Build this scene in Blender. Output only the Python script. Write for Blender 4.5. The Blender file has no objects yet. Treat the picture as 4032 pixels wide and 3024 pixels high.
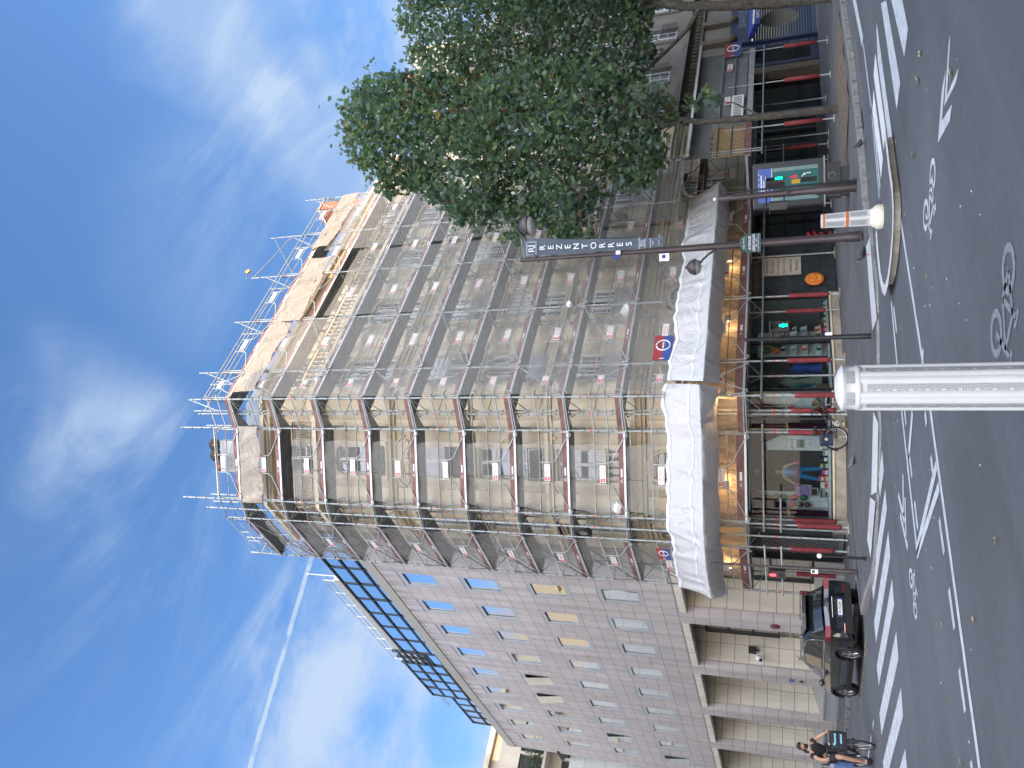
import bpy, bmesh, math, random
from mathutils import Vector as V, Matrix
R=math.radians; rnd=random.Random(7)
sc=bpy.context.scene; COL=sc.collection
# ---------------------------------------------------------------- materials
def nt(name):
    m=bpy.data.materials.new(name); m.use_nodes=True; n=m.node_tree; n.nodes.clear(); return m,n
def N(n,t,**k):
    o=n.nodes.new(t)
    for a,b in k.items():
        if a.startswith('i_'):
            o.inputs[a[2:].replace('_',' ')].default_value=b
        elif a=='idx':
            for i,v in b.items(): o.inputs[i].default_value=v
        else: setattr(o,a,b)
    return o
def L(n,a,b): n.links.new(a,b)
def c4(c): return (c[0],c[1],c[2],1)
def mat(name,col,rough=.6,metal=0.,var=.15,scale=2.5,bump=0.,bscale=60,spec=.5,alpha=1.,streak=0,col2=None,trans=0.,emit=None,es=0,coat=0.,world=False):
    m,n=nt(name)
    out=N(n,'ShaderNodeOutputMaterial'); p=N(n,'ShaderNodeBsdfPrincipled')
    p.inputs['Roughness'].default_value=rough; p.inputs['Metallic'].default_value=metal
    p.inputs['Specular IOR Level'].default_value=spec; p.inputs['Alpha'].default_value=alpha
    p.inputs['Coat Weight'].default_value=coat; p.inputs['Transmission Weight'].default_value=trans
    if emit: p.inputs['Emission Color'].default_value=c4(emit); p.inputs['Emission Strength'].default_value=es
    L(n,p.outputs[0],out.inputs[0])
    tc=N(n,'ShaderNodeTexCoord'); vec=tc.outputs['Object']
    if world: vec=N(n,'ShaderNodeNewGeometry').outputs['Position']
    if var>0 or col2:
        no=N(n,'ShaderNodeTexNoise',i_Scale=scale,i_Detail=6.,i_Roughness=.62)
        v=vec
        if streak:
            mp=N(n,'ShaderNodeMapping'); mp.inputs['Scale'].default_value=(1,1,1./streak); L(n,vec,mp.inputs[0]); v=mp.outputs[0]
        L(n,v,no.inputs['Vector'])
        r=N(n,'ShaderNodeValToRGB'); L(n,no.outputs['Fac'],r.inputs[0])
        a=[max(0,x*(1-var)) for x in col]; b=col2 or [min(1,x*(1+var)) for x in col]
        r.color_ramp.elements[0].position=.3; r.color_ramp.elements[1].position=.72
        r.color_ramp.elements[0].color=c4(a); r.color_ramp.elements[1].color=c4(b)
        L(n,r.outputs[0],p.inputs['Base Color'])
    else: p.inputs['Base Color'].default_value=c4(col)
    if bump:
        nb=N(n,'ShaderNodeTexNoise',i_Scale=float(bscale),i_Detail=5.); L(n,vec,nb.inputs['Vector'])
        bp=N(n,'ShaderNodeBump',i_Strength=bump,i_Distance=.02); L(n,nb.outputs['Fac'],bp.inputs['Height']); L(n,bp.outputs[0],p.inputs['Normal'])
    m['p']=p.name
    return m
def veil(name,col,op,scale=1.,lo=.5,trl=.5,bump=0.,bst=(1,1,1)):
    # sheet that lets part of the light straight through: mesh net or thin plastic film
    m,n=nt(name); out=N(n,'ShaderNodeOutputMaterial')
    d=N(n,'ShaderNodeBsdfDiffuse'); d.inputs[0].default_value=c4(col)
    tl=N(n,'ShaderNodeBsdfTranslucent'); tl.inputs[0].default_value=c4(col)
    ms=N(n,'ShaderNodeMixShader'); ms.inputs[0].default_value=trl; L(n,d.outputs[0],ms.inputs[1]); L(n,tl.outputs[0],ms.inputs[2])
    if bump:
        gg=N(n,'ShaderNodeNewGeometry'); mq=N(n,'ShaderNodeMapping'); mq.inputs['Scale'].default_value=bst; L(n,gg.outputs['Position'],mq.inputs[0]); nb=N(n,'ShaderNodeTexNoise',i_Scale=1.3,i_Detail=5.,i_Roughness=.5,i_Distortion=1.2); L(n,mq.outputs[0],nb.inputs['Vector'])
        rg=N(n,'ShaderNodeMath',operation='PINGPONG'); L(n,nb.outputs['Fac'],rg.inputs[0]); rg.inputs[1].default_value=.13
        bp=N(n,'ShaderNodeBump',i_Strength=bump,i_Distance=.5); L(n,rg.outputs[0],bp.inputs['Height']); L(n,bp.outputs[0],d.inputs['Normal']); L(n,bp.outputs[0],tl.inputs['Normal'])
    t=N(n,'ShaderNodeBsdfTransparent'); mx=N(n,'ShaderNodeMixShader')
    g=N(n,'ShaderNodeNewGeometry'); no=N(n,'ShaderNodeTexNoise',i_Scale=scale,i_Detail=4.); L(n,g.outputs['Position'],no.inputs['Vector'])
    mr=N(n,'ShaderNodeMapRange'); mr.inputs[1].default_value=.3; mr.inputs[2].default_value=.7; mr.inputs[3].default_value=op*lo; mr.inputs[4].default_value=op
    L(n,no.outputs['Fac'],mr.inputs[0]); L(n,mr.outputs[0],mx.inputs[0]); L(n,t.outputs[0],mx.inputs[1]); L(n,ms.outputs[0],mx.inputs[2]); L(n,mx.outputs[0],out.inputs[0])
    return m
def mirrorglass(name,dark,fac,rough=.02,tint=(1,1,1),gmax=1.):
    m,n=nt(name); out=N(n,'ShaderNodeOutputMaterial'); d=N(n,'ShaderNodeBsdfDiffuse'); d.inputs[0].default_value=c4(dark)
    g=N(n,'ShaderNodeBsdfGlossy'); g.inputs[0].default_value=c4(tint); g.inputs['Roughness'].default_value=rough
    fr=N(n,'ShaderNodeLayerWeight',i_Blend=.25); mr=N(n,'ShaderNodeMapRange'); mr.inputs[3].default_value=fac; mr.inputs[4].default_value=gmax
    L(n,fr.outputs['Facing'],mr.inputs[0]); mx=N(n,'ShaderNodeMixShader'); L(n,mr.outputs[0],mx.inputs[0]); L(n,d.outputs[0],mx.inputs[1]); L(n,g.outputs[0],mx.inputs[2]); L(n,mx.outputs[0],out.inputs[0])
    ge=N(n,'ShaderNodeNewGeometry'); no=N(n,'ShaderNodeTexNoise',i_Scale=.7,i_Detail=1.); L(n,ge.outputs['Position'],no.inputs['Vector'])
    b=N(n,'ShaderNodeBump',i_Strength=.06,i_Distance=.05); L(n,no.outputs['Fac'],b.inputs['Height']); L(n,b.outputs[0],g.inputs['Normal'])
    return m
def clearglass(name,refl=.06,tint=(.6,.67,.68)):
    m,n=nt(name); out=N(n,'ShaderNodeOutputMaterial'); t=N(n,'ShaderNodeBsdfTransparent'); t.inputs[0].default_value=c4(tint)
    g=N(n,'ShaderNodeBsdfGlossy'); g.inputs['Roughness'].default_value=.02
    fr=N(n,'ShaderNodeLayerWeight',i_Blend=.12); mr=N(n,'ShaderNodeMapRange'); mr.inputs[3].default_value=refl; mr.inputs[4].default_value=.45
    L(n,fr.outputs['Facing'],mr.inputs[0]); mx=N(n,'ShaderNodeMixShader'); L(n,mr.outputs[0],mx.inputs[0]); L(n,t.outputs[0],mx.inputs[1]); L(n,g.outputs[0],mx.inputs[2]); L(n,mx.outputs[0],out.inputs[0])
    return m
# ---------------------------------------------------------------- mesh builder
class Fr:
    def __init__(s,o,u,n): s.o=V(o); s.u=V(u).normalized(); s.n=V(n).normalized()
    def __call__(s,u,d,z): return s.o+s.u*u+s.n*d+V((0,0,z))
    def mat(s,u,d,z):
        p=s(u,d,z); return Matrix(((s.u.x,s.n.x,0,p.x),(s.u.y,s.n.y,0,p.y),(0,0,1,p.z),(0,0,0,1)))
ID=Fr((0,0,0),(1,0,0),(0,1,0))
FR=Fr((0,20.4,0),(1,0,0),(0,-1,0)); FL=Fr((14.65,0,0),(0,-1,0),(-1,0,0)); FC=Fr((16.155,21.905,0),(1,-1,0),(-1,-1,0))
class MB:
    def __init__(s,m=None,f=ID): s.v=[];s.f=[];s.fm=[];s.ms=[];s.sm=[];s.F=f;s.m=m;s.smooth=False
    def mi(s,m):
        m=m or s.m
        if m not in s.ms: s.ms.append(m)
        return s.ms.index(m)
    def add(s,vs,fs,m=None,raw=False,sm=None):
        b=len(s.v); i=s.mi(m)
        s.v+= [V(p) for p in vs] if raw else [s.F(*p) for p in vs]
        for f in fs: s.f.append([b+k for k in f]); s.fm.append(i); s.sm.append(s.smooth if sm is None else sm)
    def quad(s,a,b,c,d,m=None): s.add([a,b,c,d],[(0,1,2,3)],m)
    def poly(s,pts,m=None): s.add(pts,[tuple(range(len(pts)))],m)
    def box(s,u0,u1,d0,d1,z0,z1,m=None,skip=''):
        vs=[(u,d,z) for z in(z0,z1) for d in(d0,d1) for u in(u0,u1)]
        fs={'b':(0,1,3,2),'t':(4,5,7,6),'d':(0,1,5,4),'D':(2,3,7,6),'u':(0,2,6,4),'U':(1,3,7,5)}
        s.add(vs,[f for k,f in fs.items() if k not in skip],m,sm=False)
    def cbox(s,u,d,z,a,b,c,m=None): s.box(u-a/2,u+a/2,d-b/2,d+b/2,z-c/2,z+c/2,m)
    def bbox(s,u0,u1,d0,d1,z0,z1,b,m=None):
        # box with chamfered vertical and top edges
        o=[(u0+b,d0),(u1-b,d0),(u1,d0+b),(u1,d1-b),(u1-b,d1),(u0+b,d1),(u0,d1-b),(u0,d0+b)]
        q=[(u0+b,d0+b),(u1-b,d0+b),(u1-b,d1-b),(u0+b,d1-b)]
        vs=[(x,y,z0) for x,y in o]+[(x,y,z1-b) for x,y in o]+[(x,y,z1) for x,y in q]
        fs=[(i,(i+1)%8,8+(i+1)%8,8+i) for i in range(8)]+[tuple(range(8)),(16,17,18,19)]
        fs+=[(8,9,17,16),(10,11,18,17),(12,13,19,18),(14,15,16,19),(9,10,17),(11,12,18),(13,14,19),(15,8,16)]
        s.add(vs,fs,m,sm=False)
    def tube(s,a,b,r,m=None,n=8,r2=None,caps=True,raw=False):
        a=V(a) if raw else s.F(*a); b=V(b) if raw else s.F(*b); r2=r if r2 is None else r2
        ax=(b-a).normalized(); t=V((0,0,1)) if abs(ax.z)<.9 else V((1,0,0)); p=ax.cross(t).normalized(); q=ax.cross(p)
        vs=[a+(p*math.cos(2*math.pi*i/n)+q*math.sin(2*math.pi*i/n))*r for i in range(n)]+[b+(p*math.cos(2*math.pi*i/n)+q*math.sin(2*math.pi*i/n))*r2 for i in range(n)]
        fs=[(i,(i+1)%n,n+(i+1)%n,n+i) for i in range(n)]
        if caps: fs+=[tuple(range(n)),tuple(range(n,2*n))]
        k=len(s.f); s.add(vs,fs,m,raw=True,sm=n>5)
        if caps: s.sm[-1]=s.sm[-2]=False
    def path(s,pts,r,m=None,n=6,rad=None,closed=False,raw=False):
        P=[V(p) if raw else s.F(*p) for p in pts]; k=len(P); vs=[]; pp=None
        for i in range(k):
            a=P[i-1] if i or closed else P[0]; b=P[(i+1)%k] if i<k-1 or closed else P[-1]
            t=(b-a).normalized()
            if pp is None:
                h=V((0,0,1)) if abs(t.z)<.9 else V((1,0,0)); pp=t.cross(h).normalized()
            else: pp=(pp-t*pp.dot(t)).normalized()
            q=t.cross(pp); rr=rad[i] if rad else r
            vs+=[P[i]+(pp*math.cos(2*math.pi*j/n)+q*math.sin(2*math.pi*j/n))*rr for j in range(n)]
        fs=[(i*n+j,i*n+(j+1)%n,((i+1)%k)*n+(j+1)%n,((i+1)%k)*n+j) for i in range(k if closed else k-1) for j in range(n)]
        if not closed: fs+=[tuple(range(n)),tuple(range((k-1)*n,k*n))]
        s.add(vs,fs,m,raw=True,sm=True)
    def lathe(s,prof,c,m=None,n=16,ax='z',caps=True):
        # profile [(r,h)] round the local axis
        vs=[]
        for r,h in prof:
            for i in range(n):
                a=2*math.pi*i/n; x=r*math.cos(a); y=r*math.sin(a)
                vs.append({'z':(c[0]+x,c[1]+y,c[2]+h),'d':(c[0]+x,c[1]+h,c[2]+y),'u':(c[0]+h,c[1]+x,c[2]+y)}[ax])
        k=len(prof); fs=[(i*n+j,i*n+(j+1)%n,(i+1)*n+(j+1)%n,(i+1)*n+j) for i in range(k-1) for j in range(n)]
        s.add(vs,fs,m,sm=True)
        if caps: s.add([vs[j] for j in range(n)],[tuple(range(n))],m,sm=False); s.add([vs[(k-1)*n+j] for j in range(n)],[tuple(range(n))],m,sm=False)
    def ball(s,c,r,m=None,n=12,k=8):
        r=(r,r,r) if not hasattr(r,'__len__') else r; vs=[]
        for i in range(k+1):
            t=math.pi*i/k
            for j in range(n):
                p=2*math.pi*j/n; vs.append((c[0]+r[0]*math.sin(t)*math.cos(p),c[1]+r[1]*math.sin(t)*math.sin(p),c[2]+r[2]*math.cos(t)))
        s.add(vs,[(i*n+j,i*n+(j+1)%n,(i+1)*n+(j+1)%n,(i+1)*n+j) for i in range(k) for j in range(n)],m,sm=True)
    def prism(s,poly,d0,d1,m=None,pl='uz'):
        # extrude a 2-D outline: 'uz' along d, 'ud' along z, 'dz' along u
        g={'uz':lambda a,b,e:(a,e,b),'ud':lambda a,b,e:(a,b,e),'dz':lambda a,b,e:(e,a,b)}[pl]; k=len(poly)
        vs=[g(a,b,d0) for a,b in poly]+[g(a,b,d1) for a,b in poly]
        s.add(vs,[tuple(range(k)),tuple(range(k,2*k))]+[(i,(i+1)%k,k+(i+1)%k,k+i) for i in range(k)],m,sm=False)
    def wall(s,u0,u1,z0,z1,holes,d=0,rev=.25,m=None,mr=None):
        # sheet with rectangular openings and their reveals
        us=sorted({u0,u1,*[x for h in holes for x in h[:2]]}); zs=sorted({z0,z1,*[x for h in holes for x in h[2:4]]})
        us=[x for x in us if u0<=x<=u1]; zs=[x for x in zs if z0<=x<=z1]
        for a,b in zip(us,us[1:]):
            for c,e in zip(zs,zs[1:]):
                cu=(a+b)/2; cz=(c+e)/2
                if not any(h[0]<cu<h[1] and h[2]<cz<h[3] for h in holes): s.quad((a,d,c),(b,d,c),(b,d,e),(a,d,e),m)
        for h in holes:
            a,b,c,e=h[:4]; mm=mr or m
            s.quad((a,d,c),(a,d-rev,c),(a,d-rev,e),(a,d,e),mm); s.quad((b,d,c),(b,d-rev,c),(b,d-rev,e),(b,d,e),mm)
            s.quad((a,d,c),(b,d,c),(b,d-rev,c),(a,d-rev,c),mm); s.quad((a,d,e),(b,d,e),(b,d-rev,e),(a,d-rev,e),mm)
    def sheet(s,fn,nu,nv,m=None,sm=True):
        vs=[fn(i/nu,j/nv) for j in range(nv+1) for i in range(nu+1)]
        s.add(vs,[(j*(nu+1)+i,j*(nu+1)+i+1,(j+1)*(nu+1)+i+1,(j+1)*(nu+1)+i) for j in range(nv) for i in range(nu)],m,sm=sm)
    def text(s,t,u,d,z,size,m=None,ang=0,sx=1.,center=True,bold=0.,ital=0.,flip=1):
        me=txt(t,bold,ital); xs=[v.co.x for v in me.vertices]; ys=[v.co.y for v in me.vertices]
        if not xs: return
        w=max(xs)-min(xs); x0=(min(xs)+max(xs))/2 if center else min(xs); y0=(min(ys)+max(ys))/2 if center else 0
        ca,sa=math.cos(ang),math.sin(ang); vs=[]
        for v in me.vertices:
            x=(v.co.x-x0)*size*sx*flip; y=(v.co.y-y0)*size; vs.append((u+x*ca-y*sa,d,z+x*sa+y*ca))
        s.add(vs,[tuple(p.vertices) for p in me.polygons],m,sm=False)
    def done(s,name,parent=None,origin=None,mod=None,weld=False):
        me=bpy.data.meshes.new(name); o=bpy.data.objects.new(name,me); COL.objects.link(o)
        og=V(origin) if origin is not None else V((0,0,0))
        me.from_pydata([v-og for v in s.v],[],s.f)
        for m in s.ms: me.materials.append(m)
        me.polygons.foreach_set('material_index',s.fm); me.polygons.foreach_set('use_smooth',s.sm); me.update()
        o.location=og
        if parent is not None: o.parent=parent; o.matrix_parent_inverse=Matrix.Identity(4); o.location=og-pw(parent)
        if mod: mod(o)
        return o
def each(b,name,parent):
    # one object for every separate piece collected in b
    k=list(range(len(b.v)))
    def fd(i):
        while k[i]!=i: k[i]=k[k[i]]; i=k[i]
        return i
    for f in b.f:
        for i in f[1:]: k[fd(i)]=fd(f[0])
    g={}
    for j,f in enumerate(b.f): g.setdefault(fd(f[0]),[]).append(j)
    o=None
    for js in g.values():
        q=MB(b.m); ix={}
        for j in js:
            f=[]
            for i in b.f[j]:
                if i not in ix: ix[i]=len(q.v); q.v.append(b.v[i])
                f.append(ix[i])
            q.f.append(f); q.fm.append(q.mi(b.ms[b.fm[j]])); q.sm.append(b.sm[j])
        o=q.done(name,parent)
    return o
_T={}
def txt(t,bold=0.,ital=0.):
    k=(t,bold,ital)
    if k not in _T:
        c=bpy.data.curves.new('lettering','FONT'); c.body=t; c.size=1.; c.offset=bold; c.shear=ital; c.resolution_u=3
        o=bpy.data.objects.new('lettering',c); COL.objects.link(o); dg=bpy.context.evaluated_depsgraph_get(); dg.update()
        _T[k]=bpy.data.meshes.new_from_object(o.evaluated_get(dg)); bpy.data.objects.remove(o); bpy.data.curves.remove(c)
    return _T[k]
def pw(o):
    p=V(o.location)
    while o.parent: o=o.parent; p+=V(o.location)
    return p
def tag(o,label,cat,group=None):
    o['label']=label; o['category']=cat
    if group: o['group']=group
    return o
def st(o,kind='structure'): o['kind']=kind; return o
def thing(name,label,cat,loc=(0,0,0),group=None):
    o=bpy.data.objects.new(name,None); COL.objects.link(o); o.location=loc; o.empty_display_size=.2
    return tag(o,label,cat,group)
def clone(o,parent,M=None,off=None):
    c=o.copy(); COL.objects.link(c); c.parent=parent
    if M is not None: c.matrix_parent_inverse=Matrix.Identity(4); c.matrix_local=Matrix.Translation(-pw(parent))@M if parent else M
    if off is not None: c.location=V(o.location)+V(off)
    for k in [x for x in o.children]: clone(k,c)
    return c
def put(o,parent,M):
    o.parent=parent; o.matrix_parent_inverse=Matrix.Identity(4); o.matrix_local=Matrix.Translation(-pw(parent))@M
def bevel(w=.01,seg=2):
    def f(o):
        b=o.modifiers.new('bevel','BEVEL'); b.width=w; b.segments=seg; b.limit_method='ANGLE'
    return f
def subs(k=1):
    def f(o): x=o.modifiers.new('sub','SUBSURF'); x.levels=k; x.render_levels=k
    return f
def zg(y): return -.016*min(max(0,y-21),22)
SKS=.12; EXPO=1.1; SVF=1.; CLC=(2.3,2.85,3.7); SVC=(18,19,21.5); SKT=(1.33,1.63,2.12); CLR=28; CLO=(3.1,1.4,0); LAMPW=24; SUNE=7.; SUNP=2.6; SV0=-.02; SV1=.75
WRM=(21,17.5,12.5)
# ---------------------------------------------------------------- camera (photo was taken with the phone turned a quarter turn)
AZ,PT,RO=R(48.3),R(19.83),R(.77)
F0=V((math.cos(AZ),math.sin(AZ),0)); R0=V((math.sin(AZ),-math.cos(AZ),0)); Z=V((0,0,1))
Fw=F0*math.cos(PT)+Z*math.sin(PT); U0=Z*math.cos(PT)-F0*math.sin(PT)
Up=U0*math.cos(RO)+R0*math.sin(RO); Rt=R0*math.cos(RO)-U0*math.sin(RO)
cd=bpy.data.cameras.new('camera'); cam=bpy.data.objects.new('camera',cd); COL.objects.link(cam); sc.camera=cam
X,Y,Zc=-Up,Rt,-Fw
cam.matrix_world=Matrix(((X.x,Y.x,Zc.x,0),(X.y,Y.y,Zc.y,0),(X.z,Y.z,Zc.z,1.79),(0,0,0,1)))
cd.sensor_width=36; cd.lens=36*3028/4032; cd.clip_end=2000; cd.clip_start=.05
# ---------------------------------------------------------------- light
SUN_EL=R(SUNE); sd=V((.63,-.78,0)).normalized(); SD=V((sd.x*math.cos(SUN_EL),sd.y*math.cos(SUN_EL),math.sin(SUN_EL)))
sl=bpy.data.lights.new('sun','SUN'); sl.energy=SUNP; sl.angle=R(.5); sl.color=(1,.74,.46)
so=bpy.data.objects.new('sun',sl); COL.objects.link(so); so.rotation_euler=SD.to_track_quat('Z','Y').to_euler()
w=bpy.data.worlds.new('World'); sc.world=w; w.use_nodes=True; n=w.node_tree; n.nodes.clear()
out=N(n,'ShaderNodeOutputWorld'); bg=N(n,'ShaderNodeBackground'); L(n,bg.outputs[0],out.inputs[0])
sky=N(n,'ShaderNodeTexSky',sky_type='NISHITA'); sky.sun_disc=False; sky.sun_elevation=SUN_EL; sky.sun_rotation=math.atan2(sd.x,sd.y); sky.altitude=50; sky.air_density=1.; sky.dust_density=1.2; sky.ozone_density=2.2
tc=N(n,'ShaderNodeTexCoord'); D=tc.outputs['Generated']
def vm(op,a,b=None):
    o=N(n,'ShaderNodeVectorMath',operation=op)
    for i,x in enumerate((a,b)):
        if x is None: continue
        if isinstance(x,(tuple,list,V)): o.inputs[i].default_value=tuple(x)
        else: L(n,x,o.inputs[i])
    return o.outputs['Value'] if op in('DOT_PRODUCT','LENGTH') else o.outputs[0]
def mt(op,a,b=0.,c=None,clamp=False):
    o=N(n,'ShaderNodeMath',operation=op,use_clamp=clamp)
    for i,x in enumerate((a,b,c)):
        if x is None: continue
        if isinstance(x,(int,float)): o.inputs[i].default_value=x
        else: L(n,x,o.inputs[i])
    return o.outputs[0]
def ss(x,a,b):
    o=N(n,'ShaderNodeMapRange',interpolation_type='SMOOTHSTEP'); L(n,x,o.inputs[0]); o.inputs[1].default_value=a; o.inputs[2].default_value=b; return o.outputs[0]
def noise(v,s,d=6.,r=.55,dist=0.):
    o=N(n,'ShaderNodeTexNoise',i_Scale=s,i_Detail=d,i_Roughness=r,i_Distortion=dist); L(n,v,o.inputs['Vector']); return o.outputs['Fac']
dz=mt('MAXIMUM',vm('DOT_PRODUCT',D,(0,0,1)),.04)
# clouds lie on a flat layer high above: divide the direction by its height
df=N(n,'ShaderNodeVectorMath',operation='SCALE'); L(n,D,df.inputs[0]); L(n,mt('DIVIDE',1.,mt('ADD',dz,.1)),df.inputs['Scale']); CP=df.outputs[0]
mp=N(n,'ShaderNodeMapping'); mp.inputs['Rotation'].default_value=(0,0,R(CLR)); mp.inputs['Scale'].default_value=(.8,2.6,1); mp.inputs['Location'].default_value=CLO; L(n,CP,mp.inputs[0])
wisp=noise(mp.outputs[0],1.6,9.,.62,.8); fine=noise(mp.outputs[0],7.,5.,.6,.4); puff=noise(CP,3.2,7.,.58,.25)
def dirpx(X,Y): return (Fw+Rt*((1512-Y)/3028)+Up*((2016-X)/3028)).normalized()
def blob(X,Y,r): return ss(vm('DOT_PRODUCT',D,tuple(dirpx(X,Y))),math.cos(r),math.cos(r*.15))
def total(L_):
    o=None
    for x in L_: o=x if o is None else mt('ADD',o,x)
    return mt('MINIMUM',o,1.)
def trail(p0,p1,wd,soft,gain,brk):
    a=dirpx(*p0); b=dirpx(*p1); nn=a.cross(b).normalized(); t=(b-a).normalized()
    dd=mt('ABSOLUTE',mt('ADD',vm('DOT_PRODUCT',D,nn),mt('MULTIPLY',mt('SUBTRACT',noise(D,brk*2,3.),.5),wd*.9)))
    k=mt('SUBTRACT',1.,ss(dd,wd*soft,wd)); al=vm('DOT_PRODUCT',D,t); e0=a.dot(t); e1=b.dot(t)
    k=mt('MULTIPLY',k,mt('MULTIPLY',ss(al,e0-.02,e0+.02),mt('SUBTRACT',1.,ss(al,e1-.02,e1+.08))))
    return mt('MULTIPLY',k,mt('MULTIPLY',gain,ss(noise(D,brk,3.),.2,.6)))
tex=mt('MULTIPLY',ss(wisp,.42,.76),mt('ADD',.55,mt('MULTIPLY',fine,.9)))
cirrus=total([mt('MULTIPLY',blob(X,Y,r),g) for X,Y,r,g in((620,1950,.15,.6),(450,1800,.13,.38),(290,1640,.12,.28),(740,2180,.1,.35),(1000,950,.2,.3),(1080,700,.15,.25),(1180,150,.22,.35),(1200,2350,.2,.3),(900,2700,.22,.25),(300,2300,.2,.22))])
bank=total([mt('MULTIPLY',blob(X,Y,r),g) for X,Y,r,g in((1560,60,.15,.9),(1500,2750,.22,.75),(1850,2900,.2,1.),(1250,2850,.17,.5),(1360,2480,.12,.5),(2100,3000,.2,1.),(1560,-500,.25,.8))])
streak=total([trail((620,-150),(1420,640),.12,.0,1.5,5.),trail((1060,-80),(1400,540),.022,.0,.4,9.),trail((150,1250),(420,2100),.04,.0,.25,7.)])
cl=mt('ADD',mt('MULTIPLY',cirrus,tex),mt('MULTIPLY',bank,ss(puff,.34,.66)))
cl=mt('MAXIMUM',cl,mt('MULTIPLY',streak,mt('ADD',.45,mt('MULTIPLY',.9,tex))))
cl=mt('MAXIMUM',cl,trail((1230,2180),(930,3200),.0036,.45,1.3,40.)); cl=mt('MAXIMUM',cl,trail((1165,2720),(1000,3200),.0085,.0,.5,26.))
hz=mt('MULTIPLY',ss(dz,.5,.04),.3)          # paler toward the horizon
cl=mt('MINIMUM',mt('ADD',mt('MULTIPLY',cl,.9),hz),.95)
# bright cloud added out of view behind the camera to brighten the facades
sw=ss(vm('DOT_PRODUCT',D,tuple((-F0*.95+V((sd.x,sd.y,0))*.35+V((0,0,.22))).normalized())),SV0,SV1)
cloudc=N(n,'ShaderNodeMix',data_type='RGBA'); L(n,sw,cloudc.inputs[0]); cloudc.inputs[6].default_value=c4(CLC); cloudc.inputs[7].default_value=c4(SVC)
sk=N(n,'ShaderNodeVectorMath',operation='MULTIPLY'); L(n,sky.outputs[0],sk.inputs[0]); sk.inputs[1].default_value=SKT
wrm=N(n,'ShaderNodeMix',data_type='RGBA'); L(n,mt('MULTIPLY',ss(dz,.42,.1),.75),wrm.inputs[0]); L(n,cloudc.outputs[2],wrm.inputs[6]); wrm.inputs[7].default_value=c4(WRM)
wr2=N(n,'ShaderNodeMix',data_type='RGBA'); L(n,sw,wr2.inputs[0]); L(n,cloudc.outputs[2],wr2.inputs[6]); L(n,wrm.outputs[2],wr2.inputs[7])
nw=mt('MULTIPLY',ss(vm('DOT_PRODUCT',D,V((-.5,.84,.2)).normalized()),.72,.93),ss(dz,.40,.30))   # sunset-lit cloud low in the north-west
wr3=N(n,'ShaderNodeMix',data_type='RGBA'); L(n,nw,wr3.inputs[0]); L(n,wr2.outputs[2],wr3.inputs[6]); wr3.inputs[7].default_value=(3.9,3.1,2.0,1)
fac=mt('MAXIMUM',cl,mt('MULTIPLY',sw,SVF)); fac=mt('MAXIMUM',fac,mt('MULTIPLY',nw,.95))
mx=N(n,'ShaderNodeMix',data_type='RGBA'); L(n,fac,mx.inputs[0]); L(n,sk.outputs[0],mx.inputs[6]); L(n,wr3.outputs[2],mx.inputs[7])
L(n,mx.outputs[2],bg.inputs[0]); bg.inputs[1].default_value=SKS
sc.view_settings.view_transform='Standard'; sc.view_settings.look='None'; sc.view_settings.exposure=EXPO; sc.view_settings.gamma=1
cy=sc.cycles; cy.max_bounces=6; cy.diffuse_bounces=3; cy.glossy_bounces=3; cy.transparent_max_bounces=24; cy.transmission_bounces=4
cy.use_denoising=True; cy.use_adaptive_sampling=True; cy.adaptive_threshold=.02; cy.caustics_reflective=False; cy.caustics_refractive=False; cy.sample_clamp_indirect=6
# ---------------------------------------------------------------- surfaces
def asphalt(name,a,b,sc1=.35):
    m,n=nt(name); out=N(n,'ShaderNodeOutputMaterial'); p=N(n,'ShaderNodeBsdfPrincipled'); L(n,p.outputs[0],out.inputs[0]); p.inputs['Roughness'].default_value=.82; p.inputs['Specular IOR Level'].default_value=.35
    g=N(n,'ShaderNodeNewGeometry'); P=g.outputs['Position']
    def no(s,d=5.,st=None):
        v=P
        if st: q=N(n,'ShaderNodeMapping'); q.inputs['Scale'].default_value=st; L(n,P,q.inputs[0]); v=q.outputs[0]
        o=N(n,'ShaderNodeTexNoise',i_Scale=s,i_Detail=d,i_Roughness=.6); L(n,v,o.inputs['Vector']); return o.outputs['Fac']
    def mr(x,lo,hi,f0=.35,f1=.65):
        o=N(n,'ShaderNodeMapRange'); L(n,x,o.inputs[0]); o.inputs[1].default_value=f0; o.inputs[2].default_value=f1; o.inputs[3].default_value=lo; o.inputs[4].default_value=hi; return o.outputs[0]
    def mul(x,y): o=N(n,'ShaderNodeMath',operation='MULTIPLY'); L(n,x,o.inputs[0]); L(n,y,o.inputs[1]); return o.outputs[0]
    k=mul(mr(no(sc1),.84,1.12),mul(mr(no(150.,2.),.72,1.28),mul(mr(no(9.,4.),.93,1.06),mr(no(1.,4.,(.12,1.3,1)),.9,1.08))))
    r=N(n,'ShaderNodeMix',data_type='RGBA'); L(n,no(.5),r.inputs[0]); r.inputs[6].default_value=c4(a); r.inputs[7].default_value=c4(b)
    v=N(n,'ShaderNodeVectorMath',operation='SCALE'); L(n,r.outputs[2],v.inputs[0]); L(n,k,v.inputs['Scale']); L(n,v.outputs[0],p.inputs['Base Color'])
    bp=N(n,'ShaderNodeBump',i_Strength=.35,i_Distance=.01); L(n,no(220.,2.),bp.inputs['Height']); L(n,bp.outputs[0],p.inputs['Normal']); return m
m_road=asphalt('asphalt',(.092,.097,.107),(.118,.122,.131),.22); m_pave=asphalt('pavement_asphalt',(.092,.095,.102),(.125,.127,.133),.8)
m_kerb=mat('granite_kerb',(.22,.215,.21),.8,var=.35,scale=7,bump=.4,bscale=90,world=True)
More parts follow.
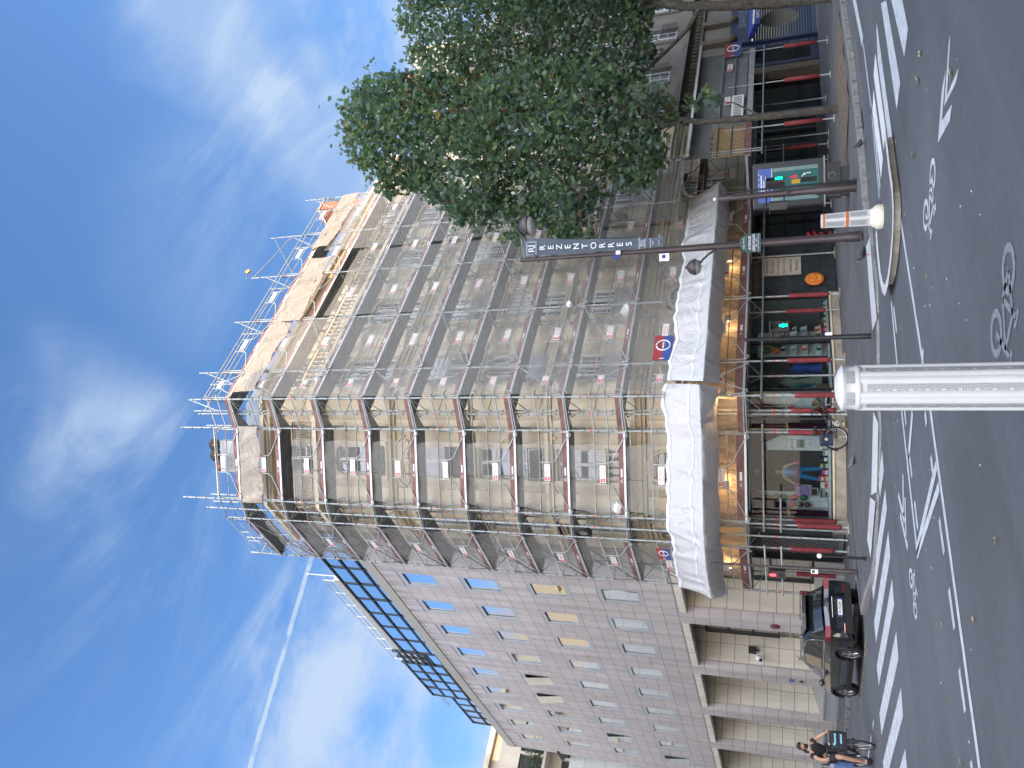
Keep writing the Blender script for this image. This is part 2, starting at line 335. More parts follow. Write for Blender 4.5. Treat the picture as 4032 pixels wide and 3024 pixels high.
m_paint=mat('road_paint',(.50,.52,.54),.7,var=.26,scale=5,world=True,bump=.15,bscale=120); m_oldpaint=mat('worn_road_paint',(.21,.215,.23),.8,var=.4,scale=30,world=True)
m_tact=mat('tactile_paint',(.62,.63,.65),.6,var=.1,scale=8,world=True)
m_soil=mat('bare_soil',(.13,.10,.075),.95,var=.5,scale=6,bump=1.,bscale=25,world=True)
m_iron=mat('cast_iron',(.05,.05,.05),.6,.6,var=.3,scale=20)
# ---------------------------------------------------------------- ground
b=MB(m_road); ys=[-60,21,43,400]; xs=[-120,0,60,400]
for i in range(3):
    for j in range(3): b.quad(*[(x,y,zg(y)) for x,y in((xs[i],ys[j]),(xs[i+1],ys[j]),(xs[i+1],ys[j+1]),(xs[i],ys[j+1]))])
road=st(b.done('road'))
zz=.006
def flat(name,polys,m=m_paint,z=zz,par=road):
    b=MB(m)
    for p in polys: b.poly([(x,y,z+zg(y)) for x,y in p])
    return b.done(name,par)
def seg(x0,y0,x1,y1,w):
    d=V((x1-x0,y1-y0)); q=V((-d.y,d.x)).normalized()*w/2; return [(x0+q.x,y0+q.y),(x1+q.x,y1+q.y),(x1-q.x,y1-q.y),(x0-q.x,y0-q.y)]
def ell(x,y,a,b_,ang=0,k=20): return [(x+a*math.cos(t)*math.cos(ang)-b_*math.sin(t)*math.sin(ang),y+a*math.cos(t)*math.sin(ang)+b_*math.sin(t)*math.cos(ang)) for t in[2*math.pi*i/k for i in range(k)]]
# zebra across the side street: bars along y
for x0,x1,y0,y1 in((10.1,10.55,14.05,15.2),(9.27,9.72,14.2,18.25),(8.33,8.85,14.4,18.45),(7.42,7.9,14.55,18.65),(6.45,6.94,14.72,18.92),(5.5,5.96,14.88,19.04),(4.55,5.0,15.1,19.1),(3.6,4.05,15.2,19.2)):
    flat('zebra_bar',[[(x0,y0+.08),(x1,y0),(x1,y1),(x0,y1-.06)]])
# lines of the two-way cycle lane crossing the junction
flat('lane_line',[seg(11.5,10.78,9.3,11.18,.13),seg(9.3,11.18,6.6,11.45,.13)]); flat('lane_line',[seg(12.2,8.9,7.45,9.0,.13),seg(7.45,9.0,2.4,9.46,.13),seg(2.4,9.46,-8,10.1,.13)])
flat('lane_line',[seg(7.3,20.4,7.28,23.2,.11),seg(7.28,24.6,7.2,30,.11),seg(6.6,31,6.5,36,.11)])
for x0,x1,y in((11.2,10.6,10.62),(9.05,8.75,10.9),(8.2,7.78,11.0),(7.36,6.9,11.1)): flat('dash_line',[seg(x0,y,x1,y+.04,.13)])
for x0,x1,y in((7.7,7.5,9.36),(6.99,6.72,9.42),(6.05,5.57,9.5),(5.1,4.61,9.56),(4.16,3.69,9.67),(3.2,2.7,9.78),(2.2,1.7,9.9)): flat('dash_line',[seg(x0,y,x1,y+.03,.13)])
flat('give_way_triangle',[seg(6.65,9.15,6.72,11.5,.15),seg(6.66,11.5,6.35,9.2,.14)],z=.008); flat('give_way_triangle',[seg(8.45,10.25,8.2,11.1,.16),seg(8.25,11.05,7.8,11.0,.1)],z=.008); flat('give_way_triangle',[seg(8.4,8.8,8.15,9.35,.12),seg(8.15,9.0,8.45,9.35,.1)],z=.01)
flat('chevron_arrow',[seg(8.4,11.85,7.9,12.35,.13),seg(8.5,12.6,7.75,12.3,.13)]); flat('chevron_arrow',[seg(8.0,11.95,7.45,12.35,.13),seg(8.1,12.65,7.25,12.3,.13)])
flat('chevron_arrow',[[(9.58,4.85),(9.62,4.93),(9.36,5.62),(8.93,5.09),(8.9,4.89),(9.3,5.44)]]); flat('chevron_arrow',[[(9.57,5.26),(9.63,5.56),(9.42,6.15),(8.94,5.56),(8.96,5.36),(9.37,5.82)]])
def bikesign(x,y,ax,ay,s,m=m_paint):
    # wheels, frame and rider's bar seen flat on the road; ax along the bike, ay up
    g=lambda a,c:(x+ax[0]*a*s+ay[0]*c*s,y+ax[1]*a*s+ay[1]*c*s); ps=[]
    for cx in(-.55,.55):
        o=[g(cx+.36*math.cos(t),.36*math.sin(t)) for t in[2*math.pi*i/16 for i in range(17)]]; q=[g(cx+.23*math.cos(t),.23*math.sin(t)) for t in[2*math.pi*i/16 for i in range(17)]]
        ps+=[[o[i],o[i+1],q[i+1],q[i]] for i in range(16)]
    def sg(a,c,e,f,w=.1): p,q=V(g(a,c)),V(g(e,f)); d=(q-p); h=V((-d.y,d.x)).normalized()*w*s/2; ps.append([tuple(p+h),tuple(q+h),tuple(q-h),tuple(p-h)])
    for t in((-.55,0,-.2,.55),(-.2,.55,.4,.55),(.55,0,.35,.8),(-.05,0,.4,.55),(-.55,0,-.05,0),(-.05,0,-.28,.72),(.2,.82,.5,.82),(-.42,.74,-.12,.74)): sg(*t)
    return flat('bicycle_symbol',ps,m)
bikesign(9.5,7.0,(.1,1),(-.98,.1),.62); bikesign(6.45,12.3,(.95,.1),(-.1,-.95),.52); bikesign(5.75,5.45,(-.15,1),(-1,-.1),.62,m_oldpaint)
# big crossing of the avenue, on the right
flat('zebra_bar',[[(16.6,7.55),(15.8,7.15),(13.05,7.3),(13.15,7.85)]]); flat('zebra_bar',[[(22,7.2),(21,6.8),(16.6,7.15),(16.7,7.5)]]); flat('zebra_bar',[[(18.5,6.9),(16.5,6.1),(12.8,6.28),(12.9,6.78)]])
flat('zebra_bar',[[(23.4,10.4),(26.4,10.8),(26,10.3),(22.3,9.95),(19.75,9.74),(19.88,10.05)]]); flat('lane_line',[seg(19.6,9.85,16.65,10.02,.12),seg(17.0,10.0,13.5,10.72,.1)]); 
flat('lane_line',[seg(22,10.9,18.8,11.0,.06)],m_oldpaint)
flat('yellow_line',[seg(27,10.2,22,9.35,.1)],mat('yellow_paint',(.5,.36,.1),.7,var=.3,scale=9,world=True))
flat('crossing_edge',[[(17.1,8.15),(17.0,8.3),(16.4,8.62),(13.7,8.86),(13.3,8.88),(13.3,8.5)]],z=.008); flat('crossing_edge',[[(17.0,9.85),(16.5,9.95),(14.3,10.4),(13.2,10.6),(13.2,10.42),(16.6,9.82)]],z=.008)
def tactile(name,corners,z,nb,par,m=m_tact):
    # ribbed warning strip: raised bars on a painted bed
    a,b_,c,d=[V(p) for p in corners]; o=MB(m); o.poly([(p.x,p.y,z+zg(p.y)) for p in(a,b_,c,d)])
    for i in range(nb):
        t0,t1=(i+.25)/nb,(i+.75)/nb; p=[a.lerp(b_,t0),a.lerp(b_,t1),d.lerp(c,t1),d.lerp(c,t0)]
        o.add([(q.x,q.y,z+.002+zg(q.y)) for q in p]+[(q.x,q.y,z+.008+zg(q.y)) for q in p],[(4,5,6,7),(0,1,5,4),(1,2,6,5),(2,3,7,6),(3,0,4,7)])
    return o.done(name,par)
tactile('tactile_strip',((16.9,8.72),(13.45,8.98),(13.45,9.42),(16.9,9.2)),.006,46,road); tactile('tactile_strip',((16.75,9.45),(13.5,9.62),(13.4,10.1),(16.6,9.86)),.006,46,road)
# kerbed pavement round the corner building; kerb height given at each point
KP=[(11.45,60,.12),(11.45,40,.12),(11.45,30,.12),(11.45,21.3,.12),(11.2,20.95,.12),(10.4,20.58,.12),(10.0,20.5,.11),(9.75,18.9,.09),(9.48,17.6,.06),(9.6,16.9,.045),(10.15,15.6,.035),(10.9,13.95,.03),(11.7,13.5,.03),(12.5,12.7,.035),(13.4,12.0,.035),(15.7,11.9,.05),(16.3,11.95,.11),(17.0,11.75,.12),(18.7,11.53,.12),(22,11.42,.12),(26,11.6,.12),(36,11.7,.12),(70,11.8,.12)]
m_kerb2=mat('island_kerb',(.56,.55,.53),.8,var=.25,scale=6,bump=.3,bscale=80,world=True)
def kerbed(name,KP,back,mt_,w=.22,hi=.12,mk=None):
    inner=[]
    for i,(x,y,h) in enumerate(KP):
        a=V(KP[max(0,i-1)][:2]); c=V(KP[min(len(KP)-1,i+1)][:2]); d=(c-a).normalized(); q=V((-d.y,d.x))*w; inner.append((x+q.x,y+q.y))
    k=MB(mk or m_kerb)
    for i in range(len(KP)-1):
        (x0,y0,h0),(x1,y1,h1)=KP[i],KP[i+1]; n_=max(1,int((V((x1-x0,y1-y0)).length)/1.05))
        for j in range(n_):
            t0=j/n_+.004/1; t1=(j+1)/n_-.004
            p=lambda t:(x0+(x1-x0)*t,y0+(y1-y0)*t,h0+(h1-h0)*t); pi=lambda t:(inner[i][0]+(inner[i+1][0]-inner[i][0])*t,inner[i][1]+(inner[i+1][1]-inner[i][1])*t)
            a,c=p(t0),p(t1); e,f=pi(t0),pi(t1); g=zg((a[1]+c[1])/2)
            k.add([(a[0],a[1],zg(a[1])-.02),(c[0],c[1],zg(c[1])-.02),(c[0]+(f[0]-c[0])*.1,c[1]+(f[1]-c[1])*.1,c[2]+zg(c[1])),(a[0]+(e[0]-a[0])*.1,a[1]+(e[1]-a[1])*.1,a[2]+zg(a[1])),(f[0],f[1],c[2]+zg(f[1])+.004),(e[0],e[1],a[2]+zg(e[1])+.004)],[(0,1,2,3),(3,2,4,5)])
    s=MB(mt_)
    if callable(back):
        q=[(x,y,h+zg(y)) for (x,y),(_,_,h) in zip(inner,KP)]; m2=[]
        for p in q:
            bx,by=back(p); n_=4; m2.append([(p[0]+(bx-p[0])*t,p[1]+(by-p[1])*t,(p[2]-zg(p[1]))*(1-min(1,max(0,t-.25)*5))+hi*min(1,max(0,t-.25)*5)+zg(p[1]+(by-p[1])*t)) for t in(0,.12,.25,.45,1)])
        for r0,r1 in zip(m2,m2[1:]):
            for i in range(4): s.quad(r0[i],r1[i],r1[i+1],r0[i+1])
    else: s.poly([(x,y,h+zg(y)) for (x,y),(_,_,h) in zip(inner,KP)])
    o=st(s.done(name)); k.done('kerb',o); return o
pave=kerbed('pavement',KP,lambda p:(24,p[1]+ (0 if p[1]>24 else (24-p[1]))) if p[0]<13.5 and p[1]>13.6 else (max(p[0]+ (0 if p[0]>20 else (24-p[0])*.9),p[0]),26.),m_pave)
tactile('tactile_strip',((15.5,12.7),(13.2,13.2),(12.75,12.4),(15.0,12.05)),.05,34,pave); tactile('tactile_strip',((11.9,14.45),(10.95,16.3),(10.3,15.2),(11.1,13.85)),.047,28,pave); tactile('tactile_strip',((10.95,16.4),(10.66,17.8),(9.95,17.4),(10.25,15.5)),.062,24,pave)
IP=[(13.35,10.5,.13),(12.9,10.63,.13),(12.3,10.68,.13),(11.9,10.6,.13),(11.6,10.42,.13),(11.42,10.05,.13),(11.36,9.55,.13),(11.43,9.1,.13),(11.62,8.8,.13),(11.92,8.66,.13),(12.4,8.64,.13),(13.35,8.52,.13)]
isl=kerbed('traffic_island',IP,None,m_pave,w=-.22,mk=m_kerb2)
b=MB(m_kerb); b.quad((13.35,8.5,0),(13.35,10.5,0),(13.35,10.5,.128),(13.35,8.5,.128)); b.done('kerb',isl)
# bed of bare soil round the street tree, a drain slot and an iron cover
b=MB(m_soil); pts=[(22.9,12.0),(21.3,12.0),(21.3,13.3),(22.6,14.9),(25.6,15.4),(27.2,14.9),(27.4,13.2),(25.2,12.0)]
b.sheet(lambda u,v:(21.2+6.2*u,12.2+2.9*v,.13+.05*math.sin(3.1*u)*math.sin(3.1*v)+.02*math.sin(17*u+5*v)),14,8); st(b.done('soil_bed'),'structure')
for x,y in((18.7,11.35),(10.9,22.6)):
    b=MB(m_iron); b.box(x-.4,x+.4,y-.1,y+.1,zg(y)-.05,zg(y)+.012); st(b.done('road_gully'))
# ---------------------------------------------------------------- building materials
m_stone=mat('limestone',(.585,.51,.40),.85,var=.22,scale=.9,streak=4,bump=.25,bscale=35,col2=(.68,.605,.48),world=True)
m_stone2=mat('limestone_trim',(.68,.59,.45),.85,var=.12,scale=2,bump=.2,bscale=50,world=True)
m_plinth=mat('stone_plinth',(.36,.31,.25),.85,var=.35,scale=2.2,bump=.3,bscale=40,world=True)
m_white=mat('white_paint',(.74,.75,.74),.5,var=.06); m_wframe=mat('window_white',(.7,.72,.72),.45,var=.05)
m_dark=mat('dark_paint',(.022,.026,.03),.4,var=.3); m_black=mat('black_iron',(.02,.022,.025),.45,.3,var=.2)
m_slate=mat('slate_tiles',(.035,.04,.045),.5,var=.45,scale=2.5,bump=.2)
m_zinc=mat('zinc_roof',(.26,.28,.31),.5,.5,var=.2,scale=1.2,streak=3,world=True)
m_gl=mirrorglass('window_glass',(.03,.035,.04),.14,.03,(.85,.9,1)); m_glc=clearglass('shop_glass',.02)
m_curt=mat('net_curtain',(.55,.56,.6),.9,var=.2,scale=3)
m_film=veil('protective_film',(.55,.57,.6),.92,3.,.8,.3)
m_brick=mat('red_brick',(.36,.13,.07),.85,var=.3,scale=14,bump=.3,world=True)
m_dsh=mirrorglass('dark_shop_glass',(.008,.009,.01),.015,.04,gmax=.12)
m_inner=mat('room_dark',(.2,.205,.21),.9,var=.2)
def window(w,h,nc,nr,arch=0.,film=0.,curtain=0.,casing=.07,bars=True,glass=None):
    # frame mesh with origin at the bottom middle; pane and film are its children; local x = along wall, y = outwards, z = up
    b=MB(m_wframe); c=casing
    b.box(-w/2,-w/2+c,-.03,.05,0,h); b.box(w/2-c,w/2,-.03,.05,0,h); b.box(-w/2+c,w/2-c,-.032,.048,0,c); b.box(-w/2+c,w/2-c,-.032,.048,h-c,h)
    iw=w-2*c
    for i in range(1,nc): x=-w/2+c+iw*i/nc; b.box(x-.055,x+.055,-.028,.06,c,h-c)
    if bars:
        for j in range(1,nr): z=c+(h-2*c)*j/nr; b.box(-w/2+c,w/2-c,-.01,.03,z-.02,z+.02)
        for i in range(nc):
            x=-w/2+c+iw*(i+.5)/nc; b.box(x-.016,x+.016,-.008,.028,c,h-c)
    o=b.done('window')
    p=MB(glass or m_gl); p.quad((-w/2+c,-.012,c),(w/2-c,-.012,c),(w/2-c,-.012,h-c),(-w/2+c,-.012,h-c)); p.done('pane',o)
    if curtain: q=MB(m_curt); q.sheet(lambda u,v:(-w/2+c+iw*u,-.009+.003*math.sin(u*40),h-c-(h-2*c)*curtain*(1-v)),24,1); q.done('curtain',o)
    if film: q=MB(m_film); q.sheet(lambda u,v:(-w/2+w*u,.075+.02*math.sin(9*u+5*v)*math.sin(7*v+2*u),.03+h*film*v),10,8); q.done('protective_film',o)
    return o
def setwin(o,par,f,u,d,z,first):
    if first: put(o,par,f.mat(u,d,z)); return o
    return clone(o,par,f.mat(u,d,z))
# ---------------------------------------------------------------- corner building under repair
CB=thing('corner_building','cream stone corner building with carved floors wrapped in scaffolding above a costume shop','building',(17,22,0))
FL5=[(4.3,6.25),(7.35,9.85),(10.4,12.95),(13.6,15.8),(16.95,19.25),(20.15,21.85)]
CX=[18.95,22.57,26.2,29.8,33.3]; UC=-.48; UL=-24.75
b=MB(m_stone,FR); holes=[(x-.8,x+.8,a,c) for x in CX for a,c in FL5]; b.wall(17.66,35,3.3,22.4,holes,0,.28)
b.F=FC; b.wall(-2.13,2.13,3.3,22.4,[(UC-.58,UC+.58,a,c) for a,c in FL5],0,.28)
b.F=FL; b.wall(-26,-23.41,3.3,22.4,[(UL-.45,UL+.45,a,c) for a,c in FL5],0,.28)
for f,s in((FR,[(x,.8) for x in CX]),(FC,[(UC,.58)]),(FL,[(UL,.45)])):
    b.F=f
    for u,h in s:
        for k in(0,3,4):
            a,c=FL5[k]
            for sg in(-1,1):   # rounded heads: spandrels in the two upper corners
                r=h*.55; cx=u+sg*(h-r); b.prism([(u+sg*h,c)]+[(cx+sg*r*math.sin(t),c-r+r*math.cos(t)) for t in[i*math.pi/12 for i in range(7)]],-.2,-.002)
wallp=b.done('wall',CB)
# mouldings, bands and carved panels
def rr(f,u,d,z): return f(u,d,z)
b=MB(m_stone2)
def band(z0,z1,d,e=0):
    # runs round the three faces of the corner, mitred
    k=d*.4142; P=[(FL,-26,0),(FL,-23.41+k,1),(FC,2.13+k,1),(FR,35,0)]
    pts=[FL(-26,0,0),FL(-23.41,0,0),FC(2.13,0,0),FR(35,0,0)]; po=[FL(-26,d,0),FL(-23.41,d,0)+FL.u*k,FR(17.66,d,0)-FR.u*k,FR(35,d,0)]
    for i in range(3):
        a,c,e_,g=pts[i],pts[i+1],po[i+1],po[i]; vs=[a,c,e_,g]
        b.add([(p.x,p.y,z0) for p in vs]+[(p.x,p.y,z1) for p in vs],[(0,1,2,3),(4,5,6,7),(2,3,7,6),(0,3,7,4),(1,2,6,5)],raw=True,sm=False)
for z0,z1,d in((6.55,6.68,.16),(6.68,6.86,.30),(6.86,7.02,.42),(10.0,10.12,.10),(10.12,10.26,.18),(13.12,13.24,.1),(13.24,13.38,.2),(16.46,16.58,.1),(16.58,16.74,.22),(19.62,19.76,.2),(19.76,19.94,.62),(21.98,22.1,.18),(22.1,22.3,.42),(22.3,22.46,.6)): band(z0,z1,d)
b.done('cornice',CB)
b=MB(m_stone2)
for f,s in((FR,[(x,.8) for x in CX]),(FC,[(UC,.58)]),(FL,[(UL,.45)])):
    b.F=f
    for u,h in s:
        for k,(a,c) in enumerate(FL5):
            b.box(u-h-.2,u-h-.02,0,.07,a-.05,c+.12); b.box(u+h+.02,u+h+.2,0,.07,a-.05,c+.12); b.box(u-h-.2,u+h+.2,0,.10,c+.125,c+.25); b.box(u-h-.16,u+h+.16,-.02,.13,a-.12,a-.02)
            if k in(3,4):   # keystone shell and scrolls
                b.ball((u,.08,c+.22),(.16,.1,.2)); 
                for sg in(-1,1): b.path([(u+sg*(.16+.1*i),.09,c+.2+.13*math.sin(i*.9)) for i in range(8)],.045,n=6)
            if k in(2,3) and f is not FL:   # diamond lattice panel under the sill
                z0,z1=a-.42,a-.14; n_=int(2*h/.16)
                for i in range(n_):
                    x=u-h+2*h*(i+.5)/n_; 
                    for q in(0,1): zc=z0+(z1-z0)*(.25+.5*q); b.add([(x-.075,.03,zc),(x,.03,zc-.065),(x+.075,.03,zc),(x,.03,zc+.065),(x,.09,zc)],[(0,1,4),(1,2,4),(2,3,4),(3,0,4)])
                b.box(u-h,u+h,0,.03,z0-.02,z1+.02)
# bulging piers between the windows
b.F=FR
for x in(17.95,20.76,24.38,28.0,31.55,34.7):
    for z0,z1 in((7.05,9.95),(10.3,13.1),(13.42,16.4),(16.78,19.6)):
        w_=.42 if x>18 else .25
        pr=[(x-w_,0)]+[(x+w_*math.sin(t),.06+.16*math.cos(t)) for t in[-math.pi/2+math.pi*i/10 for i in range(11)]]+[(x+w_,0)]
        k=len(pr); b.add([(u,d,z0+.12) for u,d in pr]+[(u,d,z1-.12) for u,d in pr],[(i,i+1,k+i+1,k+i) for i in range(k-1)]+[tuple(range(k)),tuple(range(k,2*k))],sm=False)
        b.box(x-w_-.05,x+w_+.05,0,.2,z0,z0+.115); b.box(x-w_-.05,x+w_+.05,0,.2,z1-.115,z1)
b.F=FC
for u in(-1.75,1.75,.95):
    for z0,z1 in((3.4,6.5),(7.05,9.95),(10.3,13.1),(13.42,16.4),(16.78,19.6),(19.95,21.95)): b.box(u-.22,u+.22,0,.09,z0,z1)
for zc in(9.1,10.95,15.3):      # oval garlands on the corner
    b.path([(UC+1.0*math.cos(t),.03,zc+.55*math.sin(t)+.75) for t in[math.pi*i/14 for i in range(15)]],.05,n=6)
b.path([(UC+.62*math.cos(t),.05,5.6+.95*math.sin(t)) for t in[2*math.pi*i/28 for i in range(28)]],.07,n=6,closed=True)
b.F=FR
for x in CX: b.path([(x+.95*math.cos(t),.05,5.2+.95*math.sin(t)) for t in[-.3+(math.pi+.6)*i/18 for i in range(19)]],.08,n=6)
b.done('carved_stonework',CB)
# windows
first={}
def addw(key,mk,f,u,z):
    if key not in first: first[key]=mk(); put(first[key],CB,f.mat(u,-.2,z))
    else: clone(first[key],CB,f.mat(u,-.2,z))
for i,x in enumerate(CX):
    for k,(a,c) in enumerate(FL5):
        fl=.42 if (k in(1,2,3) and (i+k)%2==0 or k==1) else 0
        addw(('r',k,fl,i%2),lambda:window(1.6,c-a,3,4 if c-a>2 else 3,film=fl,curtain=(.55 if (k+i)%3==0 else 0)),FR,x,a)
for k,(a,c) in enumerate(FL5):
    addw(('c',k),lambda:window(1.16,c-a,2,2,curtain=(.9 if k==3 else 0),bars=False,casing=.08),FC,UC,a); addw(('l',k),lambda:window(.9,c-a,2,3,casing=.06),FL,UL,a)
# stone balusters, iron balconies and shutters
def balus(f,u0,u1,z0,z1,d):
    o=MB(m_stone2,f); n_=max(3,int((u1-u0)/.24)); h=z1-z0
    o.box(u0-.06,u1+.06,d-.09,d+.09,z1-.1,z1); o.box(u0-.06,u1+.06,d-.1,d+.1,z0-.08,z0)
    for i in range(n_):
        u=u0+(u1-u0)*(i+.5)/n_; hh=h-.1; o.lathe([(.05,0),(.05,.04*hh),(.035,.1*hh),(.075,.28*hh),(.07,.4*hh),(.03,.62*hh),(.028,.7*hh),(.05,.74*hh),(.03,.8*hh),(.045,.93*hh),(.05,hh)],(u,d,z0),n=10)
    return o.done('balustrade',CB)
balus(FC,UC-.58,UC+.58,7.35,8.08,.12); balus(FR,18.1,19.8,19.98,20.72,.42); balus(FR,20.2,23.4,19.98,20.72,.42); balus(FR,24.4,27.8,19.98,20.72,.42)
def ironrail(f,u0,u1,z0,z1,d):
    o=MB(m_black,f); o.box(u0,u1,d-.02,d+.02,z1-.03,z1); o.box(u0,u1,d-.015,d+.015,z0,z0+.025); o.box(u0,u1,d-.012,d+.012,z1-.13,z1-.11)
    n_=max(2,int((u1-u0)/.2)); 
    for i in range(n_+1): u=u0+(u1-u0)*i/n_; o.box(u-.009,u+.009,d-.009,d+.009,z0+.026,z1-.031)
    for i in range(n_):
        u=u0+(u1-u0)*(i+.5)/n_; hh=z1-z0-.15
        for s in(-1,1): o.path([(u+s*(.02+.055*math.sin(t*1.0)*(1-t/9)),d,z0+.05+hh*(t/9)+.03*math.cos(t*2)) for t in[j*.75 for j in range(13)]],.008,n=4)
    return o.done('iron_railing',CB)
ironrail(FC,-2.2,1.1,20.0,20.95,.5); ironrail(FC,UC-.6,UC+.6,10.3,10.95,.14); ironrail(FR,24.0,35,20.0,20.9,.55); ironrail(FL,-26,-23.4,20.0,20.9,.5)
for x in CX[:4]: ironrail(FR,x-.8,x+.8,13.55,14.1,.1)
for z0,z1,u0,u1 in((13.62,14.35,UC-.6,UC+.62),(17.0,17.55,UC-.55,UC+.6),(10.45,10.9,UC-.5,UC+.5)):
    o=MB(m_slate,FC); 
    for i in range(14): z=z0+(z1-z0)*i/14; o.box(u0,u1,.03,.07,z+.004,z+(z1-z0)/14-.004)
    o.done('shutter',CB)
# roof
o=MB(m_zinc); P0=[FL(-26,.1,22.46),FL(-23.5,.1,22.46),FR(17.6,.1,22.46),FR(35,.1,22.46)]; P1=[FL(-26,-1.2,24.6),FL(-23.9,-1.2,24.6),FR(18.2,-1.2,24.6),FR(35,-1.2,24.6)]; P2=[FL(-26,-5,25.3),FL(-25.5,-5,25.3),FR(22,-6,25.3),FR(35,-6,25.3)]
for i in range(3): o.add([P0[i],P0[i+1],P1[i+1],P1[i]],[(0,1,2,3)],raw=True); o.add([P1[i],P1[i+1],P2[i+1],P2[i]],[(0,1,2,3)],raw=True)
o.add([P2[0],P2[1],P2[2],P2[3],(35,40,25.2),(20,40,25.2)],[(0,1,2,3,4,5)],raw=True); o.add([P0[3],P1[3],P2[3],(35,26.4,22)],[(0,1,2,3)],raw=True)
o.done('roof',CB)
o=MB(m_brick,FR); 
for x,z in((33.9,27.6),):
    o.box(x-.35,x+.35,-3.4,-1.6,24.4,z); o.box(x-.42,x+.42,-3.47,-1.53,z,z+.12,m_stone2)
    for k in range(4): o.lathe([(.11,0),(.09,.4)],(x,-3.1+.4*k,z+.12),m_brick,n=8)
o.done('chimney',CB)
o=MB(m_stone,FR); o.prism([(0,3.3),(-20,3.3),(-20,25.2),(-6,25.2),(-1.2,24.55),(0,22.4)],35,35.02,pl='dz'); o.done('gable_wall',CB)
# ---------------------------------------------------------------- ground floor: shop fronts
b=MB(m_plinth,FC); b.box(-2.12,2.16,-.3,.14,0,.44); b.box(-2.12,2.18,-.32,.17,.443,.50,m_stone2); b.F=FR; b.box(17.8,22.3,-.3,.14,0,.36); b.box(17.8,22.3,-.32,.17,.363,.42,m_stone2)
b.F=FL; b.box(-24.0,-23.5,-.3,.12,0,.5); b.F=FC; b.box(-2.32,-2.125,-.3,.2,0,.6)
b.done('plinth',CB)
b=MB(m_slate,FC)
b.box(-2.35,-2.128,-.3,.08,.6,3.3); b.done('slate_pier',CB); b=MB(m_slate,FL); b.box(-24.3,-23.52,-.3,.05,.5,3.3)
for j in range(9):
    for i in range(2): b.box(-24.28+i*.38,-23.93+i*.38,.05,.06+.006*((i+j)%2),.55+j*.3,.83+j*.3)
b.done('slate_pier',CB); b=MB(m_slate,FR); b.box(22.3,25.6,-.3,.03,.12,3.3)
for i in range(9):
    for j in range(12):     # irregular raised tiles
        u=22.32+i*.36+.1*((j*7)%3); z=.15+j*.26
        if u<25.3 and z<3.1: b.box(u,u+.34,.03,.042+.006*((i*3+j)%3),z,z+.245)
b.done('slate_pier',CB)
b=MB(m_dark,FC); b.box(-2.13,2.17,-.25,.1,3.12,3.42); b.box(-2.13,2.15,-.06,.06,.505,.55); b.box(1.22,1.27,-.05,.05,.55,3.12); b.box(-2.13,-2.08,-.06,.06,.55,3.12); b.box(2.1,2.16,-.06,.06,.55,3.12)
b.F=FR; b.box(17.65,35,-.25,.1,3.05,3.42); b.box(17.72,22.3,-.06,.06,.425,.47); 
for u in(17.72,19.9,22.2): b.box(u,u+.06,-.06,.06,.47,3.05)
b.box(25.6,35,-.2,.02,.12,.5)
for u in(25.6,27.4,28.6,30.4,32.2,33.5,34.8): b.box(u,u+.14,-.2,.06,.5,3.05)
b.done('shopfront_frame',CB)
b=MB(m_glc,FC); b.quad((-2.08,0,.55),(1.22,0,.55),(1.22,0,3.12),(-2.08,0,3.12)); b.quad((1.27,0,.55),(2.1,0,.55),(2.1,0,3.12),(1.27,0,3.12)); b.F=FR; b.quad((17.78,0,.47),(19.9,0,.47),(19.9,0,3.05),(17.78,0,3.05)); b.quad((19.96,0,.47),(22.2,0,.47),(22.2,0,3.05),(19.96,0,3.05)); b.done('shop_window_pane',CB)
b=MB(m_dsh,FR)
for u0,u1 in((25.74,27.4),(27.54,28.6),(28.74,30.4),(30.54,32.2),(32.34,33.5),(33.64,34.8)): b.quad((u0,-.06,.5),(u1,-.06,.5),(u1,-.06,3.05),(u0,-.06,3.05))
b.done('dark_shop_window',CB)
b=MB(m_inner,FC); 
pts=[FC(-2.1,0,0),FC(2.13,0,0),FR(17.7,0,0),FR(22.25,0,0),FR(22.25,-2.4,0),FR(19,-3.6,0),FC(-1.2,-2.6,0)]
for zz_,f_ in((.46,0),(3.1,0)): b.add([(p.x,p.y,zz_) for p in pts],[tuple(range(7))],raw=True)
for i in(3,4,5,6):
    p,q=pts[i],pts[(i+1)%7]; b.add([(p.x,p.y,.46),(q.x,q.y,.46),(q.x,q.y,3.1),(p.x,p.y,3.1)],[(0,1,2,3)],raw=True)
b.done('shop_interior',CB)
# black lattice grille over the side door
b=MB(m_black,FL); b.box(-26,-24.32,-.3,-.25,.1,3.3,m_inner); b.box(-26,-25.92,-.2,.06,.1,3.3); b.box(-24.36,-24.3,-.2,.08,.5,3.3); b.box(-25.92,-24.36,-.2,.05,3.05,3.3)
for i in range(36):
    for s in(-1,1):
        u0=-25.92+(i-14)*.16; a=V((u0,.3)) if s>0 else V((u0+2.75*.55,.3)); c=V((u0+2.75*.55,3.05)) if s>0 else V((u0,3.05))
        lo,hi=-25.92,-24.36; 
        def clip(a,c):
            t0,t1=0.,1.; dx=c.x-a.x
            for lim,sg in((lo,1),(hi,-1)):
                fa=(a.x-lim)*sg; fc=(c.x-lim)*sg
                if fa<0 and fc<0: return None
                if fa<0: t0=max(t0,fa/(fa-fc))
                if fc<0: t1=min(t1,fa/(fa-fc))
            return (a.lerp(c,t0),a.lerp(c,t1)) if t1>t0 else None
        k=clip(a,c)
        if k: b.tube((k[0].x,.0+.012*s,k[0].y),(k[1].x,.0+.012*s,k[1].y),.011,n=4,caps=False)
b.done('door_grille',CB)
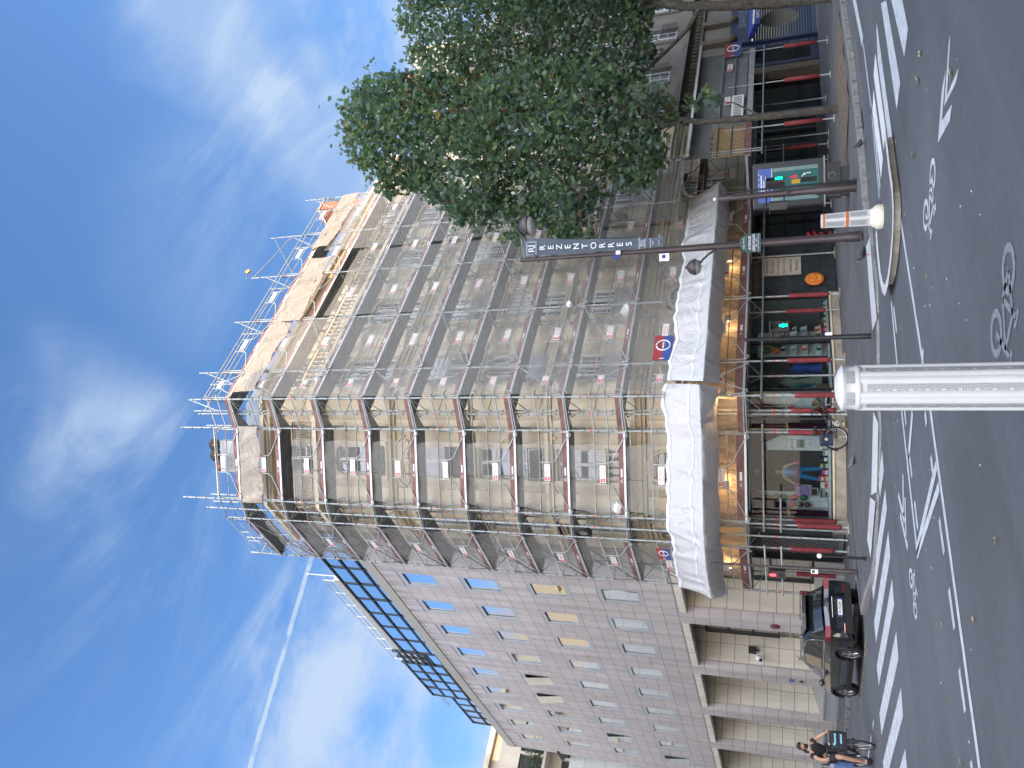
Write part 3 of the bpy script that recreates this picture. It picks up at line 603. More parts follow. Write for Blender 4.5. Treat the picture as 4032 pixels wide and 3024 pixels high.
# ---------------------------------------------------------------- modern office building (panel joints every .68 x .64 m)
def panelmat(name,col,joint,w_,h_,off=0.,stain=.25,top=0):
    m,n=nt(name); out=N(n,'ShaderNodeOutputMaterial'); p=N(n,'ShaderNodeBsdfPrincipled'); L(n,p.outputs[0],out.inputs[0]); p.inputs['Roughness'].default_value=.6
    P=N(n,'ShaderNodeNewGeometry').outputs['Position']; sx=N(n,'ShaderNodeSeparateXYZ'); L(n,P,sx.inputs[0])
    def M_(op,a,b): 
        o=N(n,'ShaderNodeMath',operation=op)
        for i,x in enumerate((a,b)):
            if isinstance(x,(int,float)): o.inputs[i].default_value=x
            else: L(n,x,o.inputs[i])
        return o.outputs[0]
    def line(v,per,o_,wd): f=M_('FRACT',M_('DIVIDE',M_('SUBTRACT',v,o_),per),0); return M_('MAXIMUM',M_('LESS_THAN',f,wd/per),M_('GREATER_THAN',f,1-wd/per))
    uu=M_('ADD',sx.outputs[0],sx.outputs[1])
    ln=M_('MAXIMUM',line(uu,w_,off,.009),line(sx.outputs[2],h_,6.36,.012))
    cell=N(n,'ShaderNodeCombineXYZ'); L(n,M_('FLOOR',M_('DIVIDE',M_('SUBTRACT',uu,off),w_),0),cell.inputs[0]); L(n,M_('FLOOR',M_('DIVIDE',M_('SUBTRACT',sx.outputs[2],6.36),h_),0),cell.inputs[1])
    wn=N(n,'ShaderNodeTexWhiteNoise'); L(n,cell.outputs[0],wn.inputs['Vector'])
    mp=N(n,'ShaderNodeMapping'); mp.inputs['Scale'].default_value=(2.2,2.2,.22); L(n,P,mp.inputs[0]); no=N(n,'ShaderNodeTexNoise',i_Scale=1.,i_Detail=7.,i_Roughness=.65); L(n,mp.outputs[0],no.inputs['Vector'])
    mr=N(n,'ShaderNodeMapRange'); L(n,no.outputs['Fac'],mr.inputs[0]); mr.inputs[1].default_value=.35; mr.inputs[2].default_value=.7; mr.inputs[3].default_value=1+stain*.25; mr.inputs[4].default_value=1-stain
    if top:
        mt_=N(n,'ShaderNodeMapRange'); L(n,sx.outputs[2],mt_.inputs[0]); mt_.inputs[1].default_value=top-1.3; mt_.inputs[2].default_value=top; n3=N(n,'ShaderNodeTexNoise',i_Scale=3.,i_Detail=5.); m3=N(n,'ShaderNodeMapping'); m3.inputs['Scale'].default_value=(1,1,.12); L(n,P,m3.inputs[0]); L(n,m3.outputs[0],n3.inputs['Vector']); m4=N(n,'ShaderNodeMapRange'); L(n,n3.outputs['Fac'],m4.inputs[0]); m4.inputs[1].default_value=.4; m4.inputs[2].default_value=.62; mr=N(n,'ShaderNodeMath',operation='MULTIPLY'); ex=M_('SUBTRACT',1.,M_('MULTIPLY',.5,M_('MULTIPLY',mt_.outputs[0],m4.outputs[0]))); q1=[l for l in n.links if 0]; mr0=[x for x in n.nodes if x.bl_idname=='ShaderNodeMapRange'][0]; L(n,mr0.outputs[0],mr.inputs[0]); L(n,ex,mr.inputs[1])
    k=M_('MULTIPLY',mr.outputs[0],M_('ADD',.93,M_('MULTIPLY',wn.outputs[0],.12)))
    v=N(n,'ShaderNodeVectorMath',operation='SCALE'); v.inputs[0].default_value=col; L(n,k,v.inputs['Scale'])
    mx=N(n,'ShaderNodeMix',data_type='RGBA'); L(n,ln,mx.inputs[0]); L(n,v.outputs[0],mx.inputs[6]); mx.inputs[7].default_value=c4(joint); L(n,mx.outputs[2],p.inputs['Base Color']); return m
m_clad=panelmat('cladding',(.54,.495,.49),(.20,.16,.15),.6825,.64,14.65+29.47,.25,20.02); m_beige=panelmat('beige_panel',(.76,.70,.61),(.16,.13,.11),1.365,.66,14.65+31.16,.18)
m_conc=mat('stained_concrete',(.52,.51,.47),.85,var=.3,scale=1.2,streak=6,col2=(.33,.33,.30),world=True)
m_gref=mat('grey_frame',(.45,.47,.50),.45,.3,var=.05); m_mull=mat('dark_mullion',(.025,.03,.035),.35,.4,var=.1); m_glm=mirrorglass('mirror_glass',(.06,.065,.07),.55,.015,(.92,.93,.94),gmax=.9)
m_dgl=mirrorglass('ground_glass',(.05,.055,.055),.12,.05)
MBd=thing('office_building','pink grey panelled office building with rows of mirror windows and glazed attic','building',(14.65,40,0))
WY=[29.47+2.722*i for i in range(9)]; WZ=[(7.69,9.64),(10.87,12.79),(14.01,15.96),(17.15,19.11)]
b=MB(m_clad,FL); hs=[(-y-1.33,-y,a,c) for y in WY for a,c in WZ]
b.wall(-54.4,-26,6.36,20.0,hs,-.01,.12,mr=m_gref); b.box(-54.4,-26,-12,-.011,20.0,20.02,skip='b'); b.quad((-54.4,-.01,6.36),(-54.4,-14,6.36),(-54.4,-14,20),(-54.4,-.01,20)); b.done('wall',MBd)
o=MB(m_conc,FL); o.box(-54.45,-26,-.5,.03,20.02,20.6); o.done('parapet',MBd)
w0=None
for i,y in enumerate(WY):
    for j,(a,c) in enumerate(WZ):
        if w0 is None:
            q=MB(m_gref); q.box(-.66,-.53,-.05,.02,0,1.94); q.box(.53,.66,-.05,.02,0,1.94); q.box(-.53,.53,-.048,.018,1.72,1.94); q.box(-.53,.53,-.048,.018,0,.2)
            q.box(-.53,.53,-.09,-.055,.2,.22,m_mull); q.box(-.53,.53,-.09,-.055,1.7,1.72,m_mull); q.box(-.53,-.5,-.09,-.05,.24,1.66,m_mull); q.box(.5,.53,-.09,-.05,.24,1.66,m_mull)
            w0=q.done('window'); q=MB(m_glm); q.quad((-.515,-.052,.22),(.515,-.052,.22),(.515,-.052,1.7),(-.515,-.052,1.7)); q.done('pane',w0); put(w0,MBd,FL.mat(-y-.665,-.04,a))
        else:
            w=clone(w0,MBd,FL.mat(-y-.665,-.04,a))
            if (i,j) in((4,2),(5,2),(7,1),(8,0)):   # tilted open
                for ch in w.children: ch.matrix_local=Matrix.Translation((0,-.02,.24))@Matrix.Rotation(-.13,4,'X')@Matrix.Translation((0,.1,-.24))
            elif rnd.random()<.6:
                for ch in w.children: ch.matrix_local=Matrix.Rotation(rnd.uniform(-.008,.008),4,'X')@Matrix.Rotation(rnd.uniform(-.012,.012),4,'Z')
# glazed attic, set back, with an open gap near its middle
def attic(y0,y1,z0,z1,rows,bays,x_,name='attic_glazing'):
    q=MB(m_mull,FL); n_=bays; tops=z1
    for k in range(rows+1): z=z0+(z1-z0)*k/rows; q.box(-y1,-y0,x_-.05,x_+.06,z-.045,z+.045)
    for i in range(n_+1): y=y0+(y1-y0)*i/n_; q.box(-y-.04,-y+.04,x_-.06,x_+.05,z0-.02,z1+.05)
    o=q.done(name,MBd); q=MB(m_glm,FL)
    for i in range(n_):
        for k in range(rows):
            e=rnd.uniform(-.012,.012); g=rnd.uniform(-.01,.01); ya=y0+(y1-y0)*i/n_; yb=y0+(y1-y0)*(i+1)/n_; za=z0+(z1-z0)*k/rows; zb=z0+(z1-z0)*(k+1)/rows
            q.quad((-ya-.04,x_+e,za+.045),(-yb+.04,x_-e,za+.045),(-yb+.04,x_-e+g,zb-.045),(-ya-.04,x_+e+g,zb-.045))
    q.done('glazing_pane',o); return o
attic(27.2,40.6,20.62,23.45,3,8,-.55); attic(42.4,47.6,20.62,24.05,4,4,-.55); attic(47.7,52.3,20.62,22.7,2,4,-.56); attic(40.7,42.3,20.62,22.0,2,1,-.56)
q=MB(m_mull,FL)
for i in range(5): z=22.15+i*.42; q.box(-42.35,-40.65,-.6,-.5,z,z+.1)
for u in(-42.3,-41.5,-40.7): q.box(u-.05,u+.05,-.62,-.48,22,24.2)
q.box(-42.2,-40.8,-2.2,-2.1,22,24,m_conc); q.done('louvre_frame',MBd)
q=MB(m_conc,FL); q.box(-49.7,-37.7,-6.5,-3.25,20.02,27.9); q.box(-52.2,-27.2,-8,-.64,20.02,22.6); q.done('roof_plant_room',MBd)
q=MB(m_gref,FL)
def rail(u0,u1,d,z,h,st_):
    for k in(0,1): q.tube((u0,d,z+h*(k+1)/2),(u1,d,z+h*(k+1)/2),.025,n=5)
    n_=int((u1-u0)/st_)
    for i in range(n_+1): q.tube((u0+(u1-u0)*i/n_,d,z),(u0+(u1-u0)*i/n_,d,z+h),.022,n=5)
rail(-49.5,-37.9,-3.3,27.9,.8,1.5); rail(-50,-29,-.75,23.5,.35,1.9); 
for u,h in((-37.9,2.2),(-38.6,1.3),(-47,1.)): q.tube((u,-3.6,27.9),(u,-3.6,27.9+h),.03,n=5); q.tube((u-.4,-3.6,27.6+h),(u+.5,-3.6,27.6+h),.015,n=4)
q.done('roof_railing',MBd)
# ground floor: deep fins, dark glazing, sloping sills and vents
FN=[(31.16,32.13),(36.65,37.63),(42.04,43.11),(47.5,48.5),(53.0,54.4)]
for y0,y1 in FN:
    g=zg(y0); q=MB(m_beige,FL); q.box(-y1,-y0,-.35,-.005,g,6.36,m_clad); q.box(-y1+.02,-y0-.06,-1.9,-.35,g,6.36); q.done('pillar',MBd)
q=MB(m_conc,FL); q.box(-54.4,-26,-2,-.02,6.3,6.358); q.box(-54.4,-26.0,-.4,-.02,6.0,6.3,m_beige); q.done('soffit',MBd)
q=MB(m_beige,FL); q.quad((-54.4,-1.95,-.4),(-26,-1.95,-.4),(-26,-1.95,6.3),(-54.4,-1.95,6.3)); q.done('recess_wall',MBd)
bays=[(26.4,31.1)]+[(FN[i][1],FN[i+1][0]) for i in range(4)]
for k,(y0,y1) in enumerate(bays):
    zb=2.35 if k==1 else .95; q=MB(m_mull,FL); z0,z1=zb,5.75; a,c=y0+.55,y1-.25; d=-1.82
    for u in(a,(a+c)/2-.05,c): q.box(-u-.12,-u,d,d+.14,z0,z1)
    for z in(z0,z0+(z1-z0)/3,z0+2*(z1-z0)/3,z1-.1): q.box(-c,-a-.12,d+.01,d+.12,z,z+.1)
    o=q.done('ground_window',MBd); q=MB(m_dgl,FL); q.quad((-c,d+.05,z0),(-a,d+.05,z0),(-a,d+.05,z1),(-c,d+.05,z1)); q.done('pane',o)
    if k!=1:
        g=zg(y0); q=MB(m_beige,FL); q.prism([(-1.82,.95),(-.1,.72+g),(-.1,g-.2),(-1.82,g-.2)],-y1+.001,-y0-.001,m_conc,pl='dz'); q.done('sloping_sill',MBd)
        if k>=2:
            q=MB(m_mull,FL); v0,v1=y0+.35,min(y1-.2,y0+4.1); q.box(-v1,-v0,-.12,-.06,g+.1,.72+g)
            for j in range(24): u=-v1+(v1-v0)*(j+.5)/24; q.box(u-.035,u+.035,-.06,.0,g+.16,.68+g,m_gref)
            q.box(-v1,-v0,-.06,.02,g+.66,.75+g,m_gref); q.box(-v1,-v0,-.06,.02,g+.08,.15+g,m_gref); q.done('vent_grille',MBd)
    else:
        q=MB(m_black,FL); a,c=y0+.5,y1-.2
        for i in range(20):
            for s in(-1,1):
                for j in range(5): u=-c+(c-a)*(i+.5)/20; q.tube((u-s*.1,d+.1,.2+.42*j),(u+s*.1,d+.1,.62+.42*j),.012,n=4,caps=False)
        q.done('grille_gate',MBd)
q=MB(mat('maroon_plaque',(.16,.03,.035),.4)); q.F=FL; q.lathe([(.001,.0),(.2,.0),(.2,.03),(.15,.05),(.001,.05)],(-31.65,-.004,2.47),n=18,ax='d',caps=False)
q.done('oval_plaque',MBd)
q=MB(mat('enamel_blue',(.03,.06,.3),.35)); q.F=FL; q.box(-37.3,-37.02,0,.015,1.75,1.97); q.text('PARIS',-37.16,.018,1.86,.07,m_white); q.box(-37.3,-37.05,0,.012,1.35,1.52,mat('brown_plate',(.09,.05,.04),.5)); q.done('small_sign_plate',MBd)
o=MB(m_white,FL); o.tube((-36.58,-.55,3.35),(-36.3,-.55,3.35),.04); o.ball((-36.2,-.5,3.28),(.13,.13,.14)); o.ball((-36.2,-.42,3.2),(.09,.09,.09),m_black)
tag(o.done('security_camera',None,(14.65+.5,36.2,3.3)),'white dome security camera on the beige side of the second office pillar','security camera')
o=MB(m_black,FL); o.box(-36.62,-36.42,-1.12,-.84,3.42,3.75); o.tube((-36.6,-1,3.3),(-36.5,-1,3.45),.03); o.box(-36.41,-36.4,-1.09,-.87,3.45,3.72,m_dgl)
tag(o.done('wall_floodlight',None,(15.6,36.5,3.5)),'square black floodlight fixed beside the dome camera on the office pillar','floodlight')
o=MB(m_dark,FL); P=[(0,0),(.1,.16),(.02,.3),(.16,.24),(.28,.34),(.2,.1),(.3,.02)]
for p,q_ in((P[0],P[3]),(P[1],P[4]),(P[2],P[5]),(P[3],P[6]),(P[0],P[5])): o.tube((-36.61,-.7-p[0],1.3+p[1]),(-36.61,-.7-q_[0],1.3+q_[1]),.012,n=4)
o.done('graffiti',MBd)
# ---------------------------------------------------------------- buildings at the left end of the street
m_cream=mat('cream_render',(.55,.49,.40),.85,var=.15,scale=.8,streak=4,world=True); m_wpan=panelmat('white_panel',(.6,.62,.62),(.3,.31,.32),2.4,1.5,0.,.15); m_green=mat('planter_leaves',(.05,.08,.03),.8,var=.4,scale=9)
FF=Fr((0,58,0),(1,0,0),(0,-1,0))
FB=thing('apartment_house','cream apartment house with planted balconies behind the office block','building',(16,60,0))
b=MB(m_cream,FF); b.wall(6,34,0,23.3,[(u,u+1.3,z,z+1.9) for u in(11.2,13.9,15.4,19) for z in(9.5,12.6,15.7,18.9)],0,.3); b.box(6,34,-12,-.01,23.3,23.32); b.box(5.9,34,0,.4,22.9,23.29); b.quad((6,0,0),(6,-12,0),(6,-12,23.3),(6,0,23.3)); b.done('wall',FB)
b=MB(m_dgl,FF)
for u in(11.2,13.9,15.4,19):
    for z in(9.5,12.6,15.7,18.9): b.quad((u,-.25,z),(u+1.3,-.25,z),(u+1.3,-.25,z+1.9),(u,-.25,z+1.9))
b.done('window',FB)
b=MB(m_cream,FF)
for z in(12.4,15.5,18.7): b.box(10.5,17,0,1.1,z-.2,z)
b.done('balcony',FB)
b=MB(m_black,FF)
for z in(12.4,15.5,18.7):
    for k in range(4): b.tube((10.5,1.05,z+.3*k),(17,1.05,z+.3*k),.02,n=4)
    for i in range(9): b.tube((10.5+.8*i,1.05,z),(10.5+.8*i,1.05,z+1),.02,n=4)
b.done('balcony_railing',FB)
b=MB(m_green,FF)
for i in range(500):
    u=rnd.uniform(14.2,16.8); z=rnd.choice((15.6,18.8,18.8))+rnd.random()**1.5*1.3; d=rnd.uniform(.7,1.2); s=rnd.uniform(.06,.14); a=rnd.uniform(0,6)
    b.quad((u,d,z),(u+s*math.cos(a),d+.03,z+s*math.sin(a)),(u+s*1.5*math.cos(a+.5),d,z+s*1.5*math.sin(a+.5)),(u+s*math.cos(a+1),d-.03,z+s*math.sin(a+1)))
b.done('balcony_plants',FB)
FW=Fr((0,55.6,0),(1,0,0),(0,-1,0)); WB=thing('white_block','low white panelled block beyond the end of the office building','building',(13,56,0))
b=MB(m_wpan,FW); b.box(2,18,-6,0,-1,16.4); b.done('wall',WB)
b=MB(m_dgl,FW)
for z in(3.5,6.6,9.7,12.8): b.box(13.2,14.5,.0,.12,z,z+.5); b.box(12.3,13.0,.0,.1,z-.1,z+.25)
b.done('window',WB)
b=MB(m_mull,FW); b.prism([(14.5,16.9),(17,18.6),(17,14.6)],.02,1.6); b.done('roof_gutter',WB)
# ---------------------------------------------------------------- stone house on the right, beyond the scaffold
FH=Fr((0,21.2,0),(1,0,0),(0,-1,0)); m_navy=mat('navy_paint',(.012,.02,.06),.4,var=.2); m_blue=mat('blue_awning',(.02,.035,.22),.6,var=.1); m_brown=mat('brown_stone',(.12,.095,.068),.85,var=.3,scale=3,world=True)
HB=thing('stone_house','tree-shaded stone house with shuttered navy shop under tall white windows at the right','building',(45,22,0))
hx=[38.2,42.0,46.9,50.9,55]; hz=[(7.9,10.2),(11.4,13.6),(14.6,16.8),(17.7,19.7)]
m_stoneD=mat('shaded_limestone',(.155,.143,.123),.85,var=.25,scale=1,streak=3,world=True); b=MB(m_stoneD,FH); b.wall(35.03,62,3.9,21,[(x-.75,x+.75,a,c) for x in hx for a,c in hz],0,.3); b.done('wall',HB)  # dirty limestone with the shade of the trees put into its colour
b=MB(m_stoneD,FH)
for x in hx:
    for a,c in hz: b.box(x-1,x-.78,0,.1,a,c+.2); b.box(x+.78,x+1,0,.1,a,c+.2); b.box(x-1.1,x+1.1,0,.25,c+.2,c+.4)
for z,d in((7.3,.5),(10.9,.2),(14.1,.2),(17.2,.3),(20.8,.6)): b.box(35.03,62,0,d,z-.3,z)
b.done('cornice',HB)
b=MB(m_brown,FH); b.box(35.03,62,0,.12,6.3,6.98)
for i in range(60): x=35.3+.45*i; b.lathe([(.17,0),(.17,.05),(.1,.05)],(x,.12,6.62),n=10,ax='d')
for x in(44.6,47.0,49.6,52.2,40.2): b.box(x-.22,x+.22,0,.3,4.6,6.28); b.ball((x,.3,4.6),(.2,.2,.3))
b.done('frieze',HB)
w1=None
for x in hx:
    for a,c in hz:
        if w1 is None: w1=window(1.5,c-a,2,4); put(w1,HB,FH.mat(x,-.2,a))
        else: clone(w1,HB,FH.mat(x,-.2,a))
for x in hx: 
    o=MB(m_black,FH); o.box(x-.9,x+.9,.3,.33,8.75,8.8)
    for i in range(13): o.tube((x-.9+.15*i,.31,7.9),(x-.9+.15*i,.31,8.75),.012,n=4)
    o.done('iron_railing',HB)
b=MB(m_zinc,FH); b.quad((35.03,.3,21),(62,.3,21),(62,-2,24.5),(35.03,-2,24.5)); b.quad((35.03,-2,24.5),(62,-2,24.5),(62,-12,25.5),(35.03,-12,25.5)); b.done('roof',HB)
b=MB(m_brick,FH); b.box(52.0,53.2,-5.2,-2.6,23.8,30.0); b.box(51.9,53.3,-5.3,-2.5,30.0,30.25,m_stone2)
for k in range(5): b.lathe([(.16,0),(.13,.6)],(52.6,-5+.5*k,30.25),n=8)
b.done('chimney',HB)
b=MB(m_stone2,FH); b.box(50.3,51.4,-2.0,.1,22.8,26.4); b.prism([(50.1,26.4),(51.6,26.4),(50.85,27.2)],-2.1,.2); b.done('dormer',HB)
b=MB(m_navy,FH); b.box(44.0,51,.0,.25,3.55,4.75); b.box(43.9,44.1,-.1,.2,.1,3.55); b.box(49.4,49.7,-.1,.2,.1,3.55)
for i in range(22): b.box(44.1,49.4,-.06+.02*(i%2),-.02,.35+.143*i,.48+.143*i)
b.text("SNAFFLE'S",47.1,.26,4.1,.62,m_zinc,sx=.9); b.done('shop_shutter',HB)
# the pale round picture painted on the shutter
b=MB(mat('shutter_print',(.20,.17,.13),.7,var=.5,scale=9),FH)
for i in range(15):
    t=(i-7)/7.6; wd=1.05*math.sqrt(max(0,1-t*t)); z=2.0+1.05*t; b.quad((46.9-wd,-.017,z),(46.9+wd,-.017,z),(46.9+wd,-.017,z+.1),(46.9-wd,-.017,z+.1))
b.done('shutter_picture',HB)
b=MB(m_blue,FH); b.prism([(.2,3.75),(1.0,3.35),(1.0,3.05),(.2,3.45)],44.4,50.2,pl='dz'); b.box(44.4,50.2,1.001,1.03,3.36,3.46,m_white); b.text("SNAFFLE'S",45.6,1.035,3.2,.26,m_white); b.text('CHOCOLATE PASTRY',48.6,1.035,3.2,.14,m_white); b.done('awning',HB)
b=MB(m_navy,FH); b.box(43.3,43.85,0,.1,.1,4.1); b.box(41.2,41.5,0,.15,.1,4.1); b.box(41.5,43.3,0,.12,3.3,4.1); b.box(41.5,43.3,0,.1,.1,.5)
for k,ch in enumerate("CHOCOLATE PASTRY SNAFFLE'S"): b.text(ch,43.56,.105,4.0-.145*k,.17,m_cream,ang=-math.pi/2)
b.box(35.1,36.6,0,.1,.1,4.1); b.box(40.6,41.2,0,.1,.1,4.1,m_brown); b.box(36.6,40.6,0,.12,3.4,4.1); b.done('shopfront',HB)
b=MB(m_dsh,FH); b.quad((41.5,.02,.5),(43.3,.02,.5),(43.3,.02,3.3),(41.5,.02,3.3)); b.quad((36.6,-.4,.1),(40.6,-.4,.1),(40.6,-.4,3.4),(36.6,-.4,3.4)); b.done('shop_window_pane',HB)
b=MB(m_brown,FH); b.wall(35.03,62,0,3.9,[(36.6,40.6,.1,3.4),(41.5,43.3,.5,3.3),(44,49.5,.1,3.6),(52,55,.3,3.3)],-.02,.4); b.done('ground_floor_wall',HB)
# ---------------------------------------------------------------- houses across the two streets (behind the photographer, seen in reflections)
m_op=mat('honey_stone',(.62,.52,.36),.85,var=.2,scale=.6,streak=3,world=True)
def opposite(name,label,f,u0,u1,h,depth=11):
    t=thing(name,label,'building',f((u0+u1)/2,0,0)); b=MB(m_op,f); us=[u for u in [u0+1.2+3.1*i for i in range(int((u1-u0)/3.1))] if u+1.2<u1]; zs=[4.6+3.2*i for i in range(int((h-5)/3.2))]
    b.wall(u0,u1,-.5,h,[(u,u+1.2,z,z+2) for u in us for z in zs],0,.3); b.quad((u0,0,-.5),(u0,-depth,-.5),(u0,-depth,h),(u0,0,h)); b.quad((u1,0,-.5),(u1,-depth,-.5),(u1,-depth,h),(u1,0,h))
    for z in zs: b.box(u0,u1,0,.25,z-.35,z-.15)
    b.box(u0,u1,0,.5,h-.3,h); b.done('wall',t)
    b=MB(m_zinc,f); b.quad((u0,0,h),(u1,0,h),(u1,-2,h+2.6),(u0,-2,h+2.6)); b.quad((u0,-2,h+2.6),(u1,-2,h+2.6),(u1,-depth,h+3),(u0,-depth,h+3)); b.done('roof',t)
    b=MB(m_brick,f); b.box(u0+1,u0+3.4,-4,-2.6,h,h+5); b.done('chimney',t); w=None
    b=MB(m_dgl)
    b.quad((-.6,0,0),(.6,0,0),(.6,0,2),(-.6,0,2)); b.box(-.04,.04,.0,.04,0,2,m_wframe); b.box(-.6,.6,.0,.05,.95,1.02,m_wframe); w=b.done('window')
    for u in us:
        for z in zs:
            if w.parent is None: put(w,t,f.mat(u+.6,-.22,z))
            else: clone(w,t,f.mat(u+.6,-.22,z))
FO=Fr((-9.5,0,0),(0,1,0),(1,0,0)); FS=Fr((0,-22,0),(1,0,0),(0,1,0))
opposite('street_house','honey stone house across the side street with a brick chimney, nearest the junction',FO,13,30,27.5); opposite('street_house','taller honey stone house across the side street, farther along',FO,30.1,52,29); opposite('street_house','honey stone house across the side street at its far end',FO,52.1,80,27)
opposite('street_house','honey stone house across the avenue, facing the scaffold',FS,-8,20,24.0); opposite('street_house','tall honey stone house across the avenue, farther right',FS,20.1,50,25); opposite('street_house','honey stone house far along the avenue on the sunny side',FS,50.1,92,24.5); opposite('street_house','long honey stone house at the distant end of the avenue',FS,92.1,150,25); opposite('street_house','last honey stone house seen down the avenue',FS,150.1,230,26)

for i,(x,y,z,h,lb) in enumerate(((34.2,25.5,25.2,3.2,'tall thin television aerial on the roof beside the tree crown'),(32.6,25.0,25.2,2.3,'shorter television aerial on the roof, nearer the scaffold'))):
    b=MB(m_mull); b.tube((x,y,z),(x,y,z+h),.025,n=5); b.tube((x-.7,y,z+h-.2),(x+.7,y,z+h-.15),.015,n=4); b.tube((x-.5,y,z+h-.7),(x+.5,y,z+h-.7),.014,n=4)
    for k in range(7): b.tube((x-.6+.2*k,y-.25,z+h-.19),(x-.6+.2*k,y+.25,z+h-.17),.009,n=4)
    tag(b.done('roof_aerial',None,(x,y,z)),lb,'aerial','roof aerials')
# ---------------------------------------------------------------- scaffold
m_tube=mat('galvanised_tube',(.40,.43,.43),.5,.4,var=.22,scale=6,world=True); m_tubed=mat('dull_tube',(.30,.31,.32),.5,.5,var=.3,scale=5,world=True)
m_board=mat('red_toe_board',(.19,.085,.08),.7,var=.35,scale=3,col2=(.27,.14,.13),world=True); m_edge=mat('deck_edge',(.55,.57,.58),.45,.4,var=.15,scale=5,world=True)
m_plate=mat('sign_white',(.75,.75,.74),.5,var=.04); m_red=mat('sign_red',(.62,.05,.07),.5,var=.05); m_foam=mat('red_foam',(.21,.03,.035),.75,var=.3,scale=4,world=True); m_tag=mat('marker_tape',(.6,.12,.08),.5,var=.1)
m,n=nt('perforated_steel'); out=N(n,'ShaderNodeOutputMaterial'); p=N(n,'ShaderNodeBsdfPrincipled'); p.inputs['Base Color'].default_value=(.42,.435,.45,1); p.inputs['Roughness'].default_value=.5; p.inputs['Metallic'].default_value=.4
tc=N(n,'ShaderNodeTexCoord'); vo=N(n,'ShaderNodeTexVoronoi',i_Scale=22.); vo.inputs['Randomness'].default_value=.25; L(n,tc.outputs['Object'],vo.inputs['Vector']); ls=N(n,'ShaderNodeMath',operation='GREATER_THAN'); L(n,vo.outputs['Distance'],ls.inputs[0]); ls.inputs[1].default_value=.16
L(n,ls.outputs[0],p.inputs['Alpha']); L(n,p.outputs[0],out.inputs[0]); m_deck=m
m_deckframe=mat('deck_steel',(.36,.375,.39),.5,.4,var=.25,scale=4,world=True)
LZ=[3.2,5.15,7.15,9.15,11.12,13.1,15.08,17.05,19.15,21.2,23.25]
_c={}
def mesh(key,fn):
    if key not in _c: _c[key]=fn()
    return _c[key]
def inst(parent,key,fn,f,u,d,z):
    o=mesh(key,fn)
    if o.parent is None: put(o,parent,f.mat(u,d,z)); return o
    return clone(o,parent,f.mat(u,d,z))
def mk_standard(h,r=.03,foot=None):
    def g():
        b=MB(m_tube); b.tube((0,0,0),(0,0,h),r)
        k=int(h/.5)
        for i in range(1,k+1): b.lathe([(r,0),(.055,.004),(.055,.016),(r,.02)],(0,0,.5*i-.12),m_tubed,n=8,caps=False)
        for i in range(int(h/3)): b.tube((0,0,2.1+3*i),(0,0,2.17+3*i),r+.004,m_tag,n=8)
        return b.done('standard')
    return g
def mk_deck(w):
    def g():
        b=MB(m_deck)
        for k in range(2):
            y0=.37+.365*k; b.box(0.03,w-.03,y0,y0+.355,-.012,0); 
            for q in(0,.11,.235,.325): b.box(.035,w-.035,y0+q,y0+q+.028,-.075,-.0125,m_deckframe)
            b.box(.0,.05,y0+.03,y0+.325,-.08,-.013,m_deckframe); b.box(w-.05,w,y0+.03,y0+.325,-.08,-.013,m_deckframe)
        b.box(.02,w-.02,1.085,1.135,-.075,-.005,m_edge)
        return b.done('deck')
    return g
def mk_toe(w,h=.17):
    def g():
        b=MB(m_board); b.box(.06,w-.06,1.09,1.118,.0,h)
        if w>2: b.text('2A',w*.42,1.12,h*.5,.11,m_plate); b.box(w*.42+.14,w*.42+.42,1.118,1.12,h*.3,h*.62,m_plate)
        return b.done('toe_board')
    return g
def mk_guard(w,txtv):
    def g():
        b=MB(m_tube); d=1.14; c=w/2; s=.36 if w>2 else .2; r=.02
        b.tube((.04,d,1.0),(w-.04,d,1.0),.022,n=6); b.tube((.1,d,.52),(w-.1,d,.52),.02,n=6)
        for sg in(-1,1):
            e=.06 if sg<0 else w-.06; q=lambda x:e-sg*x
            P=[(q(.0),d,1.0),(q(0),d,.1),(q(.01),d+.02,-.02),(q(.03),d+.04,-.13),(q(.08),d+.05,-.17),(q(.14),d+.04,-.13),(q(.17),d+.02,-.03)]
            t=c+sg*s; P+=[(t+sg*.12,d,.38),(t+sg*.03,d,.5),(t,d,.62),(t,d,1.0)]; b.path(P,r,n=5)
        o=b.done('guardrail')
        if txtv:
            p=MB(m_plate); W=.3 if w>2 else .18; p.box(c-W,c+W,d+.022,d+.03,.62,.83); x0=c-W
            if txtv==2: p.text('METRIX',c,d+.0315,.75,.13,m_red); p.box(c-W*.6,c+W*.6,d+.03,d+.031,.65,.67,m_tag)
            else:
                p.box(x0+.02,x0+.14,d+.03,d+.031,.64,.81,m_red); p.prism([(x0+.04,.72),(x0+.08,.68),(x0+.125,.78),(x0+.08,.73)],d+.0312,d+.0318)
                if txtv==1: p.text('PLETTAC',c+W*.28,d+.0315,.725,.11,m_red,sx=.92)
                elif txtv==3: p.text('PLETTAC',c+W*.28,d+.0315,.775,.09,m_red); p.text('MEFRAN',c+W*.28,d+.0315,.68,.09,m_red)
                else: p.text('plettac',c+W*.28,d+.0315,.73,.12,m_red,bold=.01)
            p.done('name_plate',o)
        return o
    return g
def mk_transom():
    b=MB(m_tube); b.tube((0,.36,-.1),(0,1.1,-.1),.024,n=6); b.tube((0,.36,-.55),(0,1.0,-.12),.017,m_tubed,n=5); b.tube((0,-.02,-.1),(0,.36,-.1),.022,m_tubed,n=5); b.tube((0,-.0,-.1),(0,.36,-.62),.017,m_tubed,n=5); return b.done('bracket')
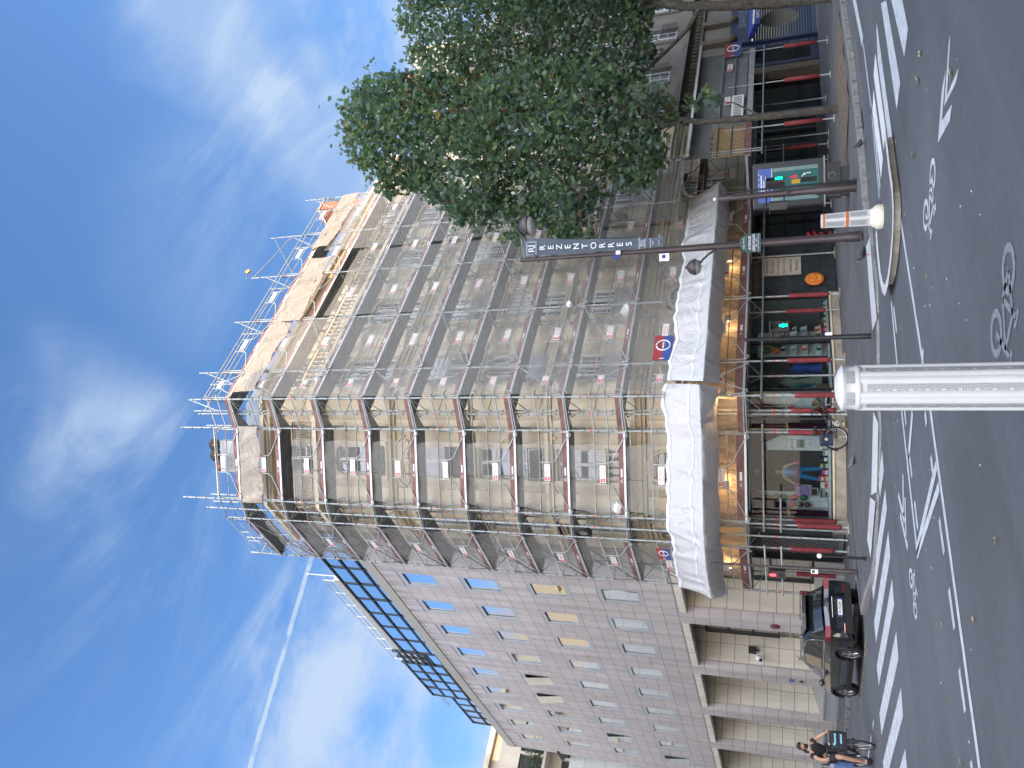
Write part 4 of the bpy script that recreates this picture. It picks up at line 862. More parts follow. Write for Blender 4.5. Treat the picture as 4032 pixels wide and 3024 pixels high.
def scaffold(name_label,f,us,lifts,zt,plates,gloc,par_u=None,sleeves=(1,0)):
    T=thing('scaffold',name_label,'scaffold',gloc,'scaffolds round the corner building')
    for i,u in enumerate(us):
        g=zg(f(u,1.1,0).y)+.12; t=zt[i%len(zt)]; h=round(t-g,1)
        inst(T,('st',h),mk_standard(h),f,u,1.1,g); inst(T,('st',round(25.4-g,1)),mk_standard(round(25.4-g,1)),f,u,.36,g)
        for d in(1.1,.36):
            if d==1.1 or i%2==sleeves[1]:
                def sl():
                    b=MB(m_foam); pr=[(.03,0),(.082,.01)]+[(.08+.003*math.sin(k*2.3),.1+.15*k) for k in range(8)]+[(.083,1.28),(.03,1.3)]; b.lathe(pr,(0,0,.0),n=10,caps=False); return b.done('red_sleeve')
                inst(T,'sl',sl,f,u,d,g+(.22 if d==1.1 else .32)+.07*((i*3)%4))
            def bp():
                b=MB(m_tubed); b.box(-.09,.09,-.09,.09,0,.012); b.tube((0,0,.012),(0,0,.2),.02); b.box(-.16,.16,-.13,.13,-.04,-.0005,m_plinth); return b.done('base_plate')
            inst(T,'bp',bp,f,u,d,g+.04)
        for z in lifts:
            def tr(): return mk_transom()
            inst(T,'tr',tr,f,u,0,z)
    for i in range(len(us)-1):
        a=us[i]; w=round(us[i+1]-a,2)
        for k,z in enumerate(lifts):
            inst(T,('dk',w),mk_deck(w),f,a,0,z-.002*(i%2)); inst(T,('tb',w,k==0),mk_toe(w,.24 if k==0 else .17),f,a,0,z)
            pl=plates[(i*3+k*5+(k//3))%len(plates)] ; inst(T,('gr',w,pl),mk_guard(w,pl),f,a,0,z)
    return T
UR=[16.57,18.05,21.13,24.21,27.29,30.36]
SR=scaffold('long scaffold on the right-hand facade, widest of the three, with red toe boards',FR,UR,LZ[:1]+LZ[1:],[25.1,25.5,25.3,26.0,26.4,25.7],[1,3,1,2,1,3,1,1,2],(18,19.6,.12))
inst(SR,('st',25.0),mk_standard(25.0),ID,16.42,20.05,.12); inst(SR,('st',25.0),mk_standard(25.0),ID,13.72,23.0,.12)
UC_=[-2.06,.92]; SC_=scaffold('narrow scaffold bay across the chamfered corner, between the two longer scaffolds',FC,UC_,LZ,[26.2,26.1],[1,4,1,3,1,2,1],(15,21.5,.12))
UL_=[-26.42,-23.42]; SL_=scaffold('scaffold bay on the short left facade, beside the office building',FL,UL_,LZ,[24.8,24.2],[1,4,3,0,1],(13.8,25,.12))
# ledgers, top rails, filler decks and bracing
b=MB(m_tube,FR)
for z in(2.62,): b.tube((16.4,1.17,z),(30.6,1.17,z),.03)
for z in(1.9,): b.tube((27.3,1.17,z),(30.6,1.17,z),.027)
b.tube((16.57,1.16,24.4),(30.4,1.16,24.5),.024,n=6); b.tube((16.57,.36,24.9),(24,.36,25.0),.024,n=6); b.tube((24.2,1.12,25.9),(27.4,1.1,25.1),.024,n=6); b.tube((27.3,1.12,26.2),(24.6,.5,24.0),.024,n=6)
for u in UR: b.tube((u,.36,24.2),(u,1.1,25.2),.022,n=6); b.tube((u,1.1,24.4),(u+.5,.2,23.4),.02,n=6)
each(b,'ledger',SR)
b=MB(m_tubed,FR)
for i,(u0,u1) in enumerate(zip(UR,UR[1:])):
    for k in range(1,10):
        if (i+k)%3==0: b.tube((u0,1.16,LZ[k]),(u1,1.16,LZ[k+1]),.02,n=5)
    for k in range(10): b.tube((u0,.33,LZ[k]+1),(u1,.33,LZ[k]+1),.019,n=5)
each(b,'diagonal_brace',SR)
b=MB(m_tube,FC)
for z in(2.62,2.1): b.tube((-2.3,1.17,z),(1.2 if z>2.5 else -1.2,1.17,z),.03)
for z in LZ[1:]:
    for h in(.52,1.0): b.tube((-2.06,1.15,z+h),(.92,1.15,z+h),.017,n=5)
b.tube((-2.1,1.1,24.35),(.95,1.1,24.4),.024,n=6)
# tubes linking the corner bay with its neighbours
A0=FC(.92,1.1,0); A1=FR(16.57,1.1,0); B0=FC(-2.06,1.1,0); B1=FL(-23.42,1.1,0)
for p,q in((A0,A1),(B0,B1)):
    e=(q-p).normalized()*.18
    for z in [LZ[0]-.1]+[x+h for x in LZ[1:] for h in(-.1,.5,1.0)]: b.tube((p.x-e.x,p.y-e.y,z),(q.x+e.x,q.y+e.y,z+.02),.022,n=6,raw=True)
each(b,'ledger',SC_)
for nm,quad in(('right',(FC(.92,.36,0),FC(.92,1.13,0),FR(16.57,1.13,0),FR(16.57,.36,0))),('left',(FC(-2.06,.36,0),FC(-2.06,1.13,0),FL(-23.42,1.13,0),FL(-23.42,.36,0)))):
    for z in LZ:
        b=MB(m_deckframe); b.add([(p.x,p.y,z-.04) for p in quad]+[(p.x,p.y,z+.006) for p in quad],[(0,1,2,3),(4,5,6,7),(0,1,5,4),(1,2,6,5),(2,3,7,6),(3,0,4,7)],raw=True)
        if nm=='right':
            p,q=quad[1],quad[2]; b.add([(p.x,p.y,z+.01),(q.x,q.y,z+.01),(q.x,q.y,z+.17),(p.x,p.y,z+.17)],[(0,1,2,3)],m_board,raw=True)
        b.done('filler_deck',SC_)
b=MB(m_tube,FL)
for z in(2.62,2.1): b.tube((-26.6,1.17,z),(-23.2,1.17,z),.03)
for z in LZ[1:]:
    b.tube((-26.42,.36,z+1),(-26.42,1.12,z+1),.02,n=5); b.tube((-26.42,.36,z+.5),(-26.42,1.12,z+.5),.02,n=5); b.tube((-26.42,1.1,z),(-26.42,.36,z+1.9),.02,m_tubed,n=5)
for k in range(1,10): b.tube((-26.42,1.16,LZ[k]),(-23.42,1.16,LZ[k+1]),.02,m_tubed,n=5)
each(b,'ledger',SL_)
# ---------------------------------------------------------------- nets, sheets and awning
m_net=veil('scaffold_net',(.70,.70,.69),.34,.5,.9,.5); m_net2=veil('dense_net',(.8,.8,.8),.28,.6,.85,.5); m_tarp=veil('white_tarpaulin',(.66,.67,.69),1.,.6,1.,.3,.5,(.7,.7,.45)); m_seam=mat('tarp_seam',(.74,.75,.77),.6,var=.03); m_btarp=veil('roof_sheet',(.50,.46,.41),.97,1.2,.93,.35,.7,(1,1,.6)); m_film2=veil('plastic_sheeting',(.52,.49,.47),.8,2.2,.6,.5,.9,(2.5,2.5,1.5))
def hang(name,label,cat,f,u0,u1,z0,z1,d,m,sag=.03,scal=0.,nu=24,nv=40,group=None,seed=0,par=None):
    b=MB(m,f); r=random.Random(seed); a=[r.uniform(0,6) for _ in range(6)]
    def fn(u,v):
        z=z0+(z1-z0)*v; x=u0+(u1-u0)*u
        e=scal*abs(math.sin(math.pi*z/2.02)) ; x=x+(e*(1-u)*(1 if u0<u1 else -1) if u<.5 else -e*u)
        w=(z-z0)%2.0; return (x,d+sag*(math.sin(7*u+a[0]+2*v)+.6*math.sin(17*u+a[1]+9*v)+.5*math.sin(23*v*3+a[2]))*(.4+.6*math.sin(math.pi*w/2.0)),z+.02*math.sin(11*u+a[3]))
    b.sheet(fn,nu,nv); o=b.done(name,par); return tag(o,label,cat,group) if label else o
GN='debris nets on the scaffolds'
hang('debris_net','fine grey debris net over the right facade next to the corner, left of the tree',"net",FR,16.6,21.1,5.6,21.9,1.185,m_net,group=GN,seed=1)
hang('debris_net','fine grey debris net over the middle bays of the right facade, behind the lamp post','net',FR,21.16,25.6,5.6,20.6,1.18,m_net,group=GN,seed=2); hang('debris_net','denser pale debris net on the far end of the right facade, mostly behind the tree','net',FR,25.8,30.5,5.4,22.6,1.19,m_net2,group=GN,seed=3)
hang('debris_net','narrow scalloped debris net across the chamfered corner bay','net',FC,-2.0,.55,6.0,20.6,1.06,m_net,scal=.16,group=GN,seed=4); hang('debris_net','debris net with wavy edges over the short left facade scaffold','net',FL,-26.4,-23.6,6.2,22.6,1.07,m_net,scal=.12,group=GN,seed=5)
FE=Fr((13.5,26.46,0),(1,0,0),(0,1,0)); hang('debris_net','dense pale sheeting closing the end of the left scaffold against the office building','net',FE,.02,.95,6.2,22.8,.0,m_net2,nu=6,group=GN,seed=6)
hang('wall_sheeting','pale plastic sheeting taped over the office wall behind the left scaffold','plastic sheet',FL,-26.35,-26.05,6.5,19.5,.05,m_btarp,nu=4,sag=.01,seed=7)
b=MB(m_net2,FL); b.sheet(lambda u,v:(-28.2+2.2*u,.03+.01*math.sin(9*u+20*v),6.5+13*v+.25*math.sin(8*u)),8,30); tag(b.done('wall_sheeting'),'hazy plastic film taped to the office wall just left of the scaffold end','plastic sheet')
GR='sheets under the top deck'
def eave(label,f,u0,u1,z0,z1,d,seed,slant=0.):
    b=MB(m_btarp,f); r=random.Random(seed); k=[r.uniform(0,6) for _ in range(4)]
    b.sheet(lambda u,v:(u0+(u1-u0)*u,d+.05*math.sin(5*u*3+k[0])*math.sin(3*v+.3)+.02*math.sin(31*u+k[1]+4*v)+.12*(1-v)*(.5+.5*math.sin(4*u+k[2])),z0+(z1-z0)*v+slant*u*(1-v)+.05*math.sin(13*u+k[3])*(1-v)),40,8)
    for i in range(int(abs(u1-u0)/.33)):
        u=u0+(u1-u0)*(i+.5)/int(abs(u1-u0)/.33); b.box(u-.02,u+.02,d+.09,d+.1,z0-.02,z0+.09,m_tag)
    tag(b.done('eave_sheet'),label,'plastic sheet',GR)
eave('cream sheet with orange ties stretched under the top deck across the corner bay',FC,-2.15,1.0,22.05,23.1,1.17,1); eave('long cream sheet under the top deck of the right scaffold, beside the corner',FR,16.9,20.9,22.0,23.12,1.17,2,.1); eave('wide crumpled cream sheet under the top deck in the middle of the right scaffold',FR,20.9,25.3,21.7,23.1,1.18,3,.3); eave('cream sheet boxed round the far end of the top deck by the tree',FR,26.0,30.4,22.4,23.4,1.19,4)
# catch fan: tarpaulin from the scaffold out to its lip and back under
def fan(name,label,top,lip,inn,zt,zl,zi,seed,lump=.075):
    r=random.Random(seed); b=MB(m_tarp); ph=[r.uniform(0,6) for _ in range(9)]
    def along(P,t):
        Ls=[(V(P[i+1])-V(P[i])).length for i in range(len(P)-1)]; s=t*sum(Ls)
        for i,l in enumerate(Ls):
            if s<=l or i==len(Ls)-1: return V(P[i]).lerp(V(P[i+1]),min(1,s/l))
            s-=l
    tot=sum((V(top[i+1])-V(top[i])).length for i in range(len(top)-1))
    def pt(u,v):
        a,c,e=along(top,u),along(lip,u),along(inn,u); s=u*tot
        fold=lump*(math.sin(2.1*s+ph[0])*.6+math.sin(5.3*s+ph[1]+3*v)*.35+math.sin(11*s+ph[2]+5*v)*.2)
        edge=.035*math.sin(1.7*s+ph[3])+.02*math.sin(4.4*s+ph[4])+.02*math.sin(9*s)-.07*abs(math.sin(1.55*s+ph[7]))
        crease=.0
        for q in range(9):
            x0=(q+.5)/9*tot+.4*math.sin(ph[q%9]); dx=(s-x0)-(1-v)*.9*math.sin(q*2.1+ph[5]); crease+=(.15-.06*(q%3))*math.exp(-(dx/.11)**2)
        if v<=.62:
            t=v/.62; p=a.lerp(c,t); z=zt+edge+(zl-zt-edge)*t-.16*math.sin(math.pi*t); k=math.sin(math.pi*min(1,t*1.1+.05))
        else:
            t=(v-.62)/.38; p=c.lerp(e,t); z=zl+(zi+.03*math.sin(3*s+ph[6])-zl)*t-.07*math.sin(math.pi*t); k=.7*math.sin(math.pi*min(1,t+.1))
        return (p.x,p.y,z+(fold+crease)*k)
    nu=int(tot*14); b.sheet(pt,nu,26)
    o=b.done(name); q=MB(m_seam)
    for v0,v1 in((.36,.385),(.0,.04)): q.sheet(lambda u,v:tuple(V(pt(u,v0+(v1-v0)*v))+V((-.008,-.012,.012))),nu,1)
    q.done('sewn_band',o); return tag(o,label,'tarpaulin','tarpaulins of the catch fan')
fan('catch_fan','white tarpaulin catch fan along the right facade above the shop, right of the torn gap',[(17.2,19.22),(27.3,19.22)],[(16.15,18.12),(26.6,18.05)],[(17.1,19.3),(27.0,19.2)],5.62,4.28,3.95,1)
fan('catch_fan','white crumpled tarpaulin catch fan wrapping the corner, left of the torn gap',[(17.05,19.22),(16.75,19.2),(15.92,20.45),(13.95,22.4),(13.5,23.4),(13.48,26.5)],[(16.0,18.1),(15.9,18.15),(14.95,19.55),(12.9,21.6),(12.42,22.8),(12.4,25.1)],[(16.9,19.3),(16.7,19.3),(15.95,20.5),(13.95,22.5),(13.6,23.4),(13.2,26.2)],5.72,4.38,4.0,2,.09)
# clear film behind the lowest guard rail, with work lamps shining on it
def film(label,f,u0,u1,z0,z1,d,seed):
    b=MB(m_film2,f); r=random.Random(seed); k=[r.uniform(0,6) for _ in range(5)]; L_=abs(u1-u0)
    b.sheet(lambda u,v:(u0+(u1-u0)*u,d+.06*math.sin(4.1*u*L_+k[0]+3*v)*math.sin(2.2*v+1)+.03*math.sin(13*u*L_+k[1]-7*v)+.02*math.sin(27*u*L_+k[2]+9*v),z0+(z1-z0)*v),int(L_*16),10)
    tag(b.done('gantry_film'),label,'plastic sheet','film sheets round the gantry')
film('crinkled film behind the gantry rail on the right facade, above the pumpkin board',FR,16.8,25.6,3.26,4.7,.6,1); film('crinkled film behind the gantry rail across the corner',FC,-2.3,1.7,3.26,4.7,.6,2); film('crinkled film behind the gantry rail of the short left facade',FL,-26.5,-23.4,3.26,4.7,.6,3)
m_bulb=mat('lamp_glow',(1,.8,.5),.4,var=0,emit=(1,.62,.28),es=18); m_lampgrey=mat('lamp_housing',(.45,.47,.46),.5,var=.1)
def worklamp(label,f,u,z):
    p=f(u,1.03,z); t=thing('work_lamp',label,'work lamp',p,'work lamps hanging over the gantry')
    b=MB(m_lampgrey,f); b.bbox(u-.1,u+.1,.97,1.1,z-.09,z+.1,.015); b.tube((u,1.03,z+.1),(u,1.03,z+.55),.012,n=5); b.box(u-.03,u+.03,.95,.99,z-.02,z+.16); b.done('housing',t)
    b=MB(m_bulb,f); b.box(u-.08,u+.08,.955,.968,z-.07,z+.07); b.done('lens',t)
    l=bpy.data.lights.new('bulb','POINT'); l.energy=LAMPW; l.color=(1,.56,.22); l.shadow_soft_size=.02; o=bpy.data.objects.new('bulb',l); COL.objects.link(o); o.parent=t; o.location=f(u,.93,z)-p
worklamp('grey work lamp glowing on the film above the pumpkin board, near the lamp post',FR,20.2,3.78); worklamp('grey work lamp glowing under the torn gap in the tarpaulin',FR,16.75,3.78); worklamp('grey work lamp over the first shop window of the corner',FC,-.82,3.78); worklamp('grey work lamp at the left end, over the lattice grille',FL,-25.3,3.86); worklamp('grey work lamp glowing behind the street lamp post',FR,23.45,3.84)
# ---------------------------------------------------------------- things lying on or tied to the scaffold
m_bag=mat('white_sack',(.7,.7,.7),.7,var=.12,scale=6,bump=.6,bscale=9); m_alu=mat('aluminium',(.7,.71,.72),.35,.6,var=.08); m_rub=mat('black_rubber',(.018,.018,.019),.75,var=.2)
def sack(label,p,s):
    b=MB(m_bag); r=random.Random(int(p[0]*10)); ph=[r.uniform(0,6) for _ in range(6)]
    def fn(u,v):
        t=math.pi*v; a=2*math.pi*u; k=1+.18*math.sin(3*a+ph[0]+2*v)+.12*math.sin(5*a+ph[1])*math.sin(t)+.1*math.sin(7*t+ph[2]); rr_=math.sin(t)**.8*(.55+.45*(v))*k; return (p[0]+s*rr_*math.cos(a),p[1]+s*rr_*math.sin(a),p[2]+s*1.5*(1-v)+.03*math.sin(4*a))
    b.sheet(fn,18,12); tag(b.done('sack',None,p),label,'sack','white sacks on the scaffold')
sack('white sack on a corner deck above the tarpaulin',FC(-1.75,1.0,7.2),.27); sack('white sack on a deck beside the tree crown',(27.6,19.45,9.2),.5); sack('crumpled white sack on the deck left of the lattice panels',(20.9,19.5,7.2),.33); sack('small white sack high on the right scaffold near the corner',FR(17.6,1.0,19.2),.25); sack('small white bundle tied to the second upright',FR(21.1,1.25,9.5),.17)
def ladder(label,a,c):
    b=MB(m_alu); a,c=V(a),V(c); s=V((.2,0,0)); b.tube(a-s,c-s,.025,n=6,raw=True); b.tube(a+s,c+s,.025,n=6,raw=True)
    k=int((c-a).length/.28)
    for i in range(1,k): p=a.lerp(c,i/k); b.tube(p-s,p+s,.016,n=5,raw=True)
    tag(b.done('ladder'),label,'ladder','ladders inside the scaffold')
ladder('aluminium ladder leaning between two decks near the corner',(18.9,19.5,11.15),(18.2,19.75,13.3)); ladder('white ladder leaning between decks in the middle of the right scaffold',(22.7,19.5,13.15),(23.6,19.75,15.2)); ladder('white ladder high on the right scaffold beside the tree',(26.3,19.5,15.1),(27.2,19.75,17.2))
b=MB(m_rub,FL); pr=[(.18,-.07),(.3,-.08),(.33,-.04),(.33,.04),(.3,.08),(.18,.07)]; b.lathe(pr,(-23.35,.95,8.75),n=22,ax='d',caps=False); b.lathe([(.0,.02),(.18,.03)],(-23.35,.95,8.75),m_tubed,n=18,ax='d',caps=False); tag(b.done('tyre'),'black rubber tyre hung on the left scaffold near the corner','tyre')
t=thing('hoist','hoist with three black cable wheels on the topmost corner deck','hoist',FC(-.1,.7,23.3)); 
for u,z in((.15,24.75),(-.3,24.72),(-.75,24.5)):
    b=MB(m_rub,FC); b.lathe([(.05,-.06),(.26,-.06),(.28,0),(.26,.06),(.05,.06)],(u,.7,z),n=18,ax='d'); b.lathe([(.04,-.07),(.04,.07)],(u,.7,z),m_tag,n=8,ax='d'); b.done('cable_wheel',t)
b=MB(m_tubed,FC); b.box(-.95,.35,.5,.9,23.28,24.3); b.tube((-.8,.7,24.3),(.3,.7,25.0),.03); b.done('frame',t)
t=thing('pulley','yellow pulley wheel on an arm at the top of the right scaffold','pulley',FR(24.2,1.2,26.2)); b=MB(mat('yellow_wheel',(.5,.38,.1),.5,var=.1),FR); b.lathe([(.03,-.03),(.14,-.03),(.11,0),(.14,.03),(.03,.03)],(24.5,1.3,26.25),n=18,ax='d'); b.done('wheel',t); b=MB(m_tubed,FR); b.tube((24.2,1.1,26.3),(24.5,1.3,26.3),.02); b.tube((24.5,1.26,26.25),(24.5,1.34,26.25),.03); b.done('arm',t)
# round-emblem panels of the scaffolder
m_pb=mat('panel_blue',(.06,.09,.32),.5,var=.1); m_pr=mat('panel_red',(.33,.05,.06),.5,var=.1)
def emblem(label,f,u0,u1,z0,z1,d,fl=False):
    t=thing('emblem_panel',label,'sign',f((u0+u1)/2,d,z0),'emblem panels on the scaffold'); b=MB(m_pr,f); um=(u0+u1)/2; zm=(z0+z1)/2
    b.box(u0,u1,d,d+.02,zm,z1,m_pr); b.box(u0,u1,d,d+.02,z0,zm-.001,m_pb); b.done('board',t); b=MB(m_plate,f); r=min(z1-z0,u1-u0)*.36; cx=u0+(u1-u0)*.6
    P=[(cx+r*math.cos(x),d+.03,zm+r*math.sin(x)) for x in[2*math.pi*i/24 for i in range(24)]]; b.path(P,r*.11,n=5,closed=True)
    for k in range(5): b.box(cx-r*.6+k*r*.26,cx-r*.6+k*r*.26+r*.18,d+.021,d+.025,zm-r*.12,zm+r*.14)
    b.box(u0+.05,u0+.09,d+.021,d+.025,zm-r*.3,zm+r*.4); b.done('emblem',t)
emblem('red and blue panel with a white ring emblem above the torn gap in the tarpaulin',FR,18.1,19.25,5.55,6.2,1.2); emblem('net-covered red and blue ring-emblem panel on the left scaffold',FL,-24.5,-23.75,5.75,6.2,1.18); 
# ---------------------------------------------------------------- gantry hut over the pavement on the right
FG=Fr((0,16.45,0),(1,0,0),(0,-1,0)); m_corr=mat('corrugated_steel',(.17,.185,.2),.5,.35,var=.2,scale=2,world=True); m_osb=mat('chipboard',(.30,.20,.10),.8,var=.5,scale=14,col2=(.42,.29,.15),world=True); m_sheetg=mat('grey_sheet',(.16,.17,.18),.7,var=.15,scale=1.5,world=True)
GH=thing('gantry_hut','corrugated grey site hut on a pole gantry over the right pavement, behind the tree trunk','site hut',(30,17,.12))
for u in(27.5,30.76,33.6):
    for d in(0,-2.6):
        b=MB(m_tube,FG); b.tube((u,d,.12),(u,d,5.4 if d else 4.0),.027); b.box(u-.1,u+.1,d-.1,d+.1,.12,.135,m_plate); b.done('post',GH)
    b=MB(m_foam,FG); b.lathe([(.03,0),(.085,.01),(.083,.6),(.085,1.28),(.03,1.3)],(u,0,.5+.03*(u%2)),n=10,caps=False); b.done('red_sleeve',GH)
b=MB(m_tube,FG)
for z in(2.62,3.75,4.25): b.tube((25.7,.04,z),(33.9,.04,z),.027)
for u in(25.9,26.05): b.tube((u,.03,2.62),(u,.03,4.4),.02)
b.tube((25.8,.0,3.2),(25.6,-3,3.2),.025); each(b,'rail',GH)
b=MB(m_board,FG); b.box(25.7,33.9,-.04,-.01,3.0,3.22,m_deckframe); b.box(25.7,28.4,-.005,.02,3.02,3.24); b.box(25.7,33.9,-2.7,-.05,3.12,3.19,m_deckframe); b.done('floor',GH)
b=MB(m_corr,FG); n_=44; b.sheet(lambda u,v:(31.2+2.65*u,-.06+.02*math.sin(u*n_*math.pi),3.26+2.0*v),176,1); b.F=Fr((33.86,16.45,0),(0,1,0),(1,0,0)); b.sheet(lambda u,v:(.1+2.5*u,.02*math.sin(u*n_*math.pi),3.26+(2.0+.6*u)*v),176,1); b.F=FG; b.sheet(lambda u,v:(25.9+5.3*u,-.07+.02*math.sin(u*80*math.pi),4.5+.75*v),320,1); b.done('corrugated_wall',GH)
b=MB(m_sheetg,FG); b.box(28.5,31.2,-.05,-.03,3.26,4.5); b.done('sheet_wall',GH)
b=MB(m_osb,FG); b.box(25.8,27.75,-.03,.0,3.26,4.42); b.done('chipboard_panel',GH)
b=MB(m_corr,FG); b.quad((25.6,.35,5.28),(34.2,.35,5.28),(34.2,-2.8,5.95),(25.6,-2.8,5.95)); b.box(25.6,34.2,.3,.36,5.2,5.3,m_seam); b.done('roof',GH)
for u,tv in((32.3,1),(29.6,2)): 
    b=MB(m_plate,FG); b.box(u-.3,u+.3,.075,.085,3.86,4.08); b.box(u-.28,u-.16,.085,.087,3.88,4.06,m_red); b.text('PLETTAC',u+.07,.088,3.97,.1,m_red); b.done('name_plate',GH)
emblem('red and blue ring-emblem panel at the far corner of the corrugated hut',FG,33.2,34.4,3.55,4.25,.08)
b=MB(m_film2,FG); b.sheet(lambda u,v:(28.6+.9*u,.02-.1*math.sin(math.pi*u)*math.sin(math.pi*v),3.3+.55*v),8,6); tag(b.done('bundle'),'pale plastic bundle on the hut floor behind the tree trunk','bundle')
b=MB(m_plate,FG); b.box(27.9,29.9,.09,.1,3.35,3.8)
for i in range(16): b.box(28.0+.115*i,28.06+.115*i,.1,.103,3.42,3.72,m_corr)
tag(b.done('banner_strip'),'white striped banner strip tied to the hut rail beside the tree trunk','banner')
# ---------------------------------------------------------------- street furniture
m_post=mat('maroon_grey_paint',(.055,.042,.046),.45,.2,var=.15,scale=2,world=True); m_ball=mat('white_cap',(.8,.8,.78),.4,var=.03); m_globe=mat('lamp_glass',(.35,.38,.38),.25,var=.1); m_orange=mat('orange_tape',(.62,.17,.03),.5,var=.06); m_bolw=mat('white_plastic',(.60,.61,.62),.42,var=.05,scale=4); m_hatch=mat('reflector',(.42,.43,.45),.45,.2,var=.12,scale=60)
CR=lambda p:Fr((p[0],p[1],0),tuple(R0),tuple(-F0))   # u = right as seen from the pavement opposite
lp=(16.23,12.98); f=CR(lp); LP=thing('street_lamp','tall maroon street lamp post with a big hooded lantern and a small low lantern','street lamp',(lp[0],lp[1],.12))
b=MB(m_post,f); b.lathe([(.13,.0),(.13,.3),(.11,.34),(.105,.9),(.1,.92),(.098,2.6),(.085,4.9)],(0,0,.12),n=16); b.lathe([(.066,0),(.055,3.75),(.05,3.85)],(-.0,0,5.02),n=14); b.lathe([(.095,0),(.09,.1)],(0,0,4.85),n=14); b.done('pole',LP)
b=MB(m_post,f); b.path([(0,0,8.36),(.12,0,8.45),(.35,0,8.58),(.62,.0,8.75),(.86,0,8.98),(.92,0,8.99),(.94,0,8.93)],.03,n=7,rad=[.05,.045,.035,.028,.024,.022,.02]); b.tube((-.06,0,8.3),(.02,0,8.42),.06); b.done('arm',LP)
o=MB(m_post,f); o.lathe([(.03,.3),(.06,.27),(.16,.22),(.24,.12),(.27,.0),(.275,-.03),(.25,-.035)],(.96,0,8.63),n=20); h=o.done('lantern_hood',LP); o=MB(m_globe,f); o.lathe([(.25,-.035),(.235,-.1),(.17,-.17),(.0,-.21)],(.96,0,8.63),n=20,caps=False); o.done('glass_bowl',h)
b=MB(m_post,f); b.path([(0,0,3.45),(-.08,0,3.52),(-.18,0,3.7),(-.3,0,3.84),(-.42,0,3.95)],.03,n=7); b.done('arm',LP)
o=MB(m_post,f); o.lathe([(.02,.24),(.07,.22),(.17,.14),(.215,.02),(.21,-.02)],(-.5,0,4.05),n=18); o.ball((-.5,0,4.3),.03); h=o.done('lantern_hood',LP); o=MB(m_globe,f); o.lathe([(.2,-.02),(.15,-.11),(0,-.15)],(-.5,0,4.05),n=18,caps=False); o.done('glass_bowl',h)
b=MB(m_white,f); b.box(-.3,-.1,.04,.07,4.72,4.98); b.lathe([(.05,0),(.05,.01)],(-.18,.07,4.86),m_blue,n=12,ax='d'); b.box(-.05,.05,.06,.14,6.0,6.12); b.box(-.14,-.06,.05,.1,6.0,6.2,m_blue); b.tube((.08,0,4.9),(.42,0,4.98),.012); b.box(.02,.06,-.05,.05,.2,.34); b.done('small_box',LP)
# vertical street banner: letters stand one above the other
BN=thing('street_banner','long grey blue banner with a column of white capital letters hung on the lamp post','banner',f(.2,0,4.9)); m_ban=mat('banner_cloth',(.065,.085,.12),.7,var=.15,scale=2,world=True); m_let=mat('banner_lettering',(.72,.76,.8),.6,var=.0)
wd=lambda z:.24+.30*((z-4.87)/3.9)**1.5; u_in=lambda z:.1-.02*(z-4.9)/3.9
b=MB(m_ban,f); b.sheet(lambda u,v:(u_in(4.87+3.9*v)+wd(4.87+3.9*v)*u,.03+.035*math.sin(5*v*3+2*u)*u,4.87+3.9*v+.05*u*v),6,40); cl=b.done('cloth',BN); b=MB(m_let,f)
for i,ch in enumerate('REZENTORRES'): z=8.2-.242*i; b.text(ch,u_in(z)+wd(z)*.46,.075,z,.235,bold=.004)
zc=8.52
for s in(.19,.16): b.path([(.3-s,.075,zc-s*.8),(.3+s,.075,zc-s*.8),(.3+s,.075,zc+s*.8),(.3-s,.075,zc+s*.8)],.006,n=4,closed=True)
b.text('R',.27,.076,zc,.26); b.text('J',.35,.077,zc,.26)
for i,t in enumerate(('COLLECTION','BIJOUX','HAUTE','FANTAISIE')): b.text(t,.21,.07,5.5-.05*i,.05)
b.text('BOUTIQUE',.2,.07,5.2,.05); b.text('PARIS',.2,.07,5.14,.045); b.text('AVENUE',.2,.07,4.98,.04); b.done('lettering',cl)
b=MB(m_tube,f); b.tube((.0,.02,8.74),(.62,.03,8.84),.014); b.tube((0,.02,4.9),(.36,.03,4.93),.012); b.done('bar',BN)
# street name plate
m_sgreen=mat('enamel_green',(.02,.10,.06),.35,var=.05); m_snavy=mat('enamel_navy',(.015,.03,.075),.35,var=.05); t=thing('street_name_sign','navy enamel street name plate with a green border on the lamp post','street sign',f(0,.12,2.45))
b=MB(m_sgreen,f); b.box(-.235,.235,.11,.125,2.42,2.78); P=[(-.2,2.781)]+[(.2*-math.cos(x),2.781+.15*math.sin(x)) for x in[math.pi*i/12 for i in range(1,12)]]+[(.2,2.781)]; b.prism(P,.11,.125); b.done('border',t)
b=MB(m_snavy,f); b.box(-.21,.21,.126,.13,2.445,2.755); b.box(-.09,.09,.126,.13,2.8,2.88); b.done('plate',t)
b=MB(m_white,f); b.text('12e Arr!',0,.132,2.84,.075); b.text('AVENUE',0,.133,2.69,.095,bold=.006); b.text('LEDRU-ROLLIN',0,.133,2.59,.088,bold=.006,sx=.72); b.text('1807 - 1874',0,.133,2.525,.045); b.text('AVOCAT ET HOMME POLITIQUE',0,.133,2.475,.038,sx=.8); b.done('lettering',t)
